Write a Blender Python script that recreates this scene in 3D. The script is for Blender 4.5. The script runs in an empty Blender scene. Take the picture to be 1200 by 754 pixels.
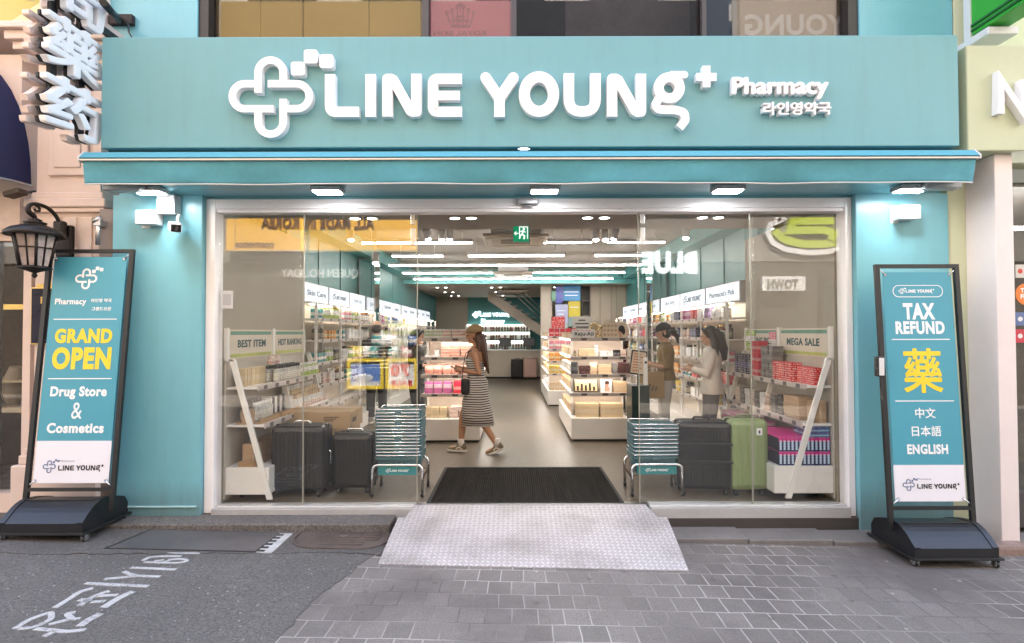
import bpy, bmesh, math, random
from mathutils import Vector, Matrix, noise as mnoise
random.seed(7)
S = bpy.context.scene
C = S.collection
PI = math.pi
R = math.radians

# ------------------------------------------------------------------ camera
CAM = Vector((0, 0, 1.54)); F = 640.0
_p = math.atan(13 / F); _r = 0.0026
_f = Vector((0, math.cos(_p), math.sin(_p))); _u = Vector((0, -math.sin(_p), math.cos(_p))); _x = Vector((1, 0, 0))
_x, _u = (_x * math.cos(_r) - _u * math.sin(_r)), (_u * math.cos(_r) + _x * math.sin(_r))
cam = bpy.data.cameras.new('camera'); camo = bpy.data.objects.new('camera', cam); C.objects.link(camo)
M3 = Matrix((_x, _u, -_f)).transposed().to_4x4(); M3.translation = CAM
camo.matrix_world = M3
cam.sensor_width = 36; cam.lens = 36 * F / 1200; cam.shift_x = -3 / 1200
cam.clip_start = 0.05; cam.clip_end = 2000
S.camera = camo

# ------------------------------------------------------------------ world, sun, exposure
SUN_EL, SUN_AZ = 55, 10            # the sun stands high behind the shop
w = bpy.data.worlds.new('World'); S.world = w; w.use_nodes = True
nt = w.node_tree
sky = nt.nodes.new('ShaderNodeTexSky'); sky.sky_type = 'NISHITA'; sky.sun_disc = False
sky.sun_elevation = R(SUN_EL); sky.sun_rotation = R(SUN_AZ); sky.air_density = 1.2; sky.dust_density = 2.0
nt.links.new(sky.outputs[0], nt.nodes['Background'].inputs[0])
nt.nodes['Background'].inputs[1].default_value = 0.15
sl = bpy.data.lights.new('sun', 'SUN'); sl.energy = 5.0; sl.angle = R(0.5); sl.color = (1, 0.91, 0.79)
so = bpy.data.objects.new('sun', sl); C.objects.link(so)
sd = Vector((math.sin(R(SUN_AZ)) * math.cos(R(SUN_EL)), math.cos(R(SUN_AZ)) * math.cos(R(SUN_EL)), math.sin(R(SUN_EL))))
so.rotation_euler = sd.to_track_quat('Z', 'Y').to_euler(); so.location = (0, 20, 40)
S.view_settings.view_transform = 'Standard'; S.view_settings.look = 'None'
S.view_settings.gamma = 1; S.view_settings.use_curve_mapping = False
S.view_settings.exposure = 2.9
cy = S.cycles
cy.use_denoising = True; cy.max_bounces = 8; cy.transparent_max_bounces = 24; cy.diffuse_bounces = 4; cy.glossy_bounces = 4
cy.caustics_reflective = False; cy.caustics_refractive = False; cy.sample_clamp_indirect = 6
cy.use_light_tree = True

# ------------------------------------------------------------------ helpers
def P(px, py, Y):
    """the point at depth Y seen at photo position px, py"""
    d = _x * ((px - 603) / F) + _u * ((377 - py) / F) + _f
    return CAM + d * (Y / d.y)
def gz(x): return -0.16 - 0.022 * x
def G(px, py, h=0.0):
    d = _x * ((px - 603) / F) + _u * ((377 - py) / F) + _f
    t = (-1.70 + h) / (d.z + 0.022 * d.x)
    return CAM + d * t

def mw(o):
    m = o.matrix_basis.copy()
    return mw(o.parent) @ m if o.parent else m
def tag(o, label=None, cat=None, group=None, kind=None):
    if label: o['label'] = label
    if cat: o['category'] = cat
    if group: o['group'] = group
    if kind: o['kind'] = kind
    return o
def thing(name, label, cat, loc=(0, 0, 0), rz=0, group=None):
    o = bpy.data.objects.new(name, None); C.objects.link(o); o.empty_display_size = 0.1
    o.location = loc; o.rotation_euler = (0, 0, rz)
    return tag(o, label, cat, group)
def link(name, me, parent=None):
    o = bpy.data.objects.new(name, me); C.objects.link(o); o.parent = parent
    return o
def dup(o, loc=None, rz=None, label=None, group=None, parent=None):
    c = o.copy(); C.objects.link(c)
    if parent is not None: c.parent = parent
    if loc is not None: c.location = loc
    if rz is not None: c.rotation_euler = (0, 0, rz)
    if label: c['label'] = label
    if group: c['group'] = group
    for ch in list(o.children): dup(ch, parent=c)
    return c

class MB:
    """collects geometry in world coordinates (or the root's own, local=True) and links it as one mesh object"""
    def __init__(s): s.v = []; s.f = []; s.mi = []; s.sm = []; s.m = 0
    def face(s, idx, smooth=False): s.f.append(tuple(idx)); s.mi.append(s.m); s.sm.append(smooth)
    def quad(s, a, b, c, d):
        n = len(s.v); s.v += [Vector(p) for p in (a, b, c, d)]; s.face((n, n + 1, n + 2, n + 3))
    def poly(s, pts):
        n = len(s.v); s.v += [Vector(p) for p in pts]; s.face(range(n, n + len(pts)))
    def box(s, x0, x1, y0, y1, z0, z1, bev=0.0, rot=None, piv=None):
        if x1 < x0: x0, x1 = x1, x0
        if y1 < y0: y0, y1 = y1, y0
        if z1 < z0: z0, z1 = z1, z0
        n = len(s.v)
        if bev <= 0:
            vs = [Vector((x, y, z)) for z in (z0, z1) for y in (y0, y1) for x in (x0, x1)]
            fs = [(0, 2, 3, 1), (4, 5, 7, 6), (0, 1, 5, 4), (2, 6, 7, 3), (0, 4, 6, 2), (1, 3, 7, 5)]
        else:
            bev = min(bev, (x1 - x0) * .45, (y1 - y0) * .45, (z1 - z0) * .45)
            bm = bmesh.new(); bmesh.ops.create_cube(bm, size=1)
            for v in bm.verts:
                v.co = Vector((x0 + (v.co.x + .5) * (x1 - x0), y0 + (v.co.y + .5) * (y1 - y0), z0 + (v.co.z + .5) * (z1 - z0)))
            bmesh.ops.bevel(bm, geom=bm.edges[:], offset=bev, segments=2, profile=0.5, affect='EDGES')
            bm.verts.index_update()
            vs = [v.co.copy() for v in bm.verts]; fs = [[v.index for v in f.verts] for f in bm.faces]; bm.free()
        if rot is not None:
            pv = Vector(piv) if piv else Vector(((x0 + x1) / 2, (y0 + y1) / 2, (z0 + z1) / 2))
            vs = [pv + rot @ (v - pv) for v in vs]
        s.v += vs
        for f in fs: s.face([n + i for i in f])
        return s
    def tube(s, pts, r, n=10, closed=False, caps=True, flat=1.0):
        """round bar along pts; r a number or one per point"""
        pts = [Vector(p) for p in pts]; k = len(pts)
        rr = r if isinstance(r, (list, tuple)) else [r] * k
        base = len(s.v); up = None
        for i, p in enumerate(pts):
            a = pts[(i - 1) % k] if (closed or i) else p; b = pts[(i + 1) % k] if (closed or i < k - 1) else p
            t = (b - a).normalized()
            if up is None: up = t.orthogonal().normalized()
            up = (up - t * up.dot(t))
            up = up.normalized() if up.length > 1e-5 else t.orthogonal().normalized()
            q = t.cross(up)
            for j in range(n):
                an = 2 * PI * j / n
                s.v.append(p + up * math.cos(an) * rr[i] + q * math.sin(an) * rr[i] * flat)
        for i in range(k if closed else k - 1):
            for j in range(n):
                a = base + i * n + j; b = base + i * n + (j + 1) % n; i2 = (i + 1) % k
                c = base + i2 * n + (j + 1) % n; d = base + i2 * n + j
                s.face((a, b, c, d), True)
        if caps and not closed:
            s.face([base + j for j in range(n)][::-1]); s.face([base + (k - 1) * n + j for j in range(n)])
        return s
    def lathe(s, prof, c=(0, 0, 0), n=20, ax='Z'):
        """profile of (radius, height) turned about an axis through c"""
        base = len(s.v); c = Vector(c); k = len(prof)
        for r, h in prof:
            for j in range(n):
                a = 2 * PI * j / n; x, y = r * math.cos(a), r * math.sin(a)
                s.v.append(c + (Vector((x, y, h)) if ax == 'Z' else Vector((x, h, y)) if ax == 'Y' else Vector((h, x, y))))
        for i in range(k - 1):
            for j in range(n):
                s.face((base + i * n + j, base + i * n + (j + 1) % n, base + (i + 1) * n + (j + 1) % n, base + (i + 1) * n + j), True)
        s.face([base + j for j in range(n)][::-1]); s.face([base + (k - 1) * n + j for j in range(n)])
        return s
    def prism(s, pts, d):
        """closed outline pts (3D) extruded by vector d"""
        n = len(s.v); k = len(pts); d = Vector(d)
        s.v += [Vector(p) for p in pts] + [Vector(p) + d for p in pts]
        s.face(range(n + k - 1, n - 1, -1)); s.face(range(n + k, n + 2 * k))
        for i in range(k): s.face((n + i, n + (i + 1) % k, n + k + (i + 1) % k, n + k + i))
        return s
    def ell(s, c, rad, n=14, m=9, rot=None):
        base = len(s.v); c = Vector(c)
        for i in range(m + 1):
            t = PI * i / m
            for j in range(n):
                a = 2 * PI * j / n
                v = Vector((rad[0] * math.sin(t) * math.cos(a), rad[1] * math.sin(t) * math.sin(a), rad[2] * math.cos(t)))
                s.v.append(c + (rot @ v if rot else v))
        for i in range(m):
            for j in range(n):
                s.face((base + i * n + j, base + (i + 1) * n + j, base + (i + 1) * n + (j + 1) % n, base + i * n + (j + 1) % n), True)
        return s
    def rings(s, rs, n=20, smooth=True):
        """loft of elliptical rings (centre, rx, ry) lying in horizontal planes, optional tilt axes"""
        base = len(s.v)
        for r in rs:
            c = Vector(r[0]); U = r[3] if len(r) > 3 else Vector((1, 0, 0)); V = r[4] if len(r) > 4 else Vector((0, 1, 0))
            for j in range(n):
                a = 2 * PI * j / n
                s.v.append(c + U * r[1] * math.cos(a) + V * r[2] * math.sin(a))
        for i in range(len(rs) - 1):
            for j in range(n):
                s.face((base + i * n + j, base + i * n + (j + 1) % n, base + (i + 1) * n + (j + 1) % n, base + (i + 1) * n + j), smooth)
        s.face([base + j for j in range(n)][::-1], False); s.face([base + (len(rs) - 1) * n + j for j in range(n)], False)
        return s
    def ribbon(s, pts, wd, fn, d0, d1, closed=False, round_ends=(False, False)):
        """flat stroke of width wd along 2D pts; fn(u, v, d) places it, d0 back and d1 front"""
        pts = [Vector(p) for p in pts]; k = len(pts); L = []; Rr = []
        for i, p in enumerate(pts):
            a = pts[(i - 1) % k] if (closed or i) else None; b = pts[(i + 1) % k] if (closed or i < k - 1) else None
            t1 = (p - a).normalized() if a is not None else None; t2 = (b - p).normalized() if b is not None else None
            if t1 is None: t1 = t2
            if t2 is None: t2 = t1
            n1 = Vector((-t1.y, t1.x)); n2 = Vector((-t2.y, t2.x)); m = (n1 + n2)
            m = m.normalized() if m.length > 1e-6 else n1
            h = wd / 2 / max(0.35, m.dot(n1))
            L.append(p + m * h); Rr.append(p - m * h)
        base = len(s.v)
        for i in range(k):
            for q in (L[i], Rr[i]):
                s.v.append(Vector(fn(q.x, q.y, d1))); s.v.append(Vector(fn(q.x, q.y, d0)))
        for i in range(k if closed else k - 1):
            a = base + 4 * i; b = base + 4 * ((i + 1) % k)
            s.face((a, b, b + 2, a + 2)); s.face((a + 1, a + 3, b + 3, b + 1))
            s.face((a, a + 1, b + 1, b)); s.face((a + 2, b + 2, b + 3, a + 3))
        if not closed:
            a = base; s.face((a, a + 2, a + 3, a + 1)); b = base + 4 * (k - 1); s.face((b, b + 1, b + 3, b + 2))
        e = 0.0006 if d1 > d0 else -0.0006
        for flag, p in ((round_ends[0], pts[0]), (round_ends[1], pts[-1])):
            if flag:
                out = [Vector(fn(p.x + wd / 2 * math.cos(2 * PI * j / 20), p.y + wd / 2 * math.sin(2 * PI * j / 20), d1 - e)) for j in range(20)]
                out0 = [Vector(fn(p.x + wd / 2 * math.cos(2 * PI * j / 20), p.y + wd / 2 * math.sin(2 * PI * j / 20), d0 + e)) for j in range(20)]
                n = len(s.v); s.v += out + out0
                s.face(range(n, n + 20)); s.face(range(n + 39, n + 19, -1))
                for j in range(20): s.face((n + j, n + 20 + j, n + 20 + (j + 1) % 20, n + (j + 1) % 20))
        return s
    def mesh(s, name, mats, inv=None, recalc=True):
        me = bpy.data.meshes.new(name)
        me.from_pydata([tuple(inv @ v) if inv else tuple(v) for v in s.v], [], s.f)
        for m in (mats if isinstance(mats, (list, tuple)) else [mats]): me.materials.append(m)
        me.polygons.foreach_set('material_index', s.mi); me.polygons.foreach_set('use_smooth', s.sm)
        if recalc:
            bm = bmesh.new(); bm.from_mesh(me); bmesh.ops.recalc_face_normals(bm, faces=bm.faces[:]); bm.to_mesh(me); bm.free()
        me.update(); return me
    def build(s, name, mats, parent=None, local=False, recalc=True):
        inv = None if (local or parent is None) else mw(parent).inverted()
        return link(name, s.mesh(name, mats, inv, recalc), parent)
    def blob(s, name, mats, voxel, parent=None, local=True, smooth=4):
        """the pieces merged into one continuous smooth skin"""
        inv = None if (local or parent is None) else mw(parent).inverted()
        t = link('t', s.mesh('t', mats, inv))
        r = t.modifiers.new('r', 'REMESH'); r.mode = 'VOXEL'; r.voxel_size = voxel; r.use_smooth_shade = True
        if smooth:
            k = t.modifiers.new('s', 'SMOOTH'); k.iterations = smooth; k.factor = 0.5
        bpy.context.view_layer.update()
        me = bpy.data.meshes.new_from_object(t.evaluated_get(bpy.context.evaluated_depsgraph_get()))
        bpy.data.objects.remove(t); me.name = name
        me.materials.clear()
        for m in (mats if isinstance(mats, (list, tuple)) else [mats]): me.materials.append(m)
        return link(name, me, parent)

def fillet(pts, r, n=7, only=None):
    pts = [Vector(p) for p in pts]; out = [pts[0]]
    for i in range(1, len(pts) - 1):
        p = pts[i]
        if only is not None and i not in only: out.append(p); continue
        a = (pts[i - 1] - p); b = (pts[i + 1] - p); ang = a.angle(b)
        if ang > 3.1: out.append(p); continue
        d = min(r / math.tan(ang / 2), a.length * .49 if i > 1 else a.length * .95, b.length * .49 if i < len(pts) - 2 else b.length * .95)
        A = p + a.normalized() * d; B = p + b.normalized() * d
        for j in range(n + 1):
            t = j / n; out.append(A * (1 - t) ** 2 + p * 2 * t * (1 - t) + B * t * t)
    out.append(pts[-1]); return out
def cr(pts, n=6):
    """smooth curve through the points"""
    p = [Vector(q) for q in pts]; p = [p[0] * 2 - p[1]] + p + [p[-1] * 2 - p[-2]]; out = []
    for i in range(1, len(p) - 2):
        for j in range(n):
            t = j / n; a, b, c, d = p[i - 1:i + 3]
            out.append(.5 * (2 * b + (c - a) * t + (2 * a - 5 * b + 4 * c - d) * t * t + (3 * b - a - 3 * c + d) * t ** 3))
    out.append(p[-2]); return out
def arc(cx, cy_, r, a0, a1, n=14, ry=None):
    return [Vector((cx + r * math.cos(R(a0 + (a1 - a0) * i / n)), cy_ + (ry or r) * math.sin(R(a0 + (a1 - a0) * i / n)))) for i in range(n + 1)]

FR = {'front': ((1, 0, 0), (0, 0, 1)), 'back': ((-1, 0, 0), (0, 0, 1)), 'east': ((0, 1, 0), (0, 0, 1)), 'west': ((0, -1, 0), (0, 0, 1))}
def plane(o, face='front', up=None):
    """matrix whose x runs along the writing, y up, z out of the surface"""
    u = Vector(FR[face][0]) if isinstance(face, str) else Vector(face)
    up = Vector(up) if up else Vector(FR[face][1] if isinstance(face, str) else (0, 0, 1))
    n = u.cross(up); m = Matrix((u, up, n)).transposed().to_4x4(); m.translation = Vector(o); return m
_tc = {}
def text_mesh(s, bold=0.0, res=3, copies=False):
    k = (s, bold, res, copies)
    if k in _tc: return _tc[k]
    c = bpy.data.curves.new('t', 'FONT'); c.body = s; c.size = 1; c.resolution_u = res; c.extrude = 0.5
    c.space_character = 1.0 if copies else 1 + bold * 2.2; c.align_x = 'CENTER'; c.align_y = 'CENTER'
    if not copies: c.offset = bold
    o = bpy.data.objects.new('t', c); C.objects.link(o); bpy.context.view_layer.update()
    me = bpy.data.meshes.new_from_object(o.evaluated_get(bpy.context.evaluated_depsgraph_get()))
    vs = [v.co.copy() for v in me.vertices]; fs = [tuple(p.vertices) for p in me.polygons]
    bpy.data.objects.remove(o); bpy.data.meshes.remove(me)
    if copies:
        V = []; Fc = []
        for j in range(9):
            dx, dy = (0, 0) if j == 8 else (bold * math.cos(j * PI / 4), bold * math.sin(j * PI / 4)); n = len(V)
            sc = 1 - 0.02 * j
            V += [Vector((v.x + dx, v.y + dy, v.z * sc)) for v in vs]; Fc += [tuple(i + n for i in f) for f in fs]
        vs, fs = V, Fc
    _tc[k] = (vs, fs); return _tc[k]
def text(name, s, M, mat, h=None, width=None, thick=0.002, bold=0.02, parent=None, copies=False, align='C', res=3, mb=None):
    """writing as a thin solid on plane M; h or width of the inked box in metres"""
    vs, fs = text_mesh(s, bold, res, copies)
    x0 = min(v.x for v in vs); x1 = max(v.x for v in vs); y0 = min(v.y for v in vs); y1 = max(v.y for v in vs)
    sy = h / (y1 - y0) if h else width / (x1 - x0)
    sx = width / (x1 - x0) if width else sy
    ox = (x0 + x1) / 2 if align == 'C' else x0 if align == 'L' else x1
    out = MB() if mb is None else mb
    n = len(out.v)
    out.v += [M @ Vector(((v.x - ox) * sx, (v.y - (y0 + y1) / 2) * sy, (v.z + 0.5) * thick)) for v in vs]
    for f in fs: out.face([n + i for i in f])
    return out if mb is not None else out.build(name, mat, parent, recalc=False)

# ------------------------------------------------------------------ materials
def _nt(name):
    m = bpy.data.materials.new(name); m.use_nodes = True
    return m, m.node_tree, m.node_tree.nodes['Principled BSDF']
def N(t, typ, **kw):
    n = t.nodes.new('ShaderNode' + typ)
    for k, v in kw.items():
        if k.startswith('i'): n.inputs[int(k[1:])].default_value = v
        else: setattr(n, k, v)
    return n
def math_(t, op, a, b=None, c=None):
    n = t.nodes.new('ShaderNodeMath'); n.operation = op
    for i, q in enumerate((a, b, c)):
        if q is None: continue
        if hasattr(q, 'is_output'): t.links.new(q, n.inputs[i])
        else: n.inputs[i].default_value = q
    return n.outputs[0]
def mixc(t, f, a, b, blend='MIX'):
    n = t.nodes.new('ShaderNodeMix'); n.data_type = 'RGBA'; n.blend_type = blend
    for q, i in ((f, 0), (a, 6), (b, 7)):
        if hasattr(q, 'is_output'): t.links.new(q, n.inputs[i])
        else: n.inputs[i].default_value = q if i == 0 else (*q[:3], 1)
    return n.outputs[2]
def ramp(t, src, p0, p1):
    n = t.nodes.new('ShaderNodeMapRange'); n.clamp = True; t.links.new(src, n.inputs[0])
    n.inputs[1].default_value = p0; n.inputs[2].default_value = p1; return n.outputs[0]
def coord(t, kind='Object', scale=None):
    c = N(t, 'TexCoord').outputs[kind]
    if scale is None: return c
    mp = N(t, 'Mapping'); t.links.new(c, mp.inputs[0]); mp.inputs[3].default_value = scale if hasattr(scale, '__len__') else (scale,) * 3
    return mp.outputs[0]
def noise_(t, vec, scale, detail=4, rough=.55):
    n = N(t, 'TexNoise'); t.links.new(vec, n.inputs['Vector']); n.inputs['Scale'].default_value = scale
    n.inputs['Detail'].default_value = detail; n.inputs['Roughness'].default_value = rough; return n.outputs['Fac']
_mc = {}
def mat(name, col, rough=.5, metal=0, var=.06, vs=3.0, bump=0.0, bs=120, emit=0, ecol=None, spec=.5, coat=0, rvar=0.0):
    if name in _mc: return _mc[name]
    m, t, b = _nt(name)
    v = coord(t)
    if var:
        n1 = noise_(t, v, vs, 5); n2 = noise_(t, v, vs * 9, 3)
        f = math_(t, 'ADD', math_(t, 'MULTIPLY', n1, .7), math_(t, 'MULTIPLY', n2, .3))
        f = ramp(t, f, .3, .7)
        t.links.new(mixc(t, f, [c * (1 - var) for c in col], [min(1, c * (1 + var)) for c in col]), b.inputs['Base Color'])
        t.links.new(ramp(t, f, -1, 2), b.inputs['Roughness'])
        rr = N(t, 'MapRange'); t.links.new(f, rr.inputs[0]); rr.inputs[3].default_value = max(.02, rough - rvar - .03); rr.inputs[4].default_value = min(1, rough + rvar + .03)
        t.links.new(rr.outputs[0], b.inputs['Roughness'])
    else:
        b.inputs['Base Color'].default_value = (*col, 1); b.inputs['Roughness'].default_value = rough
    b.inputs['Metallic'].default_value = metal; b.inputs['Specular IOR Level'].default_value = spec
    b.inputs['Coat Weight'].default_value = coat
    if bump:
        bn = N(t, 'Bump'); bn.inputs['Strength'].default_value = bump; bn.inputs['Distance'].default_value = .004
        t.links.new(noise_(t, v, bs, 4), bn.inputs['Height']); t.links.new(bn.outputs[0], b.inputs['Normal'])
    if emit:
        b.inputs['Emission Color'].default_value = (*(ecol or col), 1); b.inputs['Emission Strength'].default_value = emit
    _mc[name] = m; return m
def weathered(m, zlow=None, streak=.10, dirt=(.10, .085, .07)):
    """rain streaks and splashed grime over a painted surface"""
    t = m.node_tree; b = t.nodes['Principled BSDF']; src = b.inputs['Base Color'].links[0].from_socket
    g = N(t, 'NewGeometry'); mp = N(t, 'Mapping'); t.links.new(g.outputs['Position'], mp.inputs[0]); mp.inputs[3].default_value = (9, 9, .7)
    n = noise_(t, mp.outputs[0], 1.0, 5, .65)
    c = mixc(t, math_(t, 'MULTIPLY', ramp(t, n, .50, .78), streak), src, dirt)
    if zlow is not None:
        sp = N(t, 'SeparateXYZ'); t.links.new(g.outputs['Position'], sp.inputs[0])
        k = math_(t, 'SUBTRACT', 1.0, ramp(t, math_(t, 'ADD', sp.outputs[2], math_(t, 'MULTIPLY', n, -.28)), zlow - .30, zlow + .02))
        c = mixc(t, math_(t, 'MULTIPLY', k, .55), c, dirt)
    t.links.new(c, b.inputs['Base Color'])
def hairmat(name, ca, cb_):
    m, t, b = _nt(name); n = noise_(t, coord(t, 'Object', (110, 110, 5)), 1.0, 4, .6)
    t.links.new(mixc(t, ramp(t, n, .35, .65), ca, cb_), b.inputs['Base Color']); b.inputs['Roughness'].default_value = .42
    bn = N(t, 'Bump'); bn.inputs['Strength'].default_value = .8; bn.inputs['Distance'].default_value = .006; t.links.new(n, bn.inputs['Height']); t.links.new(bn.outputs[0], b.inputs['Normal']); return m
def glass(name, tint, f0, rough=0.0):
    m, t, b = _nt(name); t.nodes.remove(b)
    g = N(t, 'NewGeometry'); vm = N(t, 'VectorMath', operation='DOT_PRODUCT')
    t.links.new(g.outputs['Normal'], vm.inputs[0]); t.links.new(g.outputs['Incoming'], vm.inputs[1])
    c = math_(t, 'ABSOLUTE', vm.outputs['Value'])
    f = math_(t, 'ADD', math_(t, 'MULTIPLY', math_(t, 'POWER', math_(t, 'SUBTRACT', 1.0, c), 5.0), 1 - f0), f0)
    tr = N(t, 'BsdfTransparent'); tr.inputs[0].default_value = (*tint, 1)
    gl = N(t, 'BsdfGlossy'); gl.inputs['Roughness'].default_value = rough; gl.inputs[0].default_value = (1, 1, 1, 1)
    mx = N(t, 'MixShader'); t.links.new(f, mx.inputs[0]); t.links.new(tr.outputs[0], mx.inputs[1]); t.links.new(gl.outputs[0], mx.inputs[2])
    t.links.new(mx.outputs[0], t.nodes['Material Output'].inputs[0]); return m
def printed(name, base, band, z0=.25, z1=.7, ink=(.05, .05, .05), rough=.35, dens=.55, hue=0.0, top=None, freq=(9, 9, 14)):
    """printed packaging: a coloured band and broken lines of small print, by the box's own extent"""
    if name in _mc: return _mc[name]
    m, t, b = _nt(name)
    gc = coord(t, 'Generated'); sx = N(t, 'SeparateXYZ'); t.links.new(gc, sx.inputs[0])
    z = sx.outputs[2]
    inb = math_(t, 'MULTIPLY', math_(t, 'GREATER_THAN', z, z0), math_(t, 'LESS_THAN', z, z1))
    c = mixc(t, inb, base, band)
    oi = N(t, 'ObjectInfo')
    mp = N(t, 'Mapping'); t.links.new(gc, mp.inputs[0]); mp.inputs[3].default_value = freq
    ad = N(t, 'VectorMath', operation='ADD'); t.links.new(mp.outputs[0], ad.inputs[0])
    wn = N(t, 'CombineXYZ'); t.links.new(math_(t, 'MULTIPLY', oi.outputs['Random'], 37.0), wn.inputs[0]); t.links.new(wn.outputs[0], ad.inputs[1])
    n1 = N(t, 'TexNoise'); t.links.new(ad.outputs[0], n1.inputs['Vector']); n1.inputs['Scale'].default_value = 1; n1.inputs['Detail'].default_value = 1
    lines = math_(t, 'GREATER_THAN', math_(t, 'FRACT', math_(t, 'MULTIPLY', z, freq[2] * .6)), .5)
    k = math_(t, 'MULTIPLY', math_(t, 'GREATER_THAN', n1.outputs['Fac'], dens), lines)
    c = mixc(t, k, c, ink)
    if top: c = mixc(t, math_(t, 'GREATER_THAN', z, .86), c, top)
    hs = N(t, 'HueSaturation'); t.links.new(c, hs.inputs['Color'])
    hs.inputs['Hue'].default_value = .5
    if hue:
        t.links.new(math_(t, 'ADD', .5 - hue, math_(t, 'MULTIPLY', oi.outputs['Random'], 2 * hue)), hs.inputs['Hue'])
    t.links.new(math_(t, 'ADD', .88, math_(t, 'MULTIPLY', oi.outputs['Random'], .22)), hs.inputs['Value'])
    t.links.new(hs.outputs[0], b.inputs['Base Color']); b.inputs['Roughness'].default_value = rough
    _mc[name] = m; return m

TEAL = mat('teal_paint', (.180, .445, .520), .32, var=.05, vs=1.3, bump=.08, bs=220)
FASC = mat('fascia_panel_teal', (.158, .362, .398), .5, var=.04, vs=1.1, bump=.1, bs=260)
AWN = mat('awning_cloth_teal', (.085, .310, .390), .75, var=.14, vs=2.5, bump=.15, bs=300)
weathered(TEAL, .10, .10); weathered(FASC, None, .13)
WHITE = mat('white_acrylic', (.86, .85, .86), .32, var=.02)
WPAINT = mat('white_paint', (.70, .68, .68), .4, var=.04, vs=4)
WSHELF = mat('white_shelf_steel', (.80, .77, .74), .38, var=.04, vs=5)
FRAME = mat('frame_pale_metal', (.88, .84, .845), .35, var=.04, vs=3)
TAUPE = mat('taupe_paint', (.36, .31, .245), .6, var=.05, vs=2)
CEILM = mat('ceiling_taupe', (.31, .265, .215), .7, var=.04, vs=2)
ITEAL = mat('interior_teal_panel', (.055, .215, .215), .45, var=.05, vs=2)
BLACK = mat('black_plastic', (.012, .012, .014), .38, var=.15, vs=12, bump=.06, bs=300)
BLKMET = mat('black_powder_coat', (.012, .012, .013), .45, var=.1)
CHROME = mat('chrome', (.75, .76, .78), .12, 1, var=.05, vs=20)
STEEL = mat('brushed_steel', (.55, .55, .56), .35, 1, var=.08, vs=15)
RUB = mat('black_rubber', (.015, .015, .015), .7, var=.1)
DARKGL = mat('dark_interior', (.02, .018, .016), .6, var=.2)
PINKST = mat('pink_stone', (.72, .57, .50), .6, var=.06, vs=3, bump=.12, bs=90)
GREENW = mat('pale_green_paint', (.60, .62, .42), .6, var=.05, vs=2, bump=.1, bs=160)
PILLAR = mat('pink_white_pillar', (.78, .69, .68), .5, var=.04, vs=3)
NAVY = mat('navy_canvas', (.008, .010, .06), .7, var=.15)
GOLD = mat('gold_trim', (.62, .42, .14), .3, 1, var=.1)
YEL = mat('yellow_vinyl', (.85, .62, .03), .4, var=.02)
GLASS = glass('shopfront_glass', (.985, .992, .985), .047)
UGLASS = glass('upper_glass', (.70, .70, .70), .05)
MIRROR = mat('mirror', (.75, .77, .76), .03, 1, var=.0)
TUBE = mat('led_tube_lit', (1, 1, 1), .5, var=0, emit=8.2, ecol=(1, .97, .92))
LENS = mat('downlight_lit', (1, 1, 1), .5, var=0, emit=8, ecol=(1, .96, .90))
SHLED = mat('shelf_led_lit', (1, 1, 1), .5, var=0, emit=4.6, ecol=(1, .92, .82))
BOXLIT = mat('lightbox_lit', (.5, .52, .55), .5, var=0, emit=.12, ecol=(.80, .86, 1))
INK = mat('dark_teal_ink', (.02, .08, .09), .5, var=0)
BINK = mat('black_ink', (.02, .02, .025), .5, var=0)
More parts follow.
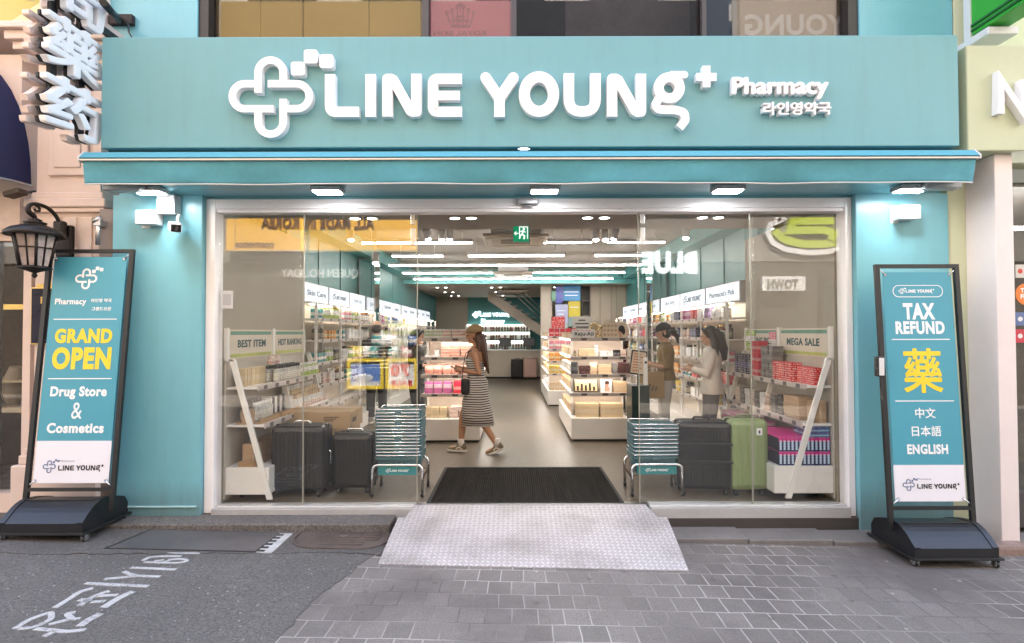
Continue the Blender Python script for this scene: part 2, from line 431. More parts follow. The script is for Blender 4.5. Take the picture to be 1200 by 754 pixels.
# ================================================================== THE GROUND
def paver_mat():
    m, t, b = _nt('grey_pavers')
    v = coord(t); sp = N(t, 'SeparateXYZ'); t.links.new(v, sp.inputs[0])
    # slight wander so that the courses are not ruler straight
    w1 = noise_(t, v, 1.3, 2); 
    X = math_(t, 'ADD', sp.outputs[0], math_(t, 'MULTIPLY', w1, .05)); Y = math_(t, 'ADD', sp.outputs[1], math_(t, 'MULTIPLY', noise_(t, v, 2.1, 2), .035))
    RW, BW = .180, .158
    row = math_(t, 'FLOOR', math_(t, 'DIVIDE', Y, RW)); fy = math_(t, 'FRACT', math_(t, 'DIVIDE', Y, RW))
    off = math_(t, 'MULTIPLY', math_(t, 'MODULO', math_(t, 'ABSOLUTE', row), 2.0), .5)
    bx = math_(t, 'ADD', math_(t, 'DIVIDE', X, BW), off); col = math_(t, 'FLOOR', bx); fx = math_(t, 'FRACT', bx)
    ex = math_(t, 'MULTIPLY', math_(t, 'MINIMUM', fx, math_(t, 'SUBTRACT', 1.0, fx)), BW)
    ey = math_(t, 'MULTIPLY', math_(t, 'MINIMUM', fy, math_(t, 'SUBTRACT', 1.0, fy)), RW)
    e = math_(t, 'MINIMUM', ex, ey)
    e = math_(t, 'ADD', e, math_(t, 'MULTIPLY', math_(t, 'SUBTRACT', noise_(t, v, 60, 3), .5), .004))
    joint = math_(t, 'SUBTRACT', 1.0, ramp(t, e, .0022, .0058))
    cb = N(t, 'CombineXYZ'); t.links.new(col, cb.inputs[0]); t.links.new(row, cb.inputs[1])
    wn = N(t, 'TexWhiteNoise'); t.links.new(cb.outputs[0], wn.inputs[0])
    r = wn.outputs['Value']
    grit = noise_(t, v, 120, 4, .75); st = noise_(t, v, 1.1, 5, .6); st2 = noise_(t, v, 5.5, 4, .6)
    c = mixc(t, r, (.172, .152, .136), (.248, .219, .198))
    c = mixc(t, ramp(t, grit, .40, .60), mixc(t, .7, c, (.085, .072, .068)), c)
    c = mixc(t, math_(t, 'MULTIPLY', ramp(t, st, .48, .62), .7), c, (.095, .080, .075))
    c = mixc(t, math_(t, 'MULTIPLY', ramp(t, st2, .55, .72), .35), c, (.19, .17, .165))
    jl = ramp(t, noise_(t, v, .9, 3), .38, .56)
    jc = mixc(t, jl, (.09, .08, .078), (.40, .37, .335))
    c = mixc(t, joint, c, jc)
    sw = N(t, 'TexVoronoi'); sw.inputs['Scale'].default_value = 3.3; t.links.new(v, sw.inputs['Vector'])
    spot = math_(t, 'LESS_THAN', sw.outputs['Distance'], .045)
    s3 = N(t, 'TexVoronoi'); s3.inputs['Scale'].default_value = 7.0; t.links.new(v, s3.inputs['Vector'])
    gum = math_(t, 'MULTIPLY', math_(t, 'LESS_THAN', s3.outputs['Distance'], .14), math_(t, 'GREATER_THAN', noise_(t, v, 4, 1), .54))
    c = mixc(t, math_(t, 'MULTIPLY', gum, .5), c, (.06, .052, .048))
    c = mixc(t, math_(t, 'MULTIPLY', spot, .6), c, (.42, .40, .38))
    t.links.new(c, b.inputs['Base Color'])
    rr = N(t, 'MapRange'); t.links.new(st, rr.inputs[0]); rr.inputs[3].default_value = .46; rr.inputs[4].default_value = .74
    t.links.new(rr.outputs[0], b.inputs['Roughness'])
    h = math_(t, 'ADD', math_(t, 'MULTIPLY', ramp(t, e, .001, .007), 1.0), math_(t, 'MULTIPLY', grit, .35))
    h = math_(t, 'ADD', h, math_(t, 'MULTIPLY', r, .55))
    bn = N(t, 'Bump'); bn.inputs['Strength'].default_value = .55; bn.inputs['Distance'].default_value = .004
    t.links.new(h, bn.inputs['Height']); t.links.new(bn.outputs[0], b.inputs['Normal'])
    return m
def asphalt_mat(name, ca, cb_, specks=True, crack=True):
    m, t, b = _nt(name); v = coord(t)
    g = math_(t, 'ADD', math_(t, 'MULTIPLY', noise_(t, v, 150, 3, .75), .6), math_(t, 'MULTIPLY', noise_(t, v, 55, 3, .7), .4)); st = noise_(t, v, 1.4, 5, .6)
    c = mixc(t, ramp(t, st, .35, .66), ca, cb_)
    c = mixc(t, ramp(t, g, .42, .60), [q * .38 for q in ca], c)
    if specks:
        vo = N(t, 'TexVoronoi'); vo.inputs['Scale'].default_value = 26; t.links.new(v, vo.inputs['Vector'])
        k = math_(t, 'MULTIPLY', math_(t, 'LESS_THAN', vo.outputs['Distance'], .17), math_(t, 'GREATER_THAN', noise_(t, v, 41, 1), .59))
        c = mixc(t, math_(t, 'MULTIPLY', k, .75), c, (.42, .40, .40))
    if crack:
        nn = N(t, 'TexNoise'); t.links.new(v, nn.inputs['Vector']); nn.inputs['Scale'].default_value = 1.1; nn.inputs['Detail'].default_value = 6
        k = math_(t, 'LESS_THAN', math_(t, 'ABSOLUTE', math_(t, 'SUBTRACT', nn.outputs['Fac'], .47)), .0012)
        c = mixc(t, math_(t, 'MULTIPLY', k, .4), c, (.02, .018, .018))
    t.links.new(c, b.inputs['Base Color']); b.inputs['Roughness'].default_value = .72
    bn = N(t, 'Bump'); bn.inputs['Strength'].default_value = .6; bn.inputs['Distance'].default_value = .005
    t.links.new(g, bn.inputs['Height']); t.links.new(bn.outputs[0], b.inputs['Normal'])
    return m
PAVER = paver_mat()
ASPH = asphalt_mat('worn_asphalt', (.140, .128, .118), (.205, .187, .174))
CONC = asphalt_mat('dirty_concrete', (.125, .112, .105), (.19, .172, .162), specks=False)
STONE = asphalt_mat('granite_kerb', (.15, .132, .12), (.24, .215, .20), specks=False, crack=False)
def ragged(pts, step=.06, amp=.014, skip=()):
    out = []
    for i, p in enumerate(pts):
        q = pts[(i + 1) % len(pts)]; n = max(1, int((Vector(q) - Vector(p)).length / step))
        if i in skip: n = 1
        for j in range(n):
            a = Vector(p).lerp(Vector(q), j / n)
            if j: a += Vector((random.uniform(-amp, amp), random.uniform(-amp, amp)))
            out.append((a.x, a.y))
    return out
def sheet(name, pts, h, m, kind='structure', parent=None):
    b = MB(); b.prism([(x, y, gz(x) + h) for x, y in pts], (0, 0, -.003)); o = b.build(name, m, parent)
    if kind: o['kind'] = kind
    return o
# the paved street: one sheet reaching well beyond the view, following the slope near the shop
b = MB()
xs = [-80, -30, -8, 0, 8, 30, 80]
def gg(x): return gz(max(-8, min(8, x)))
for i in range(len(xs) - 1):
    b.quad((xs[i], -60, gg(xs[i])), (xs[i + 1], -60, gg(xs[i + 1])), (xs[i + 1], 60, gg(xs[i + 1])), (xs[i], 60, gg(xs[i])))
o = b.build('street_pavement', PAVER); o['kind'] = 'structure'
g2 = lambda x, y: tuple(G(x, y).xy)
sheet('asphalt', ragged([(-9, .2), (-2.2, .2), g2(322, 754), g2(372, 700), g2(438, 651), g2(380, 648), (-3.3, g2(120, 652)[1]), (-9, 4.2)], skip=(0, 5, 6, 7)), .004, ASPH)
sheet('concrete_strip', ragged([(-9, 4.21), (-3.3, g2(120, 652)[1]), g2(380, 648), g2(446, 652), g2(470, 611), (-1.0, 4.95), (-9, 4.95)], amp=.02, skip=(4, 5, 6)), .008, CONC)
# granite step under the left window and the dark base and kerb stones under the right one
b = MB(); b.box(-3.52, -1.04, 4.57, 4.93, -.30, -.045, .012); o = b.build('kerb', STONE); o['kind'] = 'structure'
b = MB(); b.box(1.33, 3.02, 4.80, 5.0, -.45, -.085, .004); o = b.build('plinth', mat('dark_plinth', (.055, .047, .043), .5, var=.15, vs=2)); o['kind'] = 'structure'
b = MB(); x = 1.30
for wd in (.62, .70, .64, .55, .66):
    b.box(x + .004, x + wd - .004, 4.52, 4.797, gz(x) - .2, gz(x) + .035 , .01); x += wd
o = b.build('kerb_stones', mat('kerb_stone', (.17, .155, .148), .65, var=.25, vs=4, bump=.4, bs=90)); o['kind'] = 'structure'
# paint marks on the asphalt, stroke by stroke
PAINT, _t, _b = _nt('worn_road_paint')
_v = coord(_t); _k = ramp(_t, math_(_t, 'ADD', math_(_t, 'MULTIPLY', noise_(_t, _v, 60, 5, .75), .8), math_(_t, 'MULTIPLY', noise_(_t, _v, 7, 3), .3)), .40, .54)
_t.links.new(mixc(_t, _k, (.095, .09, .092), (.44, .43, .43)), _b.inputs['Base Color']); _b.inputs['Roughness'].default_value = .7
b = MB()
def q5(x, y): return (x / 5, 640 + y / 5)
strokes = [([(85, 492), (170, 440), (275, 402), (300, 405), (290, 440), (200, 480), (110, 492)], .050),
           ([(285, 468), (395, 440), (470, 432)], .05), ([(440, 395), (395, 405), (420, 430)], .05), ([(590, 402), (520, 440), (465, 478)], .075),
           ([(205, 492), (300, 500), (390, 508), (500, 498)], .05), ([(330, 502), (255, 538)], .05),
           ([(320, 368), (400, 320), (470, 275), (545, 253)], .055), ([(465, 357), (520, 318), (580, 290), (640, 270)], .055),
           ([(465, 320), (525, 330)], .06), ([(560, 300), (690, 293)], .05), ([(535, 335), (615, 330)], .05), ([(605, 368), (690, 315), (780, 272)], .075),
           ([(500, 224), (640, 232), (868, 242)], .055), ([(612, 200), (720, 190), (800, 182), (935, 186)], .05), ([(725, 155), (760, 170), (800, 181)], .05),
           ([(765, 132), (900, 138), (1030, 144)], .05), ([(835, 92), (880, 72), (960, 66), (1060, 66)], .045), ([(845, 100), (930, 103), (1040, 104), (1095, 92), (1060, 82), (985, 86)], .04),
           ([(900, 95), (960, 86)], .035), ([(950, 100), (1000, 88)], .03), ([(975, 42), (1090, 46), (1170, 48)], .05)]
for pts, wd in strokes:
    wd *= .62
    pp = [G(*q5(*p)) for p in pts]
    pp = cr([(p.x, p.y) for p in pp], 5) if len(pts) > 2 else [p.xy for p in pp]
    b.ribbon([(p[0], p[1]) for p in pp], wd, lambda u, v, d: (u, v, gz(u) + d), .0045, .0078)
o = b.build('road_marking', PAINT); tag(o, kind='structure')
# service covers
t = thing('trench_cover', 'dark rectangular steel cover set in the ground left of the shop', 'cover', (*g2(240, 634), gz(-2) ))
c4 = [g2(127, 644), g2(299, 648), g2(327, 627), g2(180, 622)]
b = MB(); b.prism([(x, y, gz(x) + .006) for x, y in c4], (0, 0, .007)); b.build('plate', mat('cover_plate', (.115, .105, .103), .55, .3, var=.3, vs=3, bump=.5, bs=160), t)
b = MB(); cc = [Vector((*p, 0)) for p in c4]; ctr = sum(cc, Vector()) / 4
for i in range(4):
    p, q = cc[i], cc[(i + 1) % 4]; pi, qi = p + (p - ctr) * .05, q + (q - ctr) * .05
    b.prism([(v.x, v.y, gz(v.x) + .005) for v in (p * 1.002 - ctr * .002, q * 1.002 - ctr * .002, qi, pi)], (0, 0, .006))
b.build('rim', mat('cover_rim', (.02, .018, .018), .6, .2), t)
t = thing('drain_strip', 'black and white striped drain strip beside the dark cover', 'drain', (*g2(320, 638), gz(-1.8)))
a, bq, c_, d_ = [Vector(g2(*p)) for p in ((300, 649), (328, 627), (343, 627), (318, 650))]
b = MB(); b.prism([(v.x, v.y, gz(v.x) + .006) for v in (a, d_, c_, bq)], (0, 0, .006)); b.build('strip', mat('drain_white', (.45, .44, .43), .6, var=.3, vs=9), t)
b = MB()
for i in range(6):
    f0, f1 = i / 6 + .03, i / 6 + .10
    p0, p1 = a.lerp(bq, f0), a.lerp(bq, f1); q0 = p0.lerp(d_.lerp(c_, f0), .45); q1 = p1.lerp(d_.lerp(c_, f1), .45)
    b = MB(); b.prism([(v.x, v.y, gz(v.x) + .0125) for v in (p0, q0, q1, p1)], (0, 0, .003)); b.build('slot', BLKMET, t)
mc = Vector(g2(404, 629)); t = thing('manhole_cover', 'brown iron manhole cover with rounded ends beside the ramp', 'manhole', (mc.x, mc.y, gz(mc.x)))
MH = mat('rusty_iron', (.14, .11, .10), .5, .4, var=.3, vs=8, bump=.3, bs=90)
def rr(cx, cy_, hx, hy, r, n=8):
    out = []
    for sx, sy, a0 in ((1, 1, 0), (-1, 1, 90), (-1, -1, 180), (1, -1, 270)):
        out += [(v.x, v.y) for v in arc(cx + sx * (hx - r), cy_ + sy * (hy - r), r, a0, a0 + 90, n)]
    return out
b = MB(); b.prism([(x, y, gz(x) + .008) for x, y in rr(mc.x, mc.y, .365, .25, .2)], (0, 0, .006))
for k in range(9):
    yy = mc.y - .2 + k * .05; hw = .30 if 1 < k < 7 else .2
    if 2 < k < 6:
        b.box(mc.x - hw, mc.x - .16, yy - .009, yy + .009, gz(mc.x) + .012, gz(mc.x) + .019); b.box(mc.x + .16, mc.x + hw, yy - .009, yy + .009, gz(mc.x) + .01, gz(mc.x) + .017)
    else: b.box(mc.x - hw, mc.x + hw, yy - .009, yy + .009, gz(mc.x) + .009, gz(mc.x) + .018)
b.build('lid', MH, t)
b = MB(); fr = [(x, y) for x, y in rr(mc.x, mc.y, .385, .27, .215)]
b.ribbon(fr, .026, lambda u, v, d: (u, v, gz(u) + d), .008, .018, closed=True); b.build('ring', MH, t)
b = MB(); b.ribbon([(mc.x - .13, mc.y - .055), (mc.x + .13, mc.y - .055), (mc.x + .13, mc.y + .055), (mc.x - .13, mc.y + .055)], .014, lambda u, v, d: (u, v, gz(u) + d), .013, .02, closed=True)
b.lathe([(.045, gz(mc.x) + .012), (.045, gz(mc.x) + .02), (.03, gz(mc.x) + .02), (.03, gz(mc.x) + .021)], (mc.x, mc.y, 0), 16); b.build('crest', MH, t)
# checker plate ramp
CHK, _t, _b = _nt('checker_plate')
_v = coord(_t); sp = N(_t, 'SeparateXYZ'); _t.links.new(_v, sp.inputs[0]); SC = .080
def lozenge(ax, sh):
    u = math_(_t, 'DIVIDE', sp.outputs[0], SC); v_ = math_(_t, 'DIVIDE', sp.outputs[1], SC)
    a = math_(_t, 'ADD', math_(_t, 'ADD', u, v_), sh); c2 = math_(_t, 'ADD', math_(_t, 'SUBTRACT', u, v_), sh)
    fa = math_(_t, 'ABSOLUTE', math_(_t, 'SUBTRACT', math_(_t, 'FRACT', a), .5)); fc = math_(_t, 'ABSOLUTE', math_(_t, 'SUBTRACT', math_(_t, 'FRACT', c2), .5))
    w1, w2 = (.36, .12) if ax else (.12, .36)
    return math_(_t, 'SUBTRACT', 1.0, ramp(_t, math_(_t, 'ADD', math_(_t, 'POWER', math_(_t, 'DIVIDE', fa, w1), 2.0), math_(_t, 'POWER', math_(_t, 'DIVIDE', fc, w2), 2.0)), .35, 1.1))
hh = math_(_t, 'MAXIMUM', lozenge(True, .0), lozenge(False, .5))
st = noise_(_t, _v, 2.2, 5); s2 = noise_(_t, _v, 30, 4, .7)
cc = mixc(_t, hh, (.50, .46, .46), (.74, .69, .69)); cc = mixc(_t, math_(_t, 'MULTIPLY', ramp(_t, st, .46, .66), .55), cc, (.24, .205, .18)); cc = mixc(_t, math_(_t, 'MULTIPLY', ramp(_t, s2, .56, .75), .35), cc, (.2, .18, .17))
_t.links.new(cc, _b.inputs['Base Color']); _b.inputs['Metallic'].default_value = .35; _b.inputs['Roughness'].default_value = .46
bn = N(_t, 'Bump'); bn.inputs['Strength'].default_value = .8; bn.inputs['Distance'].default_value = .006; _t.links.new(hh, bn.inputs['Height']); _t.links.new(bn.outputs[0], _b.inputs['Normal'])
b = MB(); nl, nr = G(443, 661, .006), G(807, 668.5, .006)
top = [Vector((-.93, 4.70, -.035)), Vector((-.93, 4.70, -.035)), Vector((1.26, 4.70, -.038))]
fl, frr = Vector((-1.0, 4.70, -.036)), Vector((1.30, 4.70, -.038))
b.prism([nl, nr, frr, Vector((1.215, 4.70, -.0375)), Vector((1.165, 4.915, .004)), Vector((-.895, 4.915, .004)), Vector((-.94, 4.70, -.0362)), fl], (0, 0, -.006))
o = b.build('ramp', CHK); tag(o, 'wide silver checker plate ramp leading up to the open doorway', 'ramp')

# ================================================================== THE PHARMACY BUILDING
XL, XR, XL2, XR2 = -2.66, 2.92, -2.86, 3.06
Y0 = 4.90
bl = thing('pharmacy_building', 'teal shop building with a wide glazed opening onto the street', 'building', (0, 4.9, 0))
b = MB()
b.box(-3.53, -2.741, 4.78, 5.2, -.45, 2.757, .006); b.build('column', TEAL, bl); b = MB(); b.box(-3.5, -2.77, 4.765, 4.781, .03, .042, .002); b.build('skirting', mat('pale_teal_trim', (.45, .66, .68), .4), bl); b = MB(); b.box(3.0, 3.815, 4.78, 5.2, -.5, 2.757, .006); b.build('column', TEAL, bl)
b = MB(); b.box(-3.53, 3.815, 4.86, 5.2, 2.765, 3.4); b.box(-2.74, 3.0, 4.87, 5.2, 2.735, 2.763); b.build('lintel', TEAL, bl)
b = MB(); b.box(-3.35, 3.585, 4.28, 4.859, 2.757, 2.80, .003); b.build('soffit', TEAL, bl)
WX0, WX1 = P(235, 20, 5).x, P(1003, 20, 5).x
b = MB(); b.box(-3.77, WX0, 4.95, 5.3, 3.4, 10); b.box(WX1, 4.02, 4.95, 5.3, 3.4, 10); b.box(WX0, WX1, 4.95, 5.3, 3.4, 3.93); b.box(WX0, WX1, 4.95, 5.3, 5.9, 10)
b.build('upper_wall', TEAL, bl)
b = MB(); b.box(-9, 9, 5.3, 24, 9.6, 10); b.build('roof', CEILM, bl)
# fascia box with folded metal edges
b = MB(); FX0, FX1 = -3.355, 3.615
b.box(FX0, FX1, 4.40, 4.93, 3.045, 3.955, .008); b.build('fascia', FASC, bl)
b = MB(); b.box(FX0 + .02, FX1 - .02, 4.46, 4.94, 2.99, 3.044); b.build('fascia_shadow_gap', mat('dark_teal_metal', (.02, .10, .115), .5), bl)
b = MB(); b.box(-3.06 + .02, -2.62, 4.55, 4.93, 3.958, 4.0, .006); b.box(-2.585, -2.27, 4.55, 4.93, 3.958, 4.0, .006); b.box(.44, .66, 4.6, 4.93, 3.958, 3.975, .003); b.build('coping_tile', PINKST, bl)
# upper window
uw = MB(); uw.box(WX0, WX0 + .09, 4.97, 5.1, 3.93, 5.9); uw.box(WX1 - .09, WX1, 4.97, 5.1, 3.93, 5.9); uw.box(WX0 + .0905, WX1 - .0905, 4.97, 5.1, 5.81, 5.9)
fr_ = uw.build('upper_window', mat('black_window_frame', (.02, .018, .018), .4), bl)
for px, wd in ((499, .03), (602, .025), (824, .02)):
    xx = P(px, 20, 5.02).x; b = MB(); b.box(xx - wd, xx + wd, 4.99, 5.05, 3.94, 5.8); b.build('mullion', mat('window_bar', (.05, .045, .05), .4), fr_)
b = MB(); b.box(WX0 + .09, WX1 - .09, 5.06, 5.07, 3.93, 5.9); b.build('pane', UGLASS, fr_)
# room behind the upper window: tan blind panels on the left, a grey lobby in the middle
b = MB(); b.box(WX0 - .5, WX1 + .5, 6.6, 6.7, 3.7, 6.4); b.box(WX0 - .5, WX1 + .5, 5.31, 6.6, 6.3, 6.4); b.box(WX0 - .5, WX1 + .5, 5.31, 6.6, 3.6, 3.7); b.build('upper_room', mat('upper_room_grey', (.06, .05, .05), .7, var=.3, vs=1), bl)
bp = MB(); TAN = mat('tan_blind', (.40, .27, .09), .6, var=.08, vs=1.5)
for p0, p1 in ((251, 305), (306.5, 354), (357, 432), (433.5, 492)):
    bp.box(P(p0, 20, 5.13).x, P(p1, 20, 5.13).x, 5.12, 5.145, 3.94, 5.9)
bp.build('blind_panel', TAN, bl)
PNK = mat('rose_board', (.42, .12, .145), .5, var=.06)
b = MB(); b.box(P(502, 20, 5.13).x, P(597, 20, 5.13).x, 5.12, 5.14, 3.94, 5.9); b.build('rose_board', PNK, bl)
# crown emblem on the rose board, modelled in place of a sign's reflection
b = MB(); DR = mat('crown_dark', (.07, .035, .035), .5, var=0)
Mc = lambda px, py: P(px, py, 5.118)
def cf(u, v, d): p = P(u, v, 5.118); return (p.x, p.y - d, p.z)
b.ribbon([(528, 31), (551, 31)], 3.2, cf, 0, .006)
b.ribbon(arc(539.5, 29, 13, 215, 325, 10, ry=5), 1.6, cf, 0, .006)
for x0, y0, x1, y1 in ((528, 30, 524, 17), (532, 30, 530, 14), (536, 29, 536, 10), (543, 29, 543, 10), (547, 30, 549, 14), (551, 30, 555, 17)):
    b.ribbon([(x0, y0), (x1, y1)], 1.6, cf, 0, .005); b.ribbon(arc(x1, y1 - 1.5, 1.7, 0, 360, 10), 1.4, cf, 0, .0055)
b.ribbon([(539.5, 27), (535, 21), (536.5, 18.5), (539.5, 20.5), (542.5, 18.5), (544, 21)], 2, cf, 0, .006, closed=True)
b.ribbon([(539.5, 14), (539.5, 3)], 1.6, cf, 0, .006); b.ribbon([(536.5, 6), (542.5, 6)], 1.6, cf, 0, .0055)
b.build('reflected_crown', DR, bl)
b = MB(); text('x', 'ROYAL SKIN', plane(P(539, 39.5, 5.119), 'back'), DR, width=.50, h=.045, thick=.004, mb=b)
for i in range(len(b.v)): b.v[i].y = 5.112 + (b.v[i].y - 5.119) * .5
b.build('reflected_lettering', DR, bl)  # mirror-written name modelled as part of the same reflected sign
b = MB(); b.box(P(667, 20, 5.13).x, P(823, 20, 5.13).x, 5.5, 5.52, 3.94, 5.9); b.build('lobby_panel', mat('lobby_panel', (.10, .075, .075), .5, var=.4, vs=2), bl)
b = MB(); b.box(P(826, 20, 5.13).x, P(863, 20, 5.13).x, 5.12, 5.14, 3.94, 5.9); b.build('blue_panel', mat('blue_panel', (.07, .12, .19), .4), bl)
b = MB(); b.box(P(867, 20, 5.13).x, P(990, 20, 5.13).x, 5.12, 5.14, 3.94, 5.9); b.build('beige_board', mat('beige_board', (.36, .27, .20), .6), bl)
b = MB(); text('x', 'YOUNG', plane(P(932, 29, 5.117), 'back'), WHITE, width=.96, h=.20, thick=.003, bold=.03, mb=b); b.build('reflected_sign_word', mat('reflection_white', (.85, .82, .78), .6), bl)  # mirror-written word built in to imitate a sign reflected in the pane
# interior shell
b = MB(); b.box(XL2 - .02, XL2 - .2, 6.9, 20, -.02, 3.4); b.box(XR2 + .02, XR2 + .2, 6.9, 20, -.02, 3.4)
b.build('side_wall', ITEAL, bl)
b = MB(); b.box(XL, -2.9, 4.98, 6.9, -.02, 2.70); b.box(XR, 3.2, 4.98, 6.9, -.02, 2.70); b.build('entrance_wall', TAUPE, bl)
b = MB(); b.box(-2.9, 3.25, 4.93, 6.05, 2.69, 2.80); b.box(-2.9, 3.25, 5.95, 6.05, 2.80, 3.2); b.build('entrance_ceiling', CEILM, bl)
b = MB(); b.box(-3.1, 3.3, 6.05, 14.4, 3.17, 3.3); b.build('ceiling', CEILM, bl)
b = MB(); b.box(-3.1, 3.3, 14.3, 20.2, 2.83, 2.95); b.build('rear_ceiling', mat('rear_ceiling', (.36, .305, .245), .6), bl)
b = MB(); b.box(-3.05, 3.25, 14.16, 14.28, 2.815, 3.17); b.box(-2.88, -2.62, 6.06, 14.15, 2.93, 3.17); b.box(2.82, 3.08, 6.06, 14.15, 2.93, 3.17); b.build('ceiling_bulkhead', mat('bulkhead_teal', (.10, .33, .33), .45), bl)
b = MB(); b.box(-3.1, -1.71, 20, 20.2, -.02, 2.9); b.build('rear_wall', TAUPE, bl); b = MB(); b.box(1.35, 3.3, 20, 20.2, -.02, 2.9); b.build('rear_wall', TAUPE, bl)
b = MB(); b.box(-1.71, 1.35, 19.96, 20.2, -.02, 2.9); b.build('rear_teal_wall', ITEAL, bl)
b = MB()
for sx, x in ((1, XL2 - .02), (-1, XR2 + .02)):
    for y in (8.0, 9.0, 10.4, 11.6, 12.9): b.box(x, x + sx * .012, y - .006, y + .006, 2.2, 2.93)
b.build('panel_joint', mat('joint_dark', (.03, .12, .12), .5), bl)
FLM, _t, _b = _nt('polished_concrete')
_v = coord(_t); n1 = noise_(_t, _v, 1.2, 6, .6); n2 = noise_(_t, _v, 14, 5, .6)
cc = mixc(_t, ramp(_t, n1, .3, .7), (.092, .070, .048), (.142, .112, .080)); cc = mixc(_t, math_(_t, 'MULTIPLY', ramp(_t, n2, .45, .7), .3), cc, (.19, .165, .135))
sp = N(_t, 'SeparateXYZ'); _t.links.new(_v, sp.inputs[0])
for ax, per in ((0, 1.2), (1, 1.2)):
    fq = math_(_t, 'FRACT', math_(_t, 'DIVIDE', math_(_t, 'ADD', sp.outputs[ax], 40.3), per))
    cc = mixc(_t, math_(_t, 'MULTIPLY', math_(_t, 'LESS_THAN', fq, .004), .5), cc, (.06, .05, .04))
_t.links.new(cc, _b.inputs['Base Color']); rr_ = N(_t, 'MapRange'); _t.links.new(n1, rr_.inputs[0]); rr_.inputs[3].default_value = .34; rr_.inputs[4].default_value = .52; _t.links.new(rr_.outputs[0], _b.inputs['Roughness'])
b = MB(); b.box(-3.2, 3.4, 4.93, 20.2, -.2, 0); o = b.build('shop_floor', FLM); o['kind'] = 'structure'
# door frame
fr_ = MB()
fr_.box(-2.738, -2.655, 4.83, 4.97, -.04, 2.735, .006); fr_.box(2.935, 2.997, 4.83, 4.97, -.08, 2.735, .006); fr_.box(-2.654, 2.934, 4.83, 4.97, 2.645, 2.732, .006)
fr_.box(-2.654, 2.934, 4.845, 4.96, 2.615, 2.644, .002)
ft = thing('shopfront_frame', 'pale metal door frame round the glazed shop opening', 'door frame', (0, 4.9, 0))
fr_.build('frame', FRAME, ft)
for sx0, sx1 in ((-2.655, -.90), (1.19, 2.934)):
    b = MB(); b.box(sx0, sx1, 4.80, 4.99, -.085, 0.004, .003); b.build('sill', mat('grey_sill', (.50, .49, .49), .35, .3, var=.1), ft)
    b = MB(); b.box(sx0 + .005, sx1 - .005, 4.86, 4.94, .0045, .012); b.build('threshold_strip', mat('bright_strip', (.85, .85, .85), .25, .5, var=0), ft)
b = MB(); b.box(-.90, 1.19, 4.925, 4.99, -.01, .005); b.build('door_track', STEEL, ft)
EDGE = mat('glass_edge_green', (.30, .29, .24), .2, var=.05)
def pane(px0, px1, y, label, edge):
    x0, x1 = P(px0, 400, y).x, P(px1, 400, y).x
    o = thing('glass_pane', label, 'glass', ((x0 + x1) / 2, y, .012))
    b = MB(); b.box(x0, x1, y - .005, y + .005, .012, 2.62); b.build('pane', GLASS, o)
    ex = x0 if edge < 0 else x1
    b = MB(); b.box(ex - .004, ex + .004, y - .0065, y + .0065, .012, 2.62); b.build('pane_edge', EDGE, o)
    return o
pane(257, 356, 4.885, 'fixed glass pane in front of the best item stand', 1)
d1 = pane(352, 489, 4.93, 'sliding glass door leaf in front of the two dark suitcases', 1)
d2 = pane(748.5, 884, 4.93, 'sliding glass door leaf in front of the black suitcase', -1)
pane(880, 988, 4.885, 'fixed glass pane in front of the mega sale stand', -1)
for d, px in ((d1, 484), (d2, 753)):
    b = MB(); x = P(px, 280, 4.93).x; b.box(x - .02, x + .02, 4.918, 4.942, 2.33, 2.49, .004); b.box(x - .02, x + .02, 4.918, 4.942, 2.52, 2.62, .004); b.build('clamp', STEEL, d)
t = thing('door_sensor', 'grey motion sensor box on the frame above the doorway', 'sensor', (.11, 4.83, 2.70))
b = MB(); b.box(P(606, 238, 4.78).x, P(631, 238, 4.78).x, 4.765, 4.828, 2.668, 2.725, .01); b.build('case', mat('sensor_grey', (.30, .29, .30), .35, .3), t)
b = MB(); b.box(.07, .165, 4.79, 4.82, 2.650, 2.667); b.build('eye', BLACK, t)
t = thing('wall_notice', 'small white square sticker holder on the left glass pane', 'sticker', (-2.58, 4.88, 1.8))
b = MB(); a_, c_ = P(260, 341, 4.872), P(273, 362, 4.872); b.box(a_.x, c_.x, 4.868, 4.8785, c_.z, a_.z, .003); b.build('card', mat('grey_card', (.55, .55, .57), .5), t)
b = MB(); b.box(a_.x + .015, c_.x - .015, 4.8655, 4.8675, c_.z + .03, a_.z - .03); b.build('print', mat('card_print', (.40, .40, .43), .5), t)

# ================================================================== AWNING, LIGHTS, CAMERA
aw = thing('awning', 'folded teal cloth awning running along under the shop fascia', 'awning', (.12, 4.4, 2.7))
ax0, ax1 = -3.37, 3.605
def cloth_y(x, s): return .012 * math.sin(x * 3.1 + s * 1.5) * s + .007 * math.sin(x * 7.7 + 1 - 3 * s) * s + .012 * abs(mnoise.noise(Vector((x * 1.7 + s * .9, 4, 0)))) * s + .004 * mnoise.noise(Vector((x * 5, s * 2, 0)))
b = MB(); n = 140; m_ = 8
for i in range(n + 1):
    x = ax0 + .01 + (ax1 - ax0 - .02) * i / n; base_i = len(b.v)
    for j in range(m_ + 1):
        s = j / m_; b.v.append(Vector((x, 4.225 + .03 * s + cloth_y(x, s), 2.888 - .178 * s)))
    for j in range(m_, -1, -1):
        s = j / m_; b.v.append(Vector((x, 4.231 + .03 * s + cloth_y(x, s), 2.888 - .178 * s)))
k = 2 * (m_ + 1)
for i in range(n):
    for j in range(k): b.face((i * k + j, (i + 1) * k + j, (i + 1) * k + (j + 1) % k, i * k + (j + 1) % k), True)
b.face(range(k)); b.face(range(n * k, n * k + k))
b.build('valance', AWN, aw)
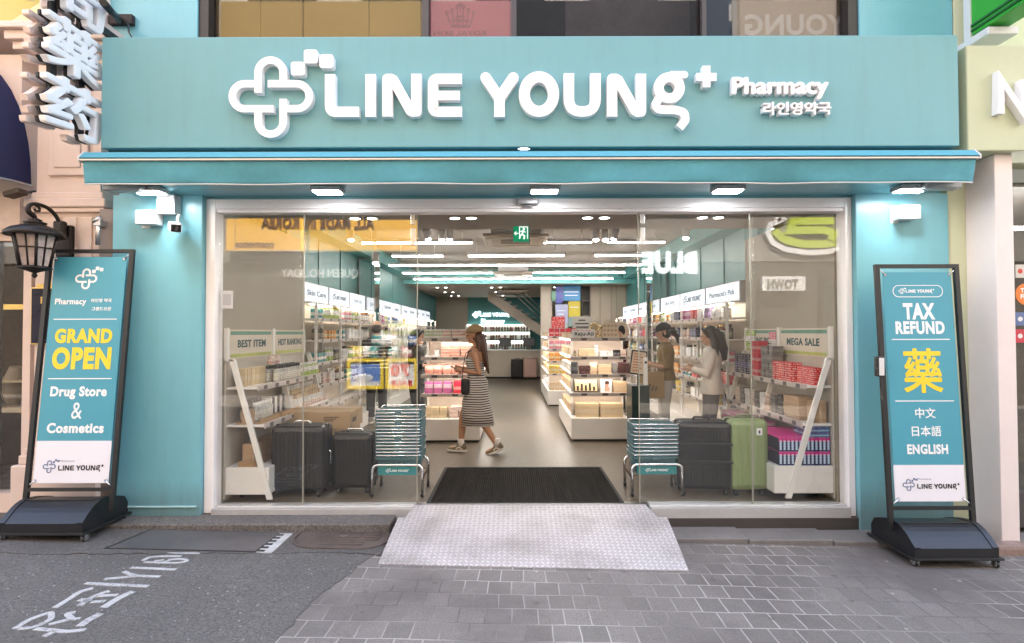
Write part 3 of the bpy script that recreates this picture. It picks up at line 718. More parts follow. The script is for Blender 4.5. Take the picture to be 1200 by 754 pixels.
b = MB(); b.prism([(ax0, 4.20, 2.905), (ax0, 4.255, 2.962), (ax0, 4.50, 2.985), (ax0, 4.50, 2.955), (ax0, 4.26, 2.90), (ax0, 4.215, 2.895)], (ax1 - ax0, 0, 0)); b.build('top_cloth', mat('awning_top_cloth', (.085, .32, .40), .6, var=.06), aw)
b = MB(); b.box(ax0 - .01, ax1 + .01, 4.205, 4.235, 2.882, 2.896, .003); b.build('front_bar', mat('awning_bar', (.70, .60, .55), .35, .3), aw)
b = MB(); pts0 = []
for i in range(n + 1):
    x = ax0 + .01 + (ax1 - ax0 - .02) * i / n; pts0.append((x, 4.256 + cloth_y(x, 1) , 2.709))
b.tube(pts0, .0055, 6); b.build('hem_piping', WPAINT, aw)
for x in (ax0 - .012, ax1 + .002):
    b = MB(); b.prism([(x, 4.20, 2.88), (x, 4.20, 2.91), (x, 4.255, 2.968), (x, 4.50, 2.99), (x, 4.50, 2.94), (x, 4.25, 2.875)], (.01, 0, 0)); b.build('end_cap', WPAINT, aw)
b = MB(); b.box(-3.35, 3.58, 4.30, 4.46, 2.815, 2.93, .02); b.build('roller', mat('dark_teal_metal', (.02, .10, .115), .5), aw)
b = MB(); x = P(614, 173, 4.38).x; b.box(x - .035, x + .035, 4.36, 4.40, 3.0, 3.03, .004); b.tube([(x - .05, 4.375, 3.018), (x + .05, 4.375, 3.018)], .01, 8); b.build('bracket', CHROME, aw)
fl = None
for i, (px, lab) in enumerate(((175, 'lit flood light under the awning, farthest left above the grey wall box'), (384, 'lit flood light under the awning above the left glass pane'), (638, 'lit flood light under the awning above the doorway'), (853, 'lit flood light under the awning above the right sliding leaf'), (1067, 'lit flood light under the awning above the right column'))):
    x = P(px, 222, 4.52).x
    if fl is None:
        fl = thing('flood_light', lab, 'light', (x, 4.52, 2.756), 0, 'flood lights under the awning'); L = fl
        b = MB(); b.box(-.125, .125, -.075, .075, -.045, -.006, .008); b.build('housing', mat('light_grey_cast', (.45, .45, .46), .4, .5), L, local=True)
        b = MB(); b.box(-.105, .105, -.06, .06, -.0495, -.0455); b.build('lens', mat('flood_lens_lit', (1, 1, 1), .5, var=0, emit=13, ecol=(.96, .98, 1)), L, local=True)
        b = MB(); b.tube([(-.06, 0, -.01), (-.06, 0, .002)], .012, 8); b.tube([(.06, 0, -.01), (.06, 0, .002)], .012, 8); b.build('mount', STEEL, L, local=True)
    else: L = dup(fl, (x, 4.52, 2.756), label=lab)
for sgn, px in ((-1, 154), (1, 1098)):
    x = P(px, 222, 4.5).x
    t = thing('awning_motor', 'grey end bracket of the awning beside the %s flood light' % ('far left' if sgn < 0 else 'far right'), 'bracket', (x, 4.45, 2.756))
    b = MB(); b.box(x - .17, x + .13, 4.40, 4.50, 2.70, 2.752, .012); b.tube([(x - .02 * sgn, 4.45, 2.72), (x + .17 * -sgn, 4.43, 2.73)], .014, 8); b.build('case', mat('grey_bracket', (.28, .29, .30), .4, .3), t)
t = thing('junction_box', 'tall pale grey box fixed high on the left teal column', 'box', (-3.06, 4.78, 2.6))
a_, c_ = P(185, 229, 4.70), P(206, 251, 4.70); b = MB(); b.box(a_.x, c_.x, 4.68, 4.78, c_.z, a_.z, .006); b.build('case', mat('box_grey', (.42, .43, .44), .45), t)
b = MB(); b.box(a_.x + .012, c_.x - .012, 4.677, 4.682, c_.z + .012, a_.z - .012, .004); b.build('cover', mat('box_grey2', (.48, .49, .50), .45), t)
for px, py, lab in ((175, 256, 'white cube wall lamp on the left teal column beside the grey box'), (1062, 250, 'white cube wall lamp high on the right teal column')):
    p = P(px, py, 4.72); t = thing('wall_lamp', lab, 'lamp', (p.x, 4.78, p.z), 0, 'white cube wall lamps')
    b = MB(); b.box(p.x - .085, p.x + .085, 4.66, 4.775, p.z - .06, p.z + .06, .006); b.build('case', WPAINT, t)
    b = MB(); b.box(p.x - .1, p.x - .03, 4.773, 4.779, p.z - .075, p.z + .075); b.build('back_plate', WSHELF, t)
p = P(205, 267, 4.66); t = thing('security_camera', 'white bullet security camera under the grey box', 'camera', (p.x, 4.78, p.z + .08))
rot = Matrix.Rotation(R(38), 3, 'Z') @ Matrix.Rotation(R(14), 3, 'X')
b = MB(); b.box(p.x - .045, p.x + .045, p.y - .08, p.y + .08, p.z - .035, p.z + .045, .014, rot=rot); b.build('body', WHITE, t)
b = MB(); q = p + rot @ Vector((0, -.083, .002)); b.box(q.x - .037, q.x + .037, q.y - .006, q.y + .006, q.z - .03, q.z + .03, .004, rot=rot); b.lathe([(.02, -.004), (.02, .004)], q + rot @ Vector((0, -.006, 0)), 14, ax='Y'); b.build('lens', mat('camera_glass', (.01, .01, .012), .08), t)
b = MB(); b.tube([(p.x, 4.70, p.z + .03), (p.x, 4.70, p.z + .10), (p.x, 4.72, p.z + .12)], .012, 8); b.build('bracket', WPAINT, t)
t = thing('conduit', 'thin black cable and bracket on the upper wall above the fascia', 'cable', P(145, 26, 4.95))
b = MB(); a_ = P(143, 25, 4.94); b.box(P(130, 24, 4.94).x, P(158, 24, 4.94).x, 4.90, 4.95, a_.z - .045, a_.z + .045, .006); b.build('bracket', mat('rusty_black', (.03, .02, .018), .6, .3, var=.4, vs=30), t)
b = MB(); b.tube([P(121, 3, 4.3), P(132, 16, 4.6), P(140, 24, 4.90)], .03, 8); b.build('arm', BLKMET, t)
b = MB(); b.tube([P(150, 26, 4.89), P(151, 38, 4.90), P(157, 48, 4.90), P(230, 47.5, 4.92)], .008, 6); b.build('wire', BLACK, t)
# ================================================================== THE WORDMARK, drawn in strokes (photo units)
def N_(dx): return [([(453.4 + dx, 136), (453.4 + dx, 91.5)], 12, False, (0, 1)), ([(487.4 + dx, 130), (487.4 + dx, 85.5)], 12, False, (1, 0)), ([(457.5 + dx, 91.3), (460.5 + dx, 93), (480.5 + dx, 128.6), (483.5 + dx, 130.3)], 12, False, (1, 1))]
LETTERS = [
    ('L', [(fillet([(386, 86), (386, 130.3), (420, 130.3)], 7), 12, False, (0, 0))]),
    ('I', [([(433.5, 86), (433.5, 136.3)], 12, False, (0, 0))]),
    ('N', N_(0)),
    ('E', [(fillet([(541, 91.5), (507, 91.5), (507, 130.3), (541, 130.3)], 6), 12, False, (0, 0)), ([(511, 111), (538.5, 111)], 11, False, (0, 0))]),
    ('Y', [([(569, 90), (585.2, 114), (601.5, 90)], 12.5, False, (1, 1)), ([(585.2, 112), (585.2, 136.3)], 12.5, False, (0, 0))]),
    ('O', [(arc(631.7, 109.5, 17.2, 0, 352, 40, ry=20.3), 13, True, (0, 0))]),
    ('U', [(fillet([(667, 85), (667, 130), (698.2, 130), (698.2, 85)], 15.5, 12), 12.3, False, (0, 0))]),
    ('N', N_(264.4)),
    ('G', [(arc(785, 102, 12.4, 0, 350, 30), 11.5, True, (0, 0)), ([(786, 86.6), (803, 86.6)], 8.5, False, (0, 1)),
           (fillet([(775, 112), (768.5, 121), (772, 127.5), (792, 128), (803, 131), (804, 140), (797, 149)], 6, 6), 10, False, (1, 0))]),
    ('plus', [([(817, 89.3), (840.5, 89.3)], 9.3, False, (0, 0)), ([(828.8, 76), (828.8, 101.5)], 9.3, False, (0, 0))]),
]
LOGO = [
    ([(301.2, 108)] + [Vector((p.x, p.y)) for p in arc(316, 84.3, 14.8, 180, 360, 16)] + [(330.8, 93.2)], 8.7),
    ([(312.7, 97.3)] + arc(346.7, 112, 14.7, -90, 90, 16) + [(335.4, 126.7)], 8.7),
    ([(330.8, 115)] + arc(316, 141.7, 14.8, 0, 180, 16) + [(301.2, 131.2)], 8.7),
    ([(319.3, 126.7)] + arc(285.7, 112, 14.7, 90, 270, 16) + [(296.6, 97.3)], 8.7),
]
DOTS = [(348, 79.5), (363.3, 65.2), (381.7, 70.8)]
def draw_logo(b, fn, d0, d1, dots=True):
    for pts, wd in LOGO: b.ribbon(pts, wd, fn, d0, d1)
    if dots:
        for cx, cy_ in DOTS: dot(b, cx, cy_, fn, d0, d1)
def dot(b, cx, cy_, fn, d0, d1):
    o = rr(cx, cy_, 8.1, 8.1, 3, 4); n = len(b.v)
    b.v += [Vector(fn(x, y, d1)) for x, y in o] + [Vector(fn(x, y, d0)) for x, y in o]; k = len(o)
    b.face(range(n, n + k)); b.face(range(n + 2 * k - 1, n + k - 1, -1))
    for i in range(k): b.face((n + i, n + k + i, n + k + (i + 1) % k, n + (i + 1) % k))
def draw_word(b, fn, d0, d1):
    for nm, st in LETTERS:
        for i, (pts, wd, cl, re_) in enumerate(st): b.ribbon(pts, wd, fn, d0, d1 - .0002 * i, closed=cl, round_ends=re_)
def mark(M, width, thick=.002, logo=True, word=True, dots=True):
    """flat wordmark centred on plane M, width metres"""
    x0, x1 = (267 if logo else 380), (841 if word else 390); s = width / (x1 - x0); cx, cy_ = (x0 + x1) / 2, 112
    fn = lambda u, v, d: M @ Vector(((u - cx) * s, -(v - cy_) * s, d))
    b = MB()
    if logo: draw_logo(b, fn, 0, thick, dots)
    if word: draw_word(b, fn, 0, thick)
    return b
# raised letters on the fascia
LY = 4.325
def ff(u, v, d):
    p = P(u, v, LY); return (p.x, 4.399 - d, p.z)
sg = thing('shop_sign', 'raised white shop name with clover emblem on the teal fascia', 'sign', (0, 4.4, 3.45))
names = {'plus': 'plus_mark'}
for nm, st in LETTERS:
    b = MB()
    for i, (pts, wd, cl, re_) in enumerate(st): b.ribbon(pts, wd, ff, 0, .06 - .001 * i, closed=cl, round_ends=re_)
    b.build(names.get(nm, 'letter'), WHITE, sg)
b = MB()
for i, (pts, wd) in enumerate(LOGO): b.ribbon(pts, wd, ff, 0, .06)
b.build('emblem', WHITE, sg)
for cx, cy_ in DOTS:
    b = MB(); dot(b, cx, cy_, ff, 0, .06); b.build('emblem_dot', WHITE, sg)
m1 = plane((P(916, 101, LY).x, 4.399, P(916, 102, LY).z), 'front'); k = LY / F
text('english_lettering', 'Pharmacy', m1, WHITE, h=27 * k, width=115 * k, thick=.055, bold=.042, parent=sg, res=6, copies=True)
m1 = plane((P(936, 126, LY).x, 4.399, P(936, 126, LY).z), 'front')
text('hangul_lettering', '라인영약국', m1, WHITE, h=16 * k, width=81 * k, thick=.055, bold=.03, parent=sg, res=6, copies=True)

# blade sign on the left: cut characters on a black bar, seen from its right face
bs = thing('blade_sign', 'white projecting sign of cut pharmacy characters at the far left', 'sign', (-3.45, 4.2, 3.6))
def bladeM(z): return plane((-3.455, 4.215, z), 'east')
for z, ch in ((4.20, '局'), (3.74, '藥'), (3.28, '药')):
    b = MB(); text('x', ch, bladeM(z), WHITE, h=.415, width=.56, thick=.055, bold=.020, copies=True, mb=b); b.build('character', WHITE, bs, recalc=False)
    b = MB(); text('x', ch, bladeM(z), WHITE, h=.415, width=.56, thick=.02, bold=.017, copies=True, mb=b)
    for v in b.v: v.x -= .03
    b.build('backing', BLKMET, bs, recalc=False)
    b = MB(); text('x', ch, plane((-3.60, 4.215, z), 'east'), WHITE, h=.415, width=.56, thick=.055, bold=.020, copies=True, mb=b); b.build('rear_character', mat('pink_lit_white', (.74, .60, .54), .4), bs, recalc=False)  # white rear characters; the pink of the warm light is put in their colour
b = MB(); b.box(-3.52, -3.49, 4.07, 4.13, 3.14, 4.6); b.box(-3.52, -3.49, 4.34, 4.40, 3.14, 4.6); b.box(-3.519, -3.491, 4.401, 4.96, 4.10, 4.16); b.build('post', BLKMET, bs)

# ================================================================== BANNER STANDS
BVIN = mat('banner_blue_vinyl', (.072, .325, .425), .35, var=.02, vs=2)
BWHT = mat('banner_white_vinyl', (.80, .78, .84), .4, var=.01)
def banner_stand(label, xl, xr, yb, lean, zb, zt, yf, base_x0, base_x1, zg, wf=.18):
    t = thing('banner_stand', label, 'banner', ((xl + xr) / 2, yb, zg), 0, 'banner stands on the pavement')
    H = (zt - zb); s = lean / H; cz = 1 / math.sqrt(1 + s * s); up = Vector((0, s * cz, cz)); u = Vector((1, 0, 0)); nrm = u.cross(up)
    O = Vector((xl, yb, zb)); Lh = H / cz
    M = Matrix((u, up, nrm)).transposed().to_4x4(); M.translation = O
    def pt(x, z, d=0): return M @ Vector((x, z, d))
    W = xr - xl; r = .018
    def bar(x0, x1, z0, z1, d0=-.014, d1=.014):
        q = [pt(x0, z0, d0), pt(x1, z0, d0), pt(x1, z1, d0), pt(x0, z1, d0)]; return q, nrm * (d1 - d0)
    b = MB()
    b.prism(*bar(0, .036, -.12, Lh)); b.prism(*bar(W - .036, W, -.12, Lh)); b.prism(*bar(.0361, W - .0361, Lh - .03, Lh)); b.prism(*bar(.0361, W - .0361, .035, .062))
    b.build('frame', BLKMET, t)
    # vinyl held by corner clips
    x0, x1, z0, z1 = .062, W - .062, .10, Lh - .065; zs = z0 + (z1 - z0) * wf
    b = MB(); b.prism([pt(x0, zs), pt(x1, zs), pt(x1, z1), pt(x0, z1)], nrm * .003); v = b.build('banner', BVIN, t)
    b = MB(); b.prism([pt(x0, z0), pt(x1, z0), pt(x1, zs - .0006), pt(x0, zs - .0006)], nrm * .003); v2 = b.build('white_panel', BWHT, v)
    for x, z, dx, dz in ((x0 + .02, z1 - .02, -1, 1), (x1 - .02, z1 - .02, 1, 1), (x0 + .02, z0 + .02, -1, -1), (x1 - .02, z0 + .02, 1, -1)):
        b = MB(); b.tube([pt(x, z, .006), pt(x + dx * .03, z + dz * .025, .012), pt(x + dx * .05, z + dz * .045, .004)], .005, 6); b.lathe([(.011, -.002), (.011, .002)], pt(x, z, .006), 12, ax='Y'); b.build('clip', CHROME, t)
    def place(px, pz): # local plane at fractions
        m = M.copy(); m.translation = pt(x0 + (x1 - x0) * px, z1 - (z1 - z0) * pz, .0034); return m
    wv = x1 - x0
    # weighted base: arched body on a plate with castors
    bx0, bx1, by0, by1 = base_x0, base_x1, yf, yf + .50; zp = zg + .075
    b = MB(); prof = [(by0, zp + .006), (by0, zp + .075)]
    prof += [(by0 + (by1 - by0) * (q / 14), zp + .075 + .125 * math.sin(PI * (.5 * min(1, q / 6.0)) if q <= 6 else PI * (.5 + .5 * (q - 6) / 8.0 * .72))) for q in range(1, 14)]
    prof += [(by1, zp + .085), (by1, zp + .006)]
    b.prism([(bx0, y, z) for y, z in prof], (bx1 - bx0, 0, 0)); b.build('weight', BLACK, t)
    b = MB()
    for xx in (bx0, bx1):
        xs0, xs1 = (xx, xx + .045) if xx == bx0 else (xx - .045, xx)
        b.prism([(xs0, y, z + .007) for y, z in prof[1:-1]] + [(xs0, y, z - .004) for y, z in prof[-2:0:-1]], (xs1 - xs0, 0, 0))
    b.box(bx0 + .05, bx1 - .05, by0 + .185, by0 + .215, zp + .196, zp + .206, .003); b.build('weight_rim', BLACK, t)
    b = MB(); b.box(bx0 - .02, bx1 + .03, by0 - .015, by1 + .03, zp - .012, zp + .0055, .003); b.build('base_plate', BLKMET, t)
    for x in (bx0 + .02, bx1 - .0):
        for y in (by0 + .03, by1 - .03):
            cst = MB(); zc = gz(x) + .026
            cst.lathe([(.025, -.011), (.027, -.008), (.027, .008), (.025, .011)], (x, y, zc), 16, ax='X'); c = cst.build('castor', BLACK, t)
            k = MB(); k.box(x - .016, x + .016, y - .012, y + .012, zc + .027, zp - .013, .003); k.box(x - .018, x - .013, y - .02, y + .02, zc - .012, zc + .03); k.box(x + .013, x + .018, y - .02, y + .02, zc - .012, zc + .03); k.build('fork', CHROME, c)
    return v, v2, place, wv, t
def words(v, place, wv, rows):
    for s, px, pz, wf, hf, m_, bold, cp in rows:
        text('lettering', s, place(px, pz), m_, width=wv * wf, h=hf, thick=.0012, bold=bold, parent=v, copies=cp, res=4)
def rule(v, place, wv, pz, w0=.86):
    b = MB(); m_ = place(.5, pz); b.prism([m_ @ Vector(q) for q in ((-wv * w0 / 2, -.004, 0), (wv * w0 / 2, -.004, 0), (wv * w0 / 2, .004, 0), (-wv * w0 / 2, .004, 0))], m_.to_3x3() @ Vector((0, 0, .0012))); b.build('rule', WHITE, v)
v, v2, pl, wv, LB = banner_stand('left blue banner stand announcing a grand open on black base', -4.02, -3.275, 4.50, .20, .215, 2.265, 4.27, -4.01, -3.36, -.085)
# the emblem alone is narrower than the word: drawn at its own scale
b = MB(); m_ = pl(.50, .10); s_ = wv * .375 / 122
fn = lambda u, vv, d: m_ @ Vector(((u - 328) * s_, -(vv - 112) * s_, d)); draw_logo(b, fn, 0, .0012); b.build('emblem', WHITE, v)
words(v, pl, wv, [('Pharmacy', .28, .208, .43, .066, WHITE, .03, False), ('라인영 약국', .70, .200, .28, .032, WHITE, .02, False), ('그랜드오픈', .71, .238, .27, .032, WHITE, .02, False),
    ('GRAND', .5, .36, .78, .125, YEL, .05, False), ('OPEN', .5, .46, .80, .19, YEL, .05, False), ('Drug Store', .5, .612, .76, .108, WHITE, .04, False), ('&', .5, .69, .14, .135, WHITE, .0, False), ('Cosmetics', .5, .765, .76, .085, WHITE, .04, False)])
rule(v, pl, wv, .285); rule(v, pl, wv, .55)
def foot(v2, pl, wv):
    b = MB(); m_ = pl(.5, .93); s_ = wv * .17 / 97
    fn = lambda u, vv, d: m_ @ Vector(((u - 316) * s_ - wv * .30, -(vv - 112) * s_, d)); draw_logo(b, fn, 0, .0012); b.build('emblem', mat('grey_blue_ink', (.16, .20, .32), .5, var=0), v2)
    b = MB(); s2 = wv * .60 / 460
    fn = lambda u, vv, d: m_ @ Vector(((u - 610) * s2 + wv * .12, -(vv - 112) * s2 - .012, d)); draw_word(b, fn, 0, .0012); b.build('lettering', BINK, v2)
    text('small_lettering', 'Pharmacy', plane(m_ @ Vector((-wv * .07, .045, 0)), (1, 0, 0), (m_.to_3x3() @ Vector((0, 1, 0)))), mat('grey_ink', (.4, .4, .5), .5, var=0), width=wv * .2, h=.017, thick=.0012, bold=.02, parent=v2)
foot(v2, pl, wv)
v, v2, pl, wv, RB = banner_stand('right blue banner stand offering tax refund on black base', 2.95, 3.635, 4.35, .12, .095, 2.09, 4.12, 2.99, 3.62, gz(3.4), .155)
b = MB(); m_ = pl(.5, .085)
o_ = rr(0, 0, wv * .36, .047, .046, 8); b.ribbon(o_, .006, lambda u, vv, d: m_ @ Vector((u, vv, d)), 0, .0012, closed=True); b.build('outline', WHITE, v)
mark(pl(.48, .085), wv * .52, .0012).build('lettering', WHITE, v)
words(v, pl, wv, [('TAX', .5, .175, .46, .135, WHITE, .045, False), ('REFUND', .5, .248, .71, .105, WHITE, .045, False), ('藥', .5, .437, .56, .36, YEL, .016, True),
    ('中文', .5, .622, .29, .083, WHITE, .014, True), ('日本語', .5, .70, .42, .083, WHITE, .014, True), ('ENGLISH', .5, .778, .58, .078, WHITE, .04, False)])
rule(v, pl, wv, .30, .84); rule(v, pl, wv, .57, .84)
foot(v2, pl, wv)
b = MB(); b.box(2.90, 2.955, 4.36, 4.42, 1.18, 1.34, .01); b.build('hinge_block', BLACK, RB)
b = MB(); b.box(2.905, 2.945, 4.355, 4.362, 1.19, 1.33, .003); b.build('hinge_plate', WPAINT, RB)

# ================================================================== NEIGHBOURS
nb = thing('pink_building', 'pink stone neighbour building with a panelled pilaster at far left', 'building', (-4.5, 4.95, 0))
b = MB()
b.box(-4.27, -3.70, 4.86, 5.2, -.1, 10); b.box(-4.16, -3.80, 4.835, 4.861, 2.95, 4.0, .01); b.box(-4.10, -3.86, 4.825, 4.836, 3.02, 3.93, .006)
for x in (-4.10, -3.96, -3.82): b.box(x - .055, x + .055, 4.848, 4.861, .55, 2.58, .006)
b.box(-4.34, -3.62, 4.80, 4.99, 2.66, 2.74, .012); b.box(-4.32, -3.64, 4.82, 4.99, 2.62, 2.659, .006); b.box(-4.30, -3.66, 4.83, 4.99, 2.742, 2.80, .01)
b.box(-4.36, -3.62, 4.74, 5.0, -.14, .40, .012); b.box(-4.33, -3.64, 4.78, 5.0, .401, .48, .012); b.box(-4.30, -3.66, 4.80, 5.0, .481, .54, .01)
b.box(-4.42, -3.60, 4.76, 5.0, 4.05, 4.12, .01); b.box(-4.46, -3.58, 4.72, 5.0, 4.121, 4.20, .01); b.box(-4.50, -3.56, 4.68, 5.0, 4.201, 4.26, .01)
b.build('pilaster', PINKST, nb)
b = MB(); b.box(-9, -4.42, 4.86, 5.2, 2.45, 4.05); b.box(-9, -4.5, 4.70, 5.2, 4.2, 4.26); b.box(-9, -4.27, 4.95, 5.3, 4.9, 10); b.box(-9, -5.9, 4.86, 5.2, -.1, 2.45); b.build('wall', PINKST, nb)
wn_ = MB(); wn_.box(-4.43, -4.36, 4.92, 5.0, -.05, 2.45); wn_.box(-5.9, -4.431, 4.92, 5.0, 2.38, 2.45); wn_.box(-5.9, -4.431, 4.90, 5.02, -.1, .12)
wd_ = wn_.build('shop_window', PINKST, nb)
b = MB(); b.box(-5.9, -4.43, 4.95, 4.96, .12, 2.38); b.build('pane', GLASS, wd_)
b = MB(); b.box(-4.70, -4.665, 4.93, 4.98, .12, 2.38); b.build('mullion', STEEL, wd_)
b = MB(); b.box(-6.2, -4.28, 6.6, 6.7, -.1, 2.6); b.box(-4.30, -4.27, 5.2, 6.6, -.1, 2.6); b.box(-6.2, -4.28, 5.21, 6.6, -.1, -.05); b.build('room', mat('brown_room', (.10, .07, .045), .6, var=.4, vs=2), nb)
b = MB(); b.box(-5.8, -4.45, 5.5, 6.0, .75, .80); b.box(-5.8, -4.45, 5.5, 6.0, 1.05, 1.07); b.build('display_counter', mat('counter_cream', (.45, .38, .28), .4), nb)
b = MB(); b.box(-6.0, -4.35, 5.35, 5.40, 1.78, 1.83); b.build('gold_rail', GOLD, nb)
b = MB()
for i in range(4): b.tube([(-5.5 + i * .28, 5.7, .80), (-5.5 + i * .28, 5.7, 1.0), (-5.46 + i * .28, 5.68, 1.2)], [.05, .11, .05], 10)
b.build('display_bust', mat('display_cloth', (.35, .30, .25), .7), nb)
b = MB(); b.box(-5.9, -4.3, 5.0, 5.05, 4.26, 4.9); b.build('upper_pane', mat('amber_glass', (.45, .36, .06), .15), nb)
b = MB(); b.prism([(-4.6, 4.985, 4.26), (-4.9, 4.985, 4.26), (-4.35, 4.985, 4.62), (-4.3, 4.985, 4.56)], (0, .012, 0)); b.build('glazing_bar', mat('pale_bar', (.6, .55, .3), .3), nb)
t = thing('dome_awning', 'dark navy rounded awning over the neighbour window at far left', 'awning', (-5.3, 4.9, 2.85))
b = MB(); nn, mm = 26, 10; cx, ry, rz_, rx = -5.35, .75, 1.22, 1.03
for i in range(nn + 1):
    a = PI * i / nn
    for j in range(mm + 1):
        e = PI / 2 * j / mm
        b.v.append(Vector((cx - rx * math.cos(a) * math.cos(e) ** .6, 4.86 - ry * math.sin(a) * math.cos(e) ** .8, 2.87 + rz_ * math.sin(e))))
for i in range(nn):
    for j in range(mm): b.face((i * (mm + 1) + j, (i + 1) * (mm + 1) + j, (i + 1) * (mm + 1) + j + 1, i * (mm + 1) + j + 1), True)
b.build('canvas', NAVY, t)
b = MB(); b.tube([(cx - rx * math.cos(PI * i / nn), 4.86 - ry * math.sin(PI * i / nn), 2.865) for i in range(nn + 1)], .012, 6); b.build('hoop', STEEL, t)
t = thing('spot_lamp', 'small dark spot lamp under the navy awning', 'lamp', P(18, 226, 4.7))
p = P(18, 227, 4.7); b = MB(); b.box(p.x - .07, p.x + .07, p.y - .05, p.y + .05, p.z - .025, p.z + .025, .01, rot=Matrix.Rotation(R(-15), 3, 'Y')); b.build('head', mat('bronze_lamp', (.06, .045, .035), .4, .5), t); b = MB(); b.tube([(p.x + .02, p.y, p.z), (p.x + .02, 4.87, p.z + .06)], .012, 6); b.build('arm', BLKMET, t)
# lantern
IRON = mat('wrought_iron', (.018, .013, .012), .45, .4, var=.2, vs=20)
lp = P(41, 285, 4.52); t = thing('wall_lantern', 'black wrought iron lantern on a scroll arm on the pilaster', 'lantern', (lp.x, 4.86, lp.z + .1))
b = MB(); n6 = 6
def hexr(r, z, a0=.26): return [Vector((lp.x + r * math.cos(a0 + PI / 3 * i), lp.y + r * math.sin(a0 + PI / 3 * i), z)) for i in range(6)]
zt, zb_ = lp.z + .085, lp.z - .205
for i in range(6):
    A, B = hexr(.160, zt)[i], hexr(.105, zb_)[i]; A2, B2 = hexr(.160, zt)[(i + 1) % 6], hexr(.105, zb_)[(i + 1) % 6]
    b.tube([A, B], .011, 6); b.tube([A.lerp(A2, .5), B.lerp(B2, .5)], .006, 6); b.tube([A.lerp(B, .45), A2.lerp(B2, .45)], .006, 6); b.tube([B, B2], .012, 6)
b.build('cage', IRON, t)
b = MB(); A, B = hexr(.153, zt), hexr(.098, zb_)
for i in range(6): b.prism([A[i], A[(i + 1) % 6], B[(i + 1) % 6], B[i]], (Vector((lp.x, lp.y, 0)) - (A[i] + A[(i + 1) % 6]) / 2 * Vector((1, 1, 0)).to_4d().to_3d() if False else Vector((0, 0, .0015))))
b.build('glass', mat('seeded_glass', (.42, .34, .32), .15, var=.35, vs=14), t)
b = MB(); b.lathe([(.205, zt - .03 ), (.20, zt + .0), (.165, zt + .03), (.09, zt + .06), (.06, zt + .065), (.075, zt + .075), (.08, zt + .085), (.04, zt + .095), (.05, zt + .105), (.012, zt + .125), (.01, zt + .14)], (lp.x, lp.y, 0), 24); b.build('cap', IRON, t); b = MB()
b.lathe([(.01, zb_ - .085), (.022, zb_ - .065), (.012, zb_ - .045), (.05, zb_ - .03), (.12, zb_ - .008), (.12, zb_)], (lp.x, lp.y, 0), 18); b.build('finial', IRON, t)
b = MB(); zc = zt + .13
sp_ = [(0, .0), (-.055, .05), (-.06, .11), (-.02, .15), (.035, .13), (.04, .085), (.0, .075), (-.01, .10)]
arm = [(0.0, -.01), (-.07, .06), (-.055, .16), (.02, .205), (.12, .185), (.20, .10), (.245, -.02), (.27, -.10)]
b.tube([(lp.x, lp.y + q.x, zc + q.y * .55) for q in cr(arm, 6)], .016, 8)
b.tube([(lp.x, lp.y + q.x * .9, zc + q.y * .6 + .01) for q in cr(sp_, 6)], .010, 8); b.build('scroll_arm', IRON, t)
bx = lp.x - .0; b = MB(); b.box(bx - .07, bx + .07, 4.80, 4.845, zt - .16, zt + .12, .01); b.box(bx - .045, bx + .045, 4.735, 4.802, zt + .02, zt + .15, .02); b.build('wall_plate', IRON, t)
t = thing('wall_plaque', 'dark blue plaque with gold edge half hidden behind the left banner', 'plaque', P(48, 372, 4.82))
a_, c_ = P(37, 337, 4.82), P(75, 404, 4.82); b = MB(); b.box(a_.x, c_.x, 4.815, 4.848, c_.z, a_.z, .004); b.box(a_.x + .05, c_.x - .05, 4.815, 4.847, a_.z + .001, a_.z + .03); b.build('border', GOLD, t)
b = MB(); b.box(a_.x + .012, c_.x - .012, 4.808, 4.814, c_.z + .012, a_.z - .012); b.build('board', mat('plaque_navy', (.012, .012, .03), .2, var=.3, vs=6), t)
text('lettering', 'R', plane((P(51, 352, 4.806).x, 4.8075, P(51, 352, 4.806).z)), GOLD, h=.06, thick=.003, bold=.02, parent=t)
t = thing('bracket_pipe', 'grey pipe bracket between the pilaster and the teal column', 'pipe', P(116, 275, 4.75))
b = MB(); a_ = P(116, 258, 4.75); b.box(-3.66, -3.535, 4.80, 5.0, -.1, 2.64); b.build('infill', mat('infill_brown', (.26, .21, .19), .6), t)
b = MB(); b.tube([(a_.x, 4.74, a_.z - .22), (a_.x, 4.74, a_.z + .02)], .018, 8); b.box(a_.x - .03, a_.x + .03, 4.72, 4.80, a_.z - .06, a_.z, .008); b.tube([(a_.x - .035, 4.73, a_.z - .02), (a_.x + .035, 4.73, a_.z + .015)], .02, 8); b.build('pipe', STEEL, t)
# right neighbour
nr_ = thing('green_building', 'pale green neighbour building with a beige sign fascia at far right', 'building', (4.5, 4.9, 0))
b = MB(); b.box(3.82, 4.16, 4.80, 5.2, -.4, 3.2); b.box(4.03, 9, 4.95, 5.3, 3.2, 10); b.build('wall', GREENW, nr_)
b = MB(); a_, c_ = P(1137, 53, 4.42), P(1137, 177, 4.42); b.box(3.70, 7.0, 4.42, 4.94, c_.z, a_.z, .01); b.build('fascia', mat('beige_green_fascia', (.50, .53, .36), .55, var=.05, vs=2, bump=.1, bs=160), nr_)
b = MB(); b.box(3.98, 4.13, 4.50, 4.80, -.35, c_.z - .002, .006); b.build('pillar', PILLAR, nr_)
b = MB(); b.box(4.161, 7, 4.95, 4.96, .1, c_.z); b.build('pane', GLASS, nr_)
b = MB(); b.box(4.161, 7, 6.9, 7.0, -.2, 2.9); b.box(4.161, 7, 4.97, 6.9, 2.86, 2.9); b.box(4.161, 7, 4.97, 6.9, -.2, -.1); b.build('room', mat('dark_shop_room', (.07, .06, .05), .6, var=.5, vs=3), nr_)
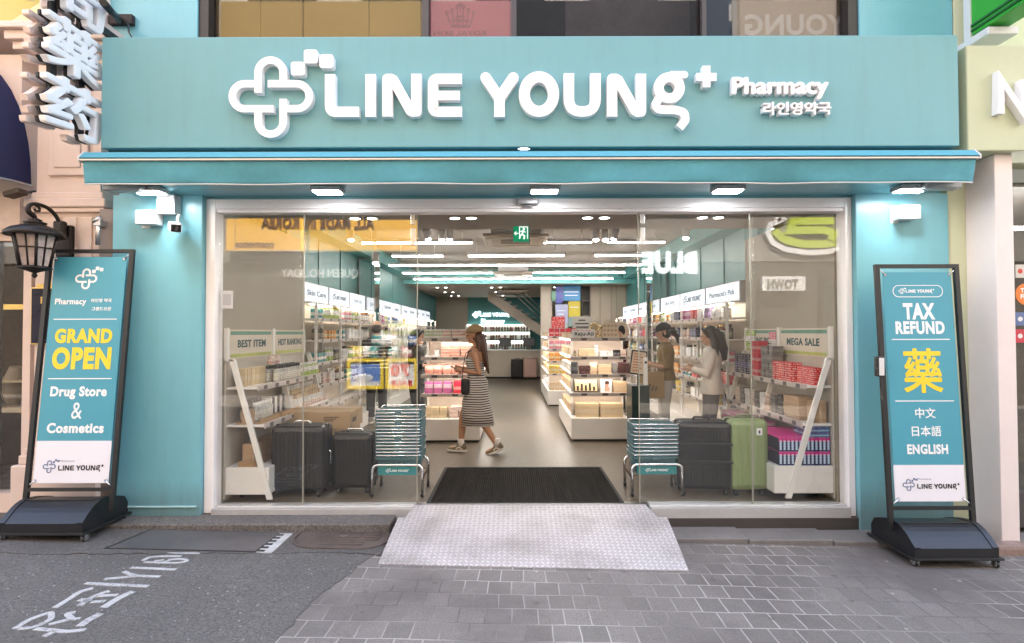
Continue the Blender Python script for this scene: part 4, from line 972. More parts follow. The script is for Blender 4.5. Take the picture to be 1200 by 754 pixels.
b = MB(); b.box(4.161, 7, 4.88, 5.0, -.2, .1); b.build('plinth', mat('dark_plinth2', (.07, .06, .06), .5), nr_)
b = MB(); b.box(4.3, 5.4, 5.4, 5.44, 2.55, 2.58); b.box(4.3, 5.4, 6.2, 6.24, 2.65, 2.68); b.build('ceiling_tube', TUBE, nr_)
b = MB(); b.ribbon([(1176, 132), (1176, 92), (1203, 132), (1203, 92)], 8, lambda u, v_, d: (P(u, v_, 4.34).x, 4.419 - d, P(u, v_, 4.34).z), 0, .06)
o = b.build('letter_sign', WHITE); tag(o, 'white raised letter N on the beige fascia at far right', 'sign')
t = thing('lightbox_sign', 'bright green projecting box sign with a white base at top right', 'sign', (4.15, 4.8, 4.2))
gx, gzb = 4.06, P(1146, 43, 4.80).z
b = MB(); b.box(gx, gx + .2, 3.9, 4.79, gzb, 6.0, .004); b.build('box', mat('green_panel', (.035, .36, .03), .3, var=.1, vs=2), t)
b = MB(); b.box(gx - .012, gx + .21, 4.791, 4.86, gzb - .02, 6.0); b.build('trim', WPAINT, t)
b = MB(); b.box(gx - .02, gx + .24, 4.60, 4.94, gzb - .085, gzb - .021, .006); b.build('bracket', WPAINT, t)
for z in (.03, .075):
    b = MB(); b.box(gx - .012, gx - .0005, 3.9, 4.785, gzb + z, gzb + z + .018); b.build('bar', mat('dark_green', (.01, .10, .02), .4), t)
for j, (py, col, nm, lab) in enumerate(((318, (.62, .60, .58), 'card_sticker', 'pale card sticker on the window at far right, topmost'), (345, (.75, .20, .03), 'tax_sticker', 'round orange tax free sticker on the far right window'), (374, (.10, .16, .35), 'blue_sticker', 'blue card sticker on the window below the orange one'), (394, (.55, .03, .06), 'red_sticker', 'red card sticker, lowest on the far right window'))):
    p = P(1203, py, 4.945)
    t = thing(nm, lab, 'sticker', p); b = MB()
    if j == 1: b.lathe([(.10, -.003), (.10, .002)], (p.x, 4.945, p.z), 28, ax='Y')
    else: b.box(p.x - .10, p.x + .10, 4.943, 4.948, p.z - .06, p.z + .06)
    b.build('disc' if j == 1 else 'card', mat('sticker_%d' % j, col, .4, var=.0), t)
    if j == 1:
        for q, s in ((.035, 'TAX'), (-.02, 'FREE')): text('lettering', s, plane((p.x, 4.942, p.z + q)), WHITE, h=.04, thick=.001, bold=.04, parent=t)
    else:
        b = MB(); b.lathe([(.022, -.001), (.022, .001)], (p.x - .06, 4.942, p.z), 16, ax='Y'); b.box(p.x - .02, p.x + .08, 4.941, 4.9428, p.z - .015, p.z + .02); b.build('print', mat('sticker_ink_%d' % j, ((.6, .05, .03), 0, (.75, .75, .78), (.8, .8, .8))[j], .4, var=0), t)
b = MB(); p = P(1160, 628, 4.55); b.box(3.80, 4.13, 4.38, 4.52, gz(4) - .05, gz(4) + .08, .03); o = b.build('loose_brick', mat('old_brick', (.26, .18, .15), .8, var=.4, vs=9, bump=.5, bs=60)); tag(o, 'worn brownish block at the foot of the pink pillar', 'brick')
# ================================================================== CEILING FITTINGS
def zat(py, Y): return P(603, py, Y).z
tubes = [(284.5, 8.35, [(424, 553, 'lit ceiling tube nearest the door, over the left aisle'), (636, 693, 'short lit ceiling tube just right of the nearest air conditioner'), (712, 779, 'lit ceiling tube nearest the door, over the right aisle')]),
         (300, 9.8, [(460, 519, 'lit ceiling tube in the second row, over the left shelves'), (549, 661, 'lit ceiling tube in the second row, behind the nearest air conditioner'), (697, 754, 'lit ceiling tube in the second row, over the right shelves')]),
         (311, 11.2, [(456, 752, 'long lit ceiling tube spanning the shop in the third row')]),
         (320, 12.6, [(472, 577, 'lit ceiling tube left of the farther air conditioner'), (625, 732, 'lit ceiling tube right of the farther air conditioner')]),
         (327, 13.8, [(485, 718, 'long lit ceiling tube just before the teal bulkhead')])]
for py, Y, segs in tubes:
    z = zat(py, Y)
    for a, c, lab in segs:
        x0, x1 = P(a, py, Y).x, P(c, py, Y).x
        t = thing('ceiling_tube', lab, 'light', ((x0 + x1) / 2, Y, z), 0, 'linear ceiling lights')
        b = MB(); b.box(x0, x1, Y - .017, Y + .017, z - .012, z + .004, .005); b.build('diffuser', TUBE, t)
        b = MB(); b.box(x0 - .01, x1 + .01, Y - .028, Y + .028, z + .005, z + .05); 
        for xx in (x0 + .15, x1 - .15): b.tube([(xx, Y, z + .05), (xx, Y, 3.17)], .004, 5)
        b.build('channel', WPAINT, t)
dl = None
def downlight(x, y, z, lab, grp, r=.048):
    global dl
    if dl is None:
        dl = thing('downlight', lab, 'light', (x, y, z), 0, grp)
        b = MB(); b.lathe([(.062, 0), (.062, -.006), (.05, -.008), (.046, -.003), (.046, 0)], (0, 0, 0), 20); b.build('trim', WPAINT, dl, local=True)
        b = MB(); b.lathe([(.045, -.0005), (.045, -.004)], (0, 0, 0), 16); b.build('lamp', LENS, dl, local=True)
        return dl
    return dup(dl, (x, y, z), label=lab, group=grp)
for px, py, lab in ((416, 255, 'left'), (436, 255, 'right'), (533, 255, 'left'), (552.5, 255, 'right'), (688.5, 254, 'left'), (708, 254, 'right'), (823, 253, 'left'), (842, 253, 'right')):
    where = 'over the left glass' if px < 480 else 'left of the exit sign' if px < 600 else 'right of the exit sign' if px < 730 else 'over the right glass'
    downlight(P(px, py, 5.45).x, 5.45, 2.69, '%s lit downlight of the entrance ceiling pair %s' % ('inner' if (px < 603) == (lab == 'right') else 'outer', where), 'entrance ceiling downlights')
for Y, xs_ in ((15.5, (-2.2, -1.95, -.65, -.4, 1.15, 1.4)), (17.3, (-2.2, -1.95, -.6, -.32, 1.2, 1.5)), (19.0, (-2.2, -1.95, -.65, -.4, 1.15, 1.4))):
    for x in xs_: downlight(x, Y, 2.83, 'small lit downlight in the lower rear ceiling', 'rear ceiling downlights')
SPOTW = mat('spot_white', (.72, .70, .68), .4)
sp0 = None
for px, py, rz, lab in ((411, 275, .5, 'white spot lamp behind the yellow reflection'), (440, 302, .3, 'white spot lamp over the left lightboxes'), (500, 274, 1.2, 'tilted white spot lamp left of the three over the left aisle'), (518, 275, 0, 'middle white spot lamp of the three over the left aisle'), (527, 275, 0, 'right white spot lamp of the three over the left aisle'), (698, 275, 0, 'left white spot lamp of the three over the right gondola'), (709, 275, 0, 'middle white spot lamp of the three over the right gondola'), (721, 274, -1.2, 'tilted white spot lamp right of the three over the right gondola'), (804, 273, -.5, 'large white spot lamp over the right lightboxes')):
    Y = 6.6; p = P(px, py, Y)
    if sp0 is None:
        sp0 = thing('spot_lamp', lab, 'lamp', p, rz, 'white ceiling spot lamps'); o = sp0
        b = MB(); b.lathe([(.04, -.075), (.043, .05), (.03, .07)], (0, 0, 0), 14)
        for i in range(len(b.v)): b.v[i] = Matrix.Rotation(R(-18), 3, 'X') @ b.v[i]
        b.build('head', SPOTW, o, local=True)
        b = MB(); b.lathe([(.033, -.080), (.033, -.076)], (0, 0, 0), 14)
        for i in range(len(b.v)): b.v[i] = Matrix.Rotation(R(-18), 3, 'X') @ b.v[i]
        b.build('lamp', LENS, o, local=True)
        b = MB(); b.tube([(0, 0, .06), (0, 0, .45)], .009, 6); b.box(-.05, .05, -.02, .02, .40, .45); b.build('stem', SPOTW, o, local=True)
    else: o = dup(sp0, p, rz, label=lab)
def aircon(cx, Y, z, lab, body=True):
    t = thing('air_conditioner', lab, 'air conditioner', (cx, Y, z))
    M_ = mat('ac_beige', (.50, .44, .36), .45)
    b = MB(); b.box(cx - .475, cx + .475, Y, Y + .95, z, z + .045, .02); b.build('panel', M_, t)
    b = MB()
    for k in range(7): b.box(cx - .22, cx + .22, Y + .29 + k * .055, Y + .31 + k * .055, z - .006, z - .0005)
    b.build('grille', mat('ac_grille', (.34, .30, .25), .5), t)
    for x0, x1, y0, y1 in ((cx - .33, cx + .33, Y + .05, Y + .12), (cx - .33, cx + .33, Y + .83, Y + .90), (cx - .43, cx - .36, Y + .18, Y + .77), (cx + .36, cx + .43, Y + .18, Y + .77)):
        b = MB(); b.box(x0, x1, y0, y1, z - .012, z - .0005, .004); b.build('louvre', mat('ac_louvre', (.60, .54, .46), .4), t)
    if body:
        b = MB(); b.box(cx - .36, cx + .36, Y + .12, Y + .83, z + .046, 3.165); b.build('housing', WPAINT, t)
aircon(.02, 7.75, zat(277, 7.75), 'nearest ceiling air conditioner behind the exit sign')
aircon(-.03, 12.8, zat(320, 12.8), 'farther ceiling air conditioner near the teal bulkhead')
aircon(-.06, 16.0, 2.765, 'flat air conditioner in the lower rear ceiling', False)
t = thing('exit_sign', 'green running man exit sign hanging above the doorway', 'sign', P(611, 262, 5.9))
GRN = mat('exit_green', (.0, .30, .13), .4, var=0, emit=.06, ecol=(0, .42, .18)); EWH = mat('exit_white', (.85, .9, .87), .4, var=0, emit=.15, ecol=(.9, 1, .95))
p0, p1 = P(601, 263.5, 5.9), P(620.5, 284, 5.9); b = MB(); b.box(p0.x, p1.x, 5.9, 5.93, p1.z, p0.z, .006); b.build('case', mat('exit_case', (.25, .45, .36), .4), t)
b = MB(); b.box(p0.x + .008, p1.x - .008, 5.894, 5.8995, p1.z + .008, p0.z - .008); b.build('face', GRN, t)
b = MB(); fe = lambda u, v, d: (p0.x + u * .18, 5.8935 - d, p0.z - .19 + v * .19)
b.ribbon([(.40, .18), (.40, .86), (.88, .86), (.88, .18)], .05, fe, 0, .001); b.ribbon([(.62, .62), (.56, .45), (.44, .36), (.40, .2)], .09, fe, 0, .0012); b.ribbon([(.56, .45), (.70, .34), (.66, .16)], .09, fe, 0, .0014); b.ribbon([(.45, .60), (.62, .64), (.76, .55)], .06, fe, 0, .0016); b.ribbon(arc(.66, .74, .035, 0, 350, 10), .07, fe, 0, .0018, closed=True)
b.ribbon([(.34, .5), (.10, .5)], .05, fe, 0, .001); b.ribbon([(.2, .6), (.1, .5), (.2, .4)], .05, fe, 0, .0013); b.build('pictogram', EWH, t)
b = MB(); b.box(p0.x - .03, p1.x + .03, 5.88, 5.95, p0.z + .02, p0.z + .05); b.tube([((p0.x + p1.x) / 2, 5.915, p0.z), ((p0.x + p1.x) / 2, 5.915, p0.z + .03)], .01, 6); b.build('bracket', SPOTW, t)

# ================================================================== REAR OF THE SHOP
b = MB(); s_ = .40 / 320
M_ = plane((-.83, 19.955, zat(369, 19.95)), 'front')
t = thing('rear_sign', 'lit white shop name and Pharmacy on the rear teal wall', 'sign', (-.3, 19.96, 2.2))
SLIT = mat('rear_sign_lit', (1, 1, 1), .5, var=0, emit=.5, ecol=(.9, .97, 1))
mark(M_, 1.42, .03).build('lettering', SLIT, t)
text('english_lettering', 'Pharmacy', plane((-.79, 19.955, zat(377.5, 19.95)), 'front'), SLIT, width=.86, h=.23, thick=.03, bold=.04, parent=t)
st = thing('staircase', 'pale staircase rising to the left behind the counter', 'staircase', (.5, 18.2, 1.5))
a_, c_ = P(577, 343, 18.2), P(640, 386, 18.2)
b = MB(); dz = .36; b.prism([(a_.x - .15, 18.1, a_.z + .1), (c_.x, 18.1, c_.z), (c_.x, 18.1, c_.z - dz), (a_.x - .15, 18.1, a_.z + .1 - dz)], (0, .10, 0)); b.build('stringer', mat('stair_cream', (.52, .45, .37), .5), st)
b = MB()
for i in range(9):
    f_ = i / 9; x = a_.x + (c_.x - a_.x) * f_; z = a_.z + (c_.z - a_.z) * f_
    b.box(x, x + .24, 18.21, 19.1, z - .05, z - .01); b.box(x, x + .02, 18.21, 19.1, z - .2, z - .05)
b.build('tread', mat('stair_tread', (.30, .26, .22), .5), st)
b = MB()
for dz in (.18, .36, .54): b.tube([(a_.x + .5, 18.15, a_.z - .31 + dz + .30), (c_.x, 18.15, c_.z + dz)], .018, 6)
b.build('rail', STEEL, st)
t = thing('pillar', 'square taupe pillar at the rear beside the staircase', 'pillar', (P(640, 400, 15).x, 15, 0))
b = MB(); b.box(P(634, 400, 15).x, P(647, 400, 15).x, 15, 15.3, 0, 2.83); b.build('shaft', mat('pillar_taupe', (.50, .44, .37), .6), t); b = MB(); b.box(P(633, 400, 15).x, P(648, 400, 15).x, 14.985, 15.31, 0, .12); b.build('skirting', mat('skirt', (.25, .22, .19), .5), t)
t = thing('partition_wall', 'taupe panelled partition at the rear right of the shop', 'wall', (2.4, 15.1, 0))
b = MB(); b.box(P(692, 400, 15).x, 3.08, 15.0, 15.12, 0, 2.83); b.build('panel', TAUPE, t)
b = MB()
for px in (703, 716, 722, 733): b.box(P(px, 400, 15).x, P(px, 400, 15).x + .03, 14.985, 15.0, 0, 2.83)
b.build('batten', mat('batten', (.28, .24, .20), .5), t)
t = thing('poster_wall', 'block of blue purple and yellow poster panels at the rear right', 'poster', (P(665, 360, 14.9).x, 14.9, 1.5))
for x0, x1, y0, y1, col in ((646, 651.5, 341, 353, (.10, .26, .17)), (651, 659.5, 336, 356, (.10, .11, .42)), (660, 680, 334.5, 353, (.05, .24, .50)), (651, 665.5, 357, 379, (.40, .42, .62)), (666, 680, 353.5, 372, (.55, .45, .05)), (666, 672, 372.5, 383, (.28, .40, .42)), (651, 665, 379.5, 390, (.35, .50, .50))):
    b = MB(); b.box(P(x0, y0, 14.9).x, P(x1, y0, 14.9).x, 14.88, 14.93, P(603, y1, 14.9).z, P(603, y0, 14.9).z, .004); b.build('panel', mat('poster%d%d' % (x0, y0), col, .35, var=.12, vs=3), t)
b = MB()
for x0, x1, z in ((661, 678, 342), (662, 677, 346), (653, 663, 364), (653, 661, 368), (668, 678, 360)): b.box(P(x0, z, 14.875).x, P(x1, z, 14.875).x, 14.873, 14.879, zat(z + 1, 14.875), zat(z, 14.875))
b.build('print', mat('poster_print', (.7, .75, .8), .5, var=0), t)
t = thing('notice_board', 'grey notice board standing above the right gondola at the rear', 'notice', (P(682, 380, 14).x, 14, 0))
b = MB(); b.box(P(671, 371, 14).x, P(694, 371, 14).x, 13.98, 14.01, zat(388, 14), zat(371, 14)); b.tube([(P(682, 380, 14).x, 14.02, 0), (P(682, 380, 14).x, 14.02, zat(388, 14))], .02, 8); b.build('board', mat('notice_grey', (.30, .28, .25), .5), t)
b = MB()
for i, wd in enumerate((8, 16, 14)): b.box(P(682 - wd / 2, 374, 13.975).x, P(682 + wd / 2, 374, 13.975).x, 13.972, 13.979, zat(376.5 + 4 * i, 13.975), zat(375 + 4 * i, 13.975))
b.build('print', BINK, t)
t = thing('black_shelving', 'tall dark shelving beside the coloured poster panels', 'shelf', (P(687, 400, 14.95).x, 14.95, 0))
b = MB(); x0, x1 = P(682, 400, 14.95).x, P(692, 400, 14.95).x; b.box(x0, x1, 15.2, 15.25, 0, 2.8); b.box(x0, x0 + .02, 14.95, 15.2, 0, 2.8); b.box(x1 - .02, x1, 14.95, 15.2, 0, 2.8); b.build('case', mat('dark_shelf', (.07, .06, .05), .5), t)
for k in range(6):
    b = MB(); b.box(x0 + .021, x1 - .021, 14.95, 15.19, .4 + k * .4, .42 + k * .4); b.build('shelf', mat('dark_shelf2', (.20, .17, .14), .5), t)
ct = thing('service_counter', 'long ivory service counter at the rear of the shop', 'counter', (0, 18.4, 0))
b = MB(); b.box(-2.0, .98, 18.35, 19.0, .06, .93, .01); b.build('front', mat('counter_ivory', (.50, .44, .36), .45), ct)
b = MB(); b.box(-2.05, 1.02, 18.28, 19.05, .931, .965, .006); b.build('top', WSHELF, ct); b = MB(); b.box(-1.98, .96, 18.40, 18.95, 0, .058); b.build('toe_kick', BLKMET, ct)
for i, px in enumerate((592, 620)):
    x = P(px, 400, 18.5).x; t = thing('computer_monitor', 'dark %s on the rear counter' % ('monitor nearest the woman' if not i else 'monitor nearest the pink suitcase'), 'monitor', (x, 18.5, .966))
    b = MB(); b.box(x - .2, x + .2, 18.48, 18.52, 1.07, 1.36, .01); b.build('case', BLACK, t); b = MB(); b.box(x - .18, x + .18, 18.474, 18.4795, 1.09, 1.34); b.build('screen', mat('screen_grey', (.10, .11, .12), .2, var=.2, vs=9), t)
    b = MB(); b.tube([(x, 18.51, .975), (x, 18.51, 1.1)], .02, 8); b.box(x - .1, x + .1, 18.44, 18.58, .967, .978, .003); b.build('stand', BLACK, t)
rs = thing('rear_shelving', 'lit white shelving with dark bottles behind the counter', 'shelf', (-.1, 19.7, 0))
b = MB(); b.box(-1.75, .55, 19.93, 19.955, .0, 1.80); b.box(-1.77, -1.751, 19.65, 19.95, 0, 1.8); b.box(.551, .57, 19.65, 19.95, 0, 1.8); b.build('back_panel', WSHELF, rs)
for z in (.95, 1.28, 1.58):
    b = MB(); b.box(-1.75, .55, 19.65, 19.929, z - .012, z + .012); s2 = b.build('shelf', mat('shelf_teal', (.06, .22, .22), .5), rs)
    b = MB(); b.box(-1.74, .54, 19.88, 19.92, z + .24, z + .25); b.build('led_strip', mat('shelf_led_soft', (1, 1, 1), .5, var=0, emit=1.3, ecol=(1, .95, .85)), rs)

# ================================================================== PRODUCTS
_pm = {}
def pbox(w_, d_, h_, m, bev=.002):
    k = ('b', w_, d_, h_, m.name)
    if k not in _pm:
        b = MB(); b.box(-w_ / 2, w_ / 2, -d_ / 2, d_ / 2, 0, h_, bev); _pm[k] = b.mesh('carton', m)
    return _pm[k]
def pbottle(r, h_, m, cm, neck=.45, seg=12):
    k = ('t', r, h_, m.name, cm.name)
    if k not in _pm:
        b = MB(); b.lathe([(r * .92, 0), (r, h_ * .02), (r, h_ * .66), (r * .85, h_ * .73), (r * neck, h_ * .77), (r * neck, h_ * .80)], (0, 0, 0), seg)
        b.m = 1; b.lathe([(r * neck * 1.25, h_ * .801), (r * neck * 1.25, h_ * .99), (r * neck * 1.1, h_)], (0, 0, 0), seg); _pm[k] = b.mesh('bottle', [m, cm])
    return _pm[k]
def pjar(r, h_, m, cm):
    k = ('j', r, h_, m.name, cm.name)
    if k not in _pm:
        b = MB(); b.lathe([(r * .9, 0), (r, h_ * .06), (r, h_ * .6)], (0, 0, 0), 14); b.m = 1; b.lathe([(r * 1.03, h_ * .6), (r * 1.03, h_ * .97), (r * .95, h_)], (0, 0, 0), 14); _pm[k] = b.mesh('jar', [m, cm])
    return _pm[k]
def ppouch(w_, d_, h_, m):
    k = ('p', w_, d_, h_, m.name)
    if k not in _pm:
        b = MB(); prof = [(0, .6, 1), (.12, .92, 1), (.5, 1, 1), (.85, .55, 1), (.93, .12, .98), (1, .1, .98)]
        rs_ = [((0, 0, h_ * z), w_ / 2 * q2, d_ / 2 * q) for z, q, q2 in prof]
        base = len(b.v)
        for c, rx, ry in rs_:
            for j in range(16):
                a = 2 * PI * j / 16; ca, sa = math.cos(a), math.sin(a)
                b.v.append(Vector((rx * math.copysign(abs(ca) ** .35, ca), ry * math.copysign(abs(sa) ** .6, sa), c[2])))
        for i in range(5):
            for j in range(16): b.face((i * 16 + j, i * 16 + (j + 1) % 16, (i + 1) * 16 + (j + 1) % 16, (i + 1) * 16 + j), True)
        b.face(range(15, -1, -1)); b.face(range(80, 96)); _pm[k] = b.mesh('pouch', m)
    return _pm[k]
def put(name, me, loc, label, cat, group=None, rz=0.0, rx=0.0):
    o = bpy.data.objects.new(name, me); C.objects.link(o); o.location = loc; o.rotation_euler = (rx, 0, rz)
    return tag(o, label, cat, group)
def row(name, me, p0, p1, n, label, cat, group, rz=0.0, jit=.004, skip=0.0, sink=0):
    p0, p1 = Vector(p0), Vector(p1); out = []
    for i in range(n):
        if skip and random.random() < skip: continue
        p = p0.lerp(p1, (i + .5) / n if n > 1 else .5)
        out.append(put(name, me, (p.x + random.uniform(-jit, jit), p.y + random.uniform(-jit, jit), p.z + .0005), label, cat, group, rz + random.uniform(-.05, .05)))
    return out
PK = {}
def pr(n, *a, **k):
    if n not in PK: PK[n] = printed('print_' + n, *a, **k)
    return PK[n]
CREAM = (.68, .58, .48); WHT = (.78, .76, .74)
pr('green_white', WHT, (.25, .48, .10), 0, .28); pr('orange_white', WHT, (.70, .20, .06), .0, .3); pr('coral_stripe', (.72, .52, .44), (.72, .22, .13), .35, .62, dens=.58)
pr('peach', (.70, .42, .33), (.75, .30, .24), .2, .6); pr('mauve', (.45, .10, .26), (.62, .42, .50), .45, .8); pr('red', (.62, .02, .05), (.70, .30, .28), .3, .55)
pr('pale_rose', (.72, .58, .50), (.60, .36, .36), .2, .4); pr('cream', (.62, .48, .30), (.66, .54, .38), .3, .6, ink=(.3, .2, .1), dens=.66); pr('dark_brown', (.035, .012, .014), (.10, .03, .03), .3, .6, ink=(.5, .4, .3), dens=.62)
pr('white', WHT, (.70, .70, .72), .3, .6, ink=(.15, .15, .18), dens=.6); pr('beige', (.50, .36, .22), (.55, .42, .28), .2, .7, ink=(.2, .12, .06), dens=.68); pr('black_card', (.03, .03, .035), (.09, .09, .10), .3, .6, ink=(.55, .55, .55), dens=.64)
pr('navy', (.02, .02, .07), (.06, .07, .2), .3, .6, ink=(.5, .5, .5)); pr('toothpaste', (.015, .03, .15), (.70, .04, .28), .62, 1.1, ink=(.6, .65, .75), dens=.52); pr('blue_toothpaste', (.02, .04, .22), (.25, .45, .65), .3, .65, ink=(.7, .7, .75))
pr('red_box', (.60, .015, .03), (.62, .04, .05), .3, .7, ink=(.8, .72, .66), dens=.53); pr('tan_box', (.42, .28, .17), (.46, .32, .2), .2, .5, ink=(.25, .1, .05), dens=.68); pr('grey_box', (.13, .12, .12), (.2, .19, .18), .3, .7, ink=(.5, .5, .5), dens=.62)
pr('teal_card', (.06, .30, .30), WHT, .3, .6); pr('yellow', (.72, .50, .08), (.70, .62, .4), .3, .6); pr('purple', (.10, .04, .22), (.28, .18, .42), .3, .6, ink=(.6, .5, .2)); pr('lime', (.40, .52, .14), WHT, .35, .7); pr('pink', (.70, .25, .32), WHT, .35, .65); pr('blue', (.06, .16, .45), WHT, .3, .6); pr('orange', (.66, .28, .05), (.7, .55, .3), .3, .6)
pr('amber_bottle', (.20, .07, .015), WHT, .15, .6); pr('clear_bottle', (.46, .45, .42), (.66, .62, .55), .12, .55, ink=(.2, .2, .2)); pr('dark_bottle', (.02, .018, .018), (.30, .26, .2), .12, .5, ink=(.6, .5, .3))
CAPW, CAPB, CAPG = mat('cap_white', (.75, .74, .72), .3, var=0), mat('cap_black', (.02, .02, .02), .3, var=0), mat('cap_gold', (.60, .42, .18), .25, .9, var=0)
# toothpaste: a pale tube pictured on each narrow carton
TP, _t, _b = _nt('print_tube'); _g = coord(_t, 'Generated'); sp = N(_t, 'SeparateXYZ'); _t.links.new(_g, sp.inputs[0])
dx = math_(_t, 'ABSOLUTE', math_(_t, 'SUBTRACT', sp.outputs[0], .5))
c = mixc(_t, math_(_t, 'GREATER_THAN', sp.outputs[2], .72), (.012, .025, .13), (.68, .03, .26))
tb = math_(_t, 'MULTIPLY', math_(_t, 'LESS_THAN', dx, .27), math_(_t, 'MULTIPLY', math_(_t, 'GREATER_THAN', sp.outputs[2], .12), math_(_t, 'LESS_THAN', sp.outputs[2], .80)))
c = mixc(_t, tb, c, mixc(_t, math_(_t, 'GREATER_THAN', math_(_t, 'FRACT', math_(_t, 'MULTIPLY', sp.outputs[2], 5.0)), .72), (.42, .60, .80), (.75, .80, .85)))
c = mixc(_t, math_(_t, 'GREATER_THAN', dx, .455), c, (.01, .008, .03))
c = mixc(_t, math_(_t, 'GREATER_THAN', sp.outputs[2], .985), c, (.70, .03, .27)); _t.links.new(c, _b.inputs['Base Color']); _b.inputs['Roughness'].default_value = .3; PK['toothpaste'] = TP
# ---- gondolas
SHZ = (1.455, 1.19, .94, .675)
TAGM = mat('price_tag_dark', (.10, .09, .085), .4, var=.3, vs=40); RAILM = mat('price_rail', (.52, .46, .44), .35, var=.04)
def gondola(x0, x1, y0, y1, label):
    g = thing('display_gondola', label, 'shelf', ((x0 + x1) / 2, y0, 0))
    b = MB(); b.box(x0, x1, y0, y1, .03, .325, .006); b.build('base', WSHELF, g); b = MB(); b.box(x0 + .03, x1 - .03, y0 + .03, y1 - .02, 0, .029); b.build('toe_kick', BLKMET, g)
    b = MB(); b.box(x0 + .03, x1 - .03, y0 + .36, y0 + .385, .326, 1.50); b.box((x0 + x1) / 2 - .02, (x0 + x1) / 2 + .02, y0 + .386, y1 - .02, .326, 1.50); b.build('back_panel', mat('gondola_back', (.62, .52, .44), .5), g)
    b = MB()
    for xx in (x0 + .03, x1 - .055): b.box(xx, xx + .025, y0 + .30, y0 + .359, .326, 1.52)
    b.build('upright', WSHELF, g)
    for z in SHZ:
        b = MB(); b.box(x0 + .0, x1 - .0, y0 + .02, y0 + .358, z - .022, z, .003); s_ = b.build('shelf', WSHELF, g)
        b = MB(); b.box(x0 - .012, x1 + .012, y0 - .012, y0 + .0195, z - .036, z + .010, .004); b.build('price_rail', RAILM, s_)
        b = MB(); b.box(x0 + .03, x1 - .03, y0 + .03, y0 + .05, z - .034, z - .0225); b.build('led_strip', SHLED, s_)
        for f_ in (.22, .58, .88): b = MB(); b.box(x0 + (x1 - x0) * f_ - .04, x0 + (x1 - x0) * f_ + .04, y0 - .0145, y0 - .0122, z - .028, z + .004); b.build('price_tag', TAGM, s_)
    for sx, xa, xb in ((-1, x0 + .005, (x0 + x1) / 2 - .021), (1, (x0 + x1) / 2 + .021, x1 - .005)):
        for z in SHZ:
            b = MB(); b.box(xa, xb, y0 + .42, y1 - .02, z - .02, z, .003); s_ = b.build('side_shelf', WSHELF, g)
            b = MB(); xx = xa + .02 if sx < 0 else xb - .04; b.box(xx, xx + .02, y0 + .45, y1 - .05, z - .032, z - .0205); b.build('led_strip', SHLED, s_)
    return g
gondola(-1.31, -.49, 7.70, 9.9, 'white display gondola behind the woman in the striped dress')
gondola(.80, 1.625, 7.75, 9.95, 'white display gondola right of the aisle holding beige boxes')
gondola(.69, 1.35, 11.45, 14.3, 'farther white display gondola behind the one right of the aisle')
LX0, LX1, LY0 = -1.29, -.51, 7.74
g1 = 'skincare cartons on the left gondola'
def stack(name, me, x, y, z, n, h_, label, cat, group, rz=0):
    for i in range(n): put(name, me, (x + random.uniform(-.006, .006), y, z + .0005 + i * (h_ + .0006)), label, cat, group, rz + random.uniform(-.02, .02))
for i, (m_, nm) in enumerate((('green_white', 'green edged'), ('green_white', 'green edged'), ('orange_white', 'orange edged'), ('orange_white', 'orange edged'), ('orange_white', 'orange edged'), ('pink', 'pink edged'))):
    stack('flat_carton', pbox(.125, .2, .045, PK[m_]), LX0 + .066 + i * .131, LY0 + .13, SHZ[0], 3, .045, 'flat white carton with %s ends on top of the left gondola' % nm, 'carton', 'flat %s cartons on the left gondola' % nm)
for i in range(2): put('flat_carton', pbox(.16, .16, .055, PK['white']), (LX0 + .05 + .3 * i, LY0 + .28, SHZ[0] + .0005 + .0), 'plain white carton at the back of the left gondola top', 'carton', 'plain white cartons on the left gondola')
for i in range(4): stack('flat_carton', pbox(.13, .2, .042, PK['coral_stripe']), LX0 + .31 + i * .137, LY0 + .14, SHZ[1], 5, .042, 'coral striped carton stacked on the second shelf of the left gondola', 'carton', 'coral striped cartons on the left gondola')
row('flat_carton', pbox(.11, .14, .03, PK['white']), (LX0 + .0, LY0 + .12, SHZ[1]), (LX0 + .24, LY0 + .12, SHZ[1]), 2, 'thin white carton left of the coral striped stacks', 'carton', 'thin white cartons left of the coral stacks')
put('flat_carton', pbox(.06, .1, .1, PK['white']), (LX0 + .17, LY0 + .2, SHZ[1] + .0005), 'small upright white carton beside the coral striped stacks', 'carton')
row('pouch_pack', ppouch(.125, .09, .13, PK['peach']), (LX0, LY0 + .09, SHZ[2]), (LX1, LY0 + .09, SHZ[2]), 6, 'peach skincare pouch on the middle shelf of the left gondola', 'pouch', 'peach pouches on the left gondola')
row('pouch_pack', ppouch(.125, .09, .15, PK['peach']), (LX0, LY0 + .22, SHZ[2]), (LX1, LY0 + .22, SHZ[2]), 6, 'peach skincare pouch in the back row of the left gondola', 'pouch', 'back row of peach pouches on the left gondola')
row('tall_carton', pbox(.115, .08, .165, PK['mauve']), (LX0, LY0 + .10, SHZ[3]), (LX0 + .40, LY0 + .10, SHZ[3]), 3, 'mauve upright carton on the fourth shelf of the left gondola', 'carton', 'mauve cartons on the left gondola')
row('tall_carton', pbox(.115, .08, .175, PK['red']), (LX0 + .41, LY0 + .10, SHZ[3]), (LX0 + .68, LY0 + .10, SHZ[3]), 2, 'red upright carton on the fourth shelf of the left gondola', 'carton', 'red cartons on the left gondola')
put('tall_carton', pbox(.10, .08, .165, PK['pink']), (LX1 - .06, LY0 + .1, SHZ[3] + .0005), 'pink upright carton behind the hip of the striped dress', 'carton')
for i in range(3): stack('flat_carton', pbox(.10, .16, .05, PK['cream']), LX0 + .06 + i * .105, LY0 + .14, .325, 3, .05, 'cream carton stacked on the base of the left gondola', 'carton', 'cream cartons on the left gondola base')
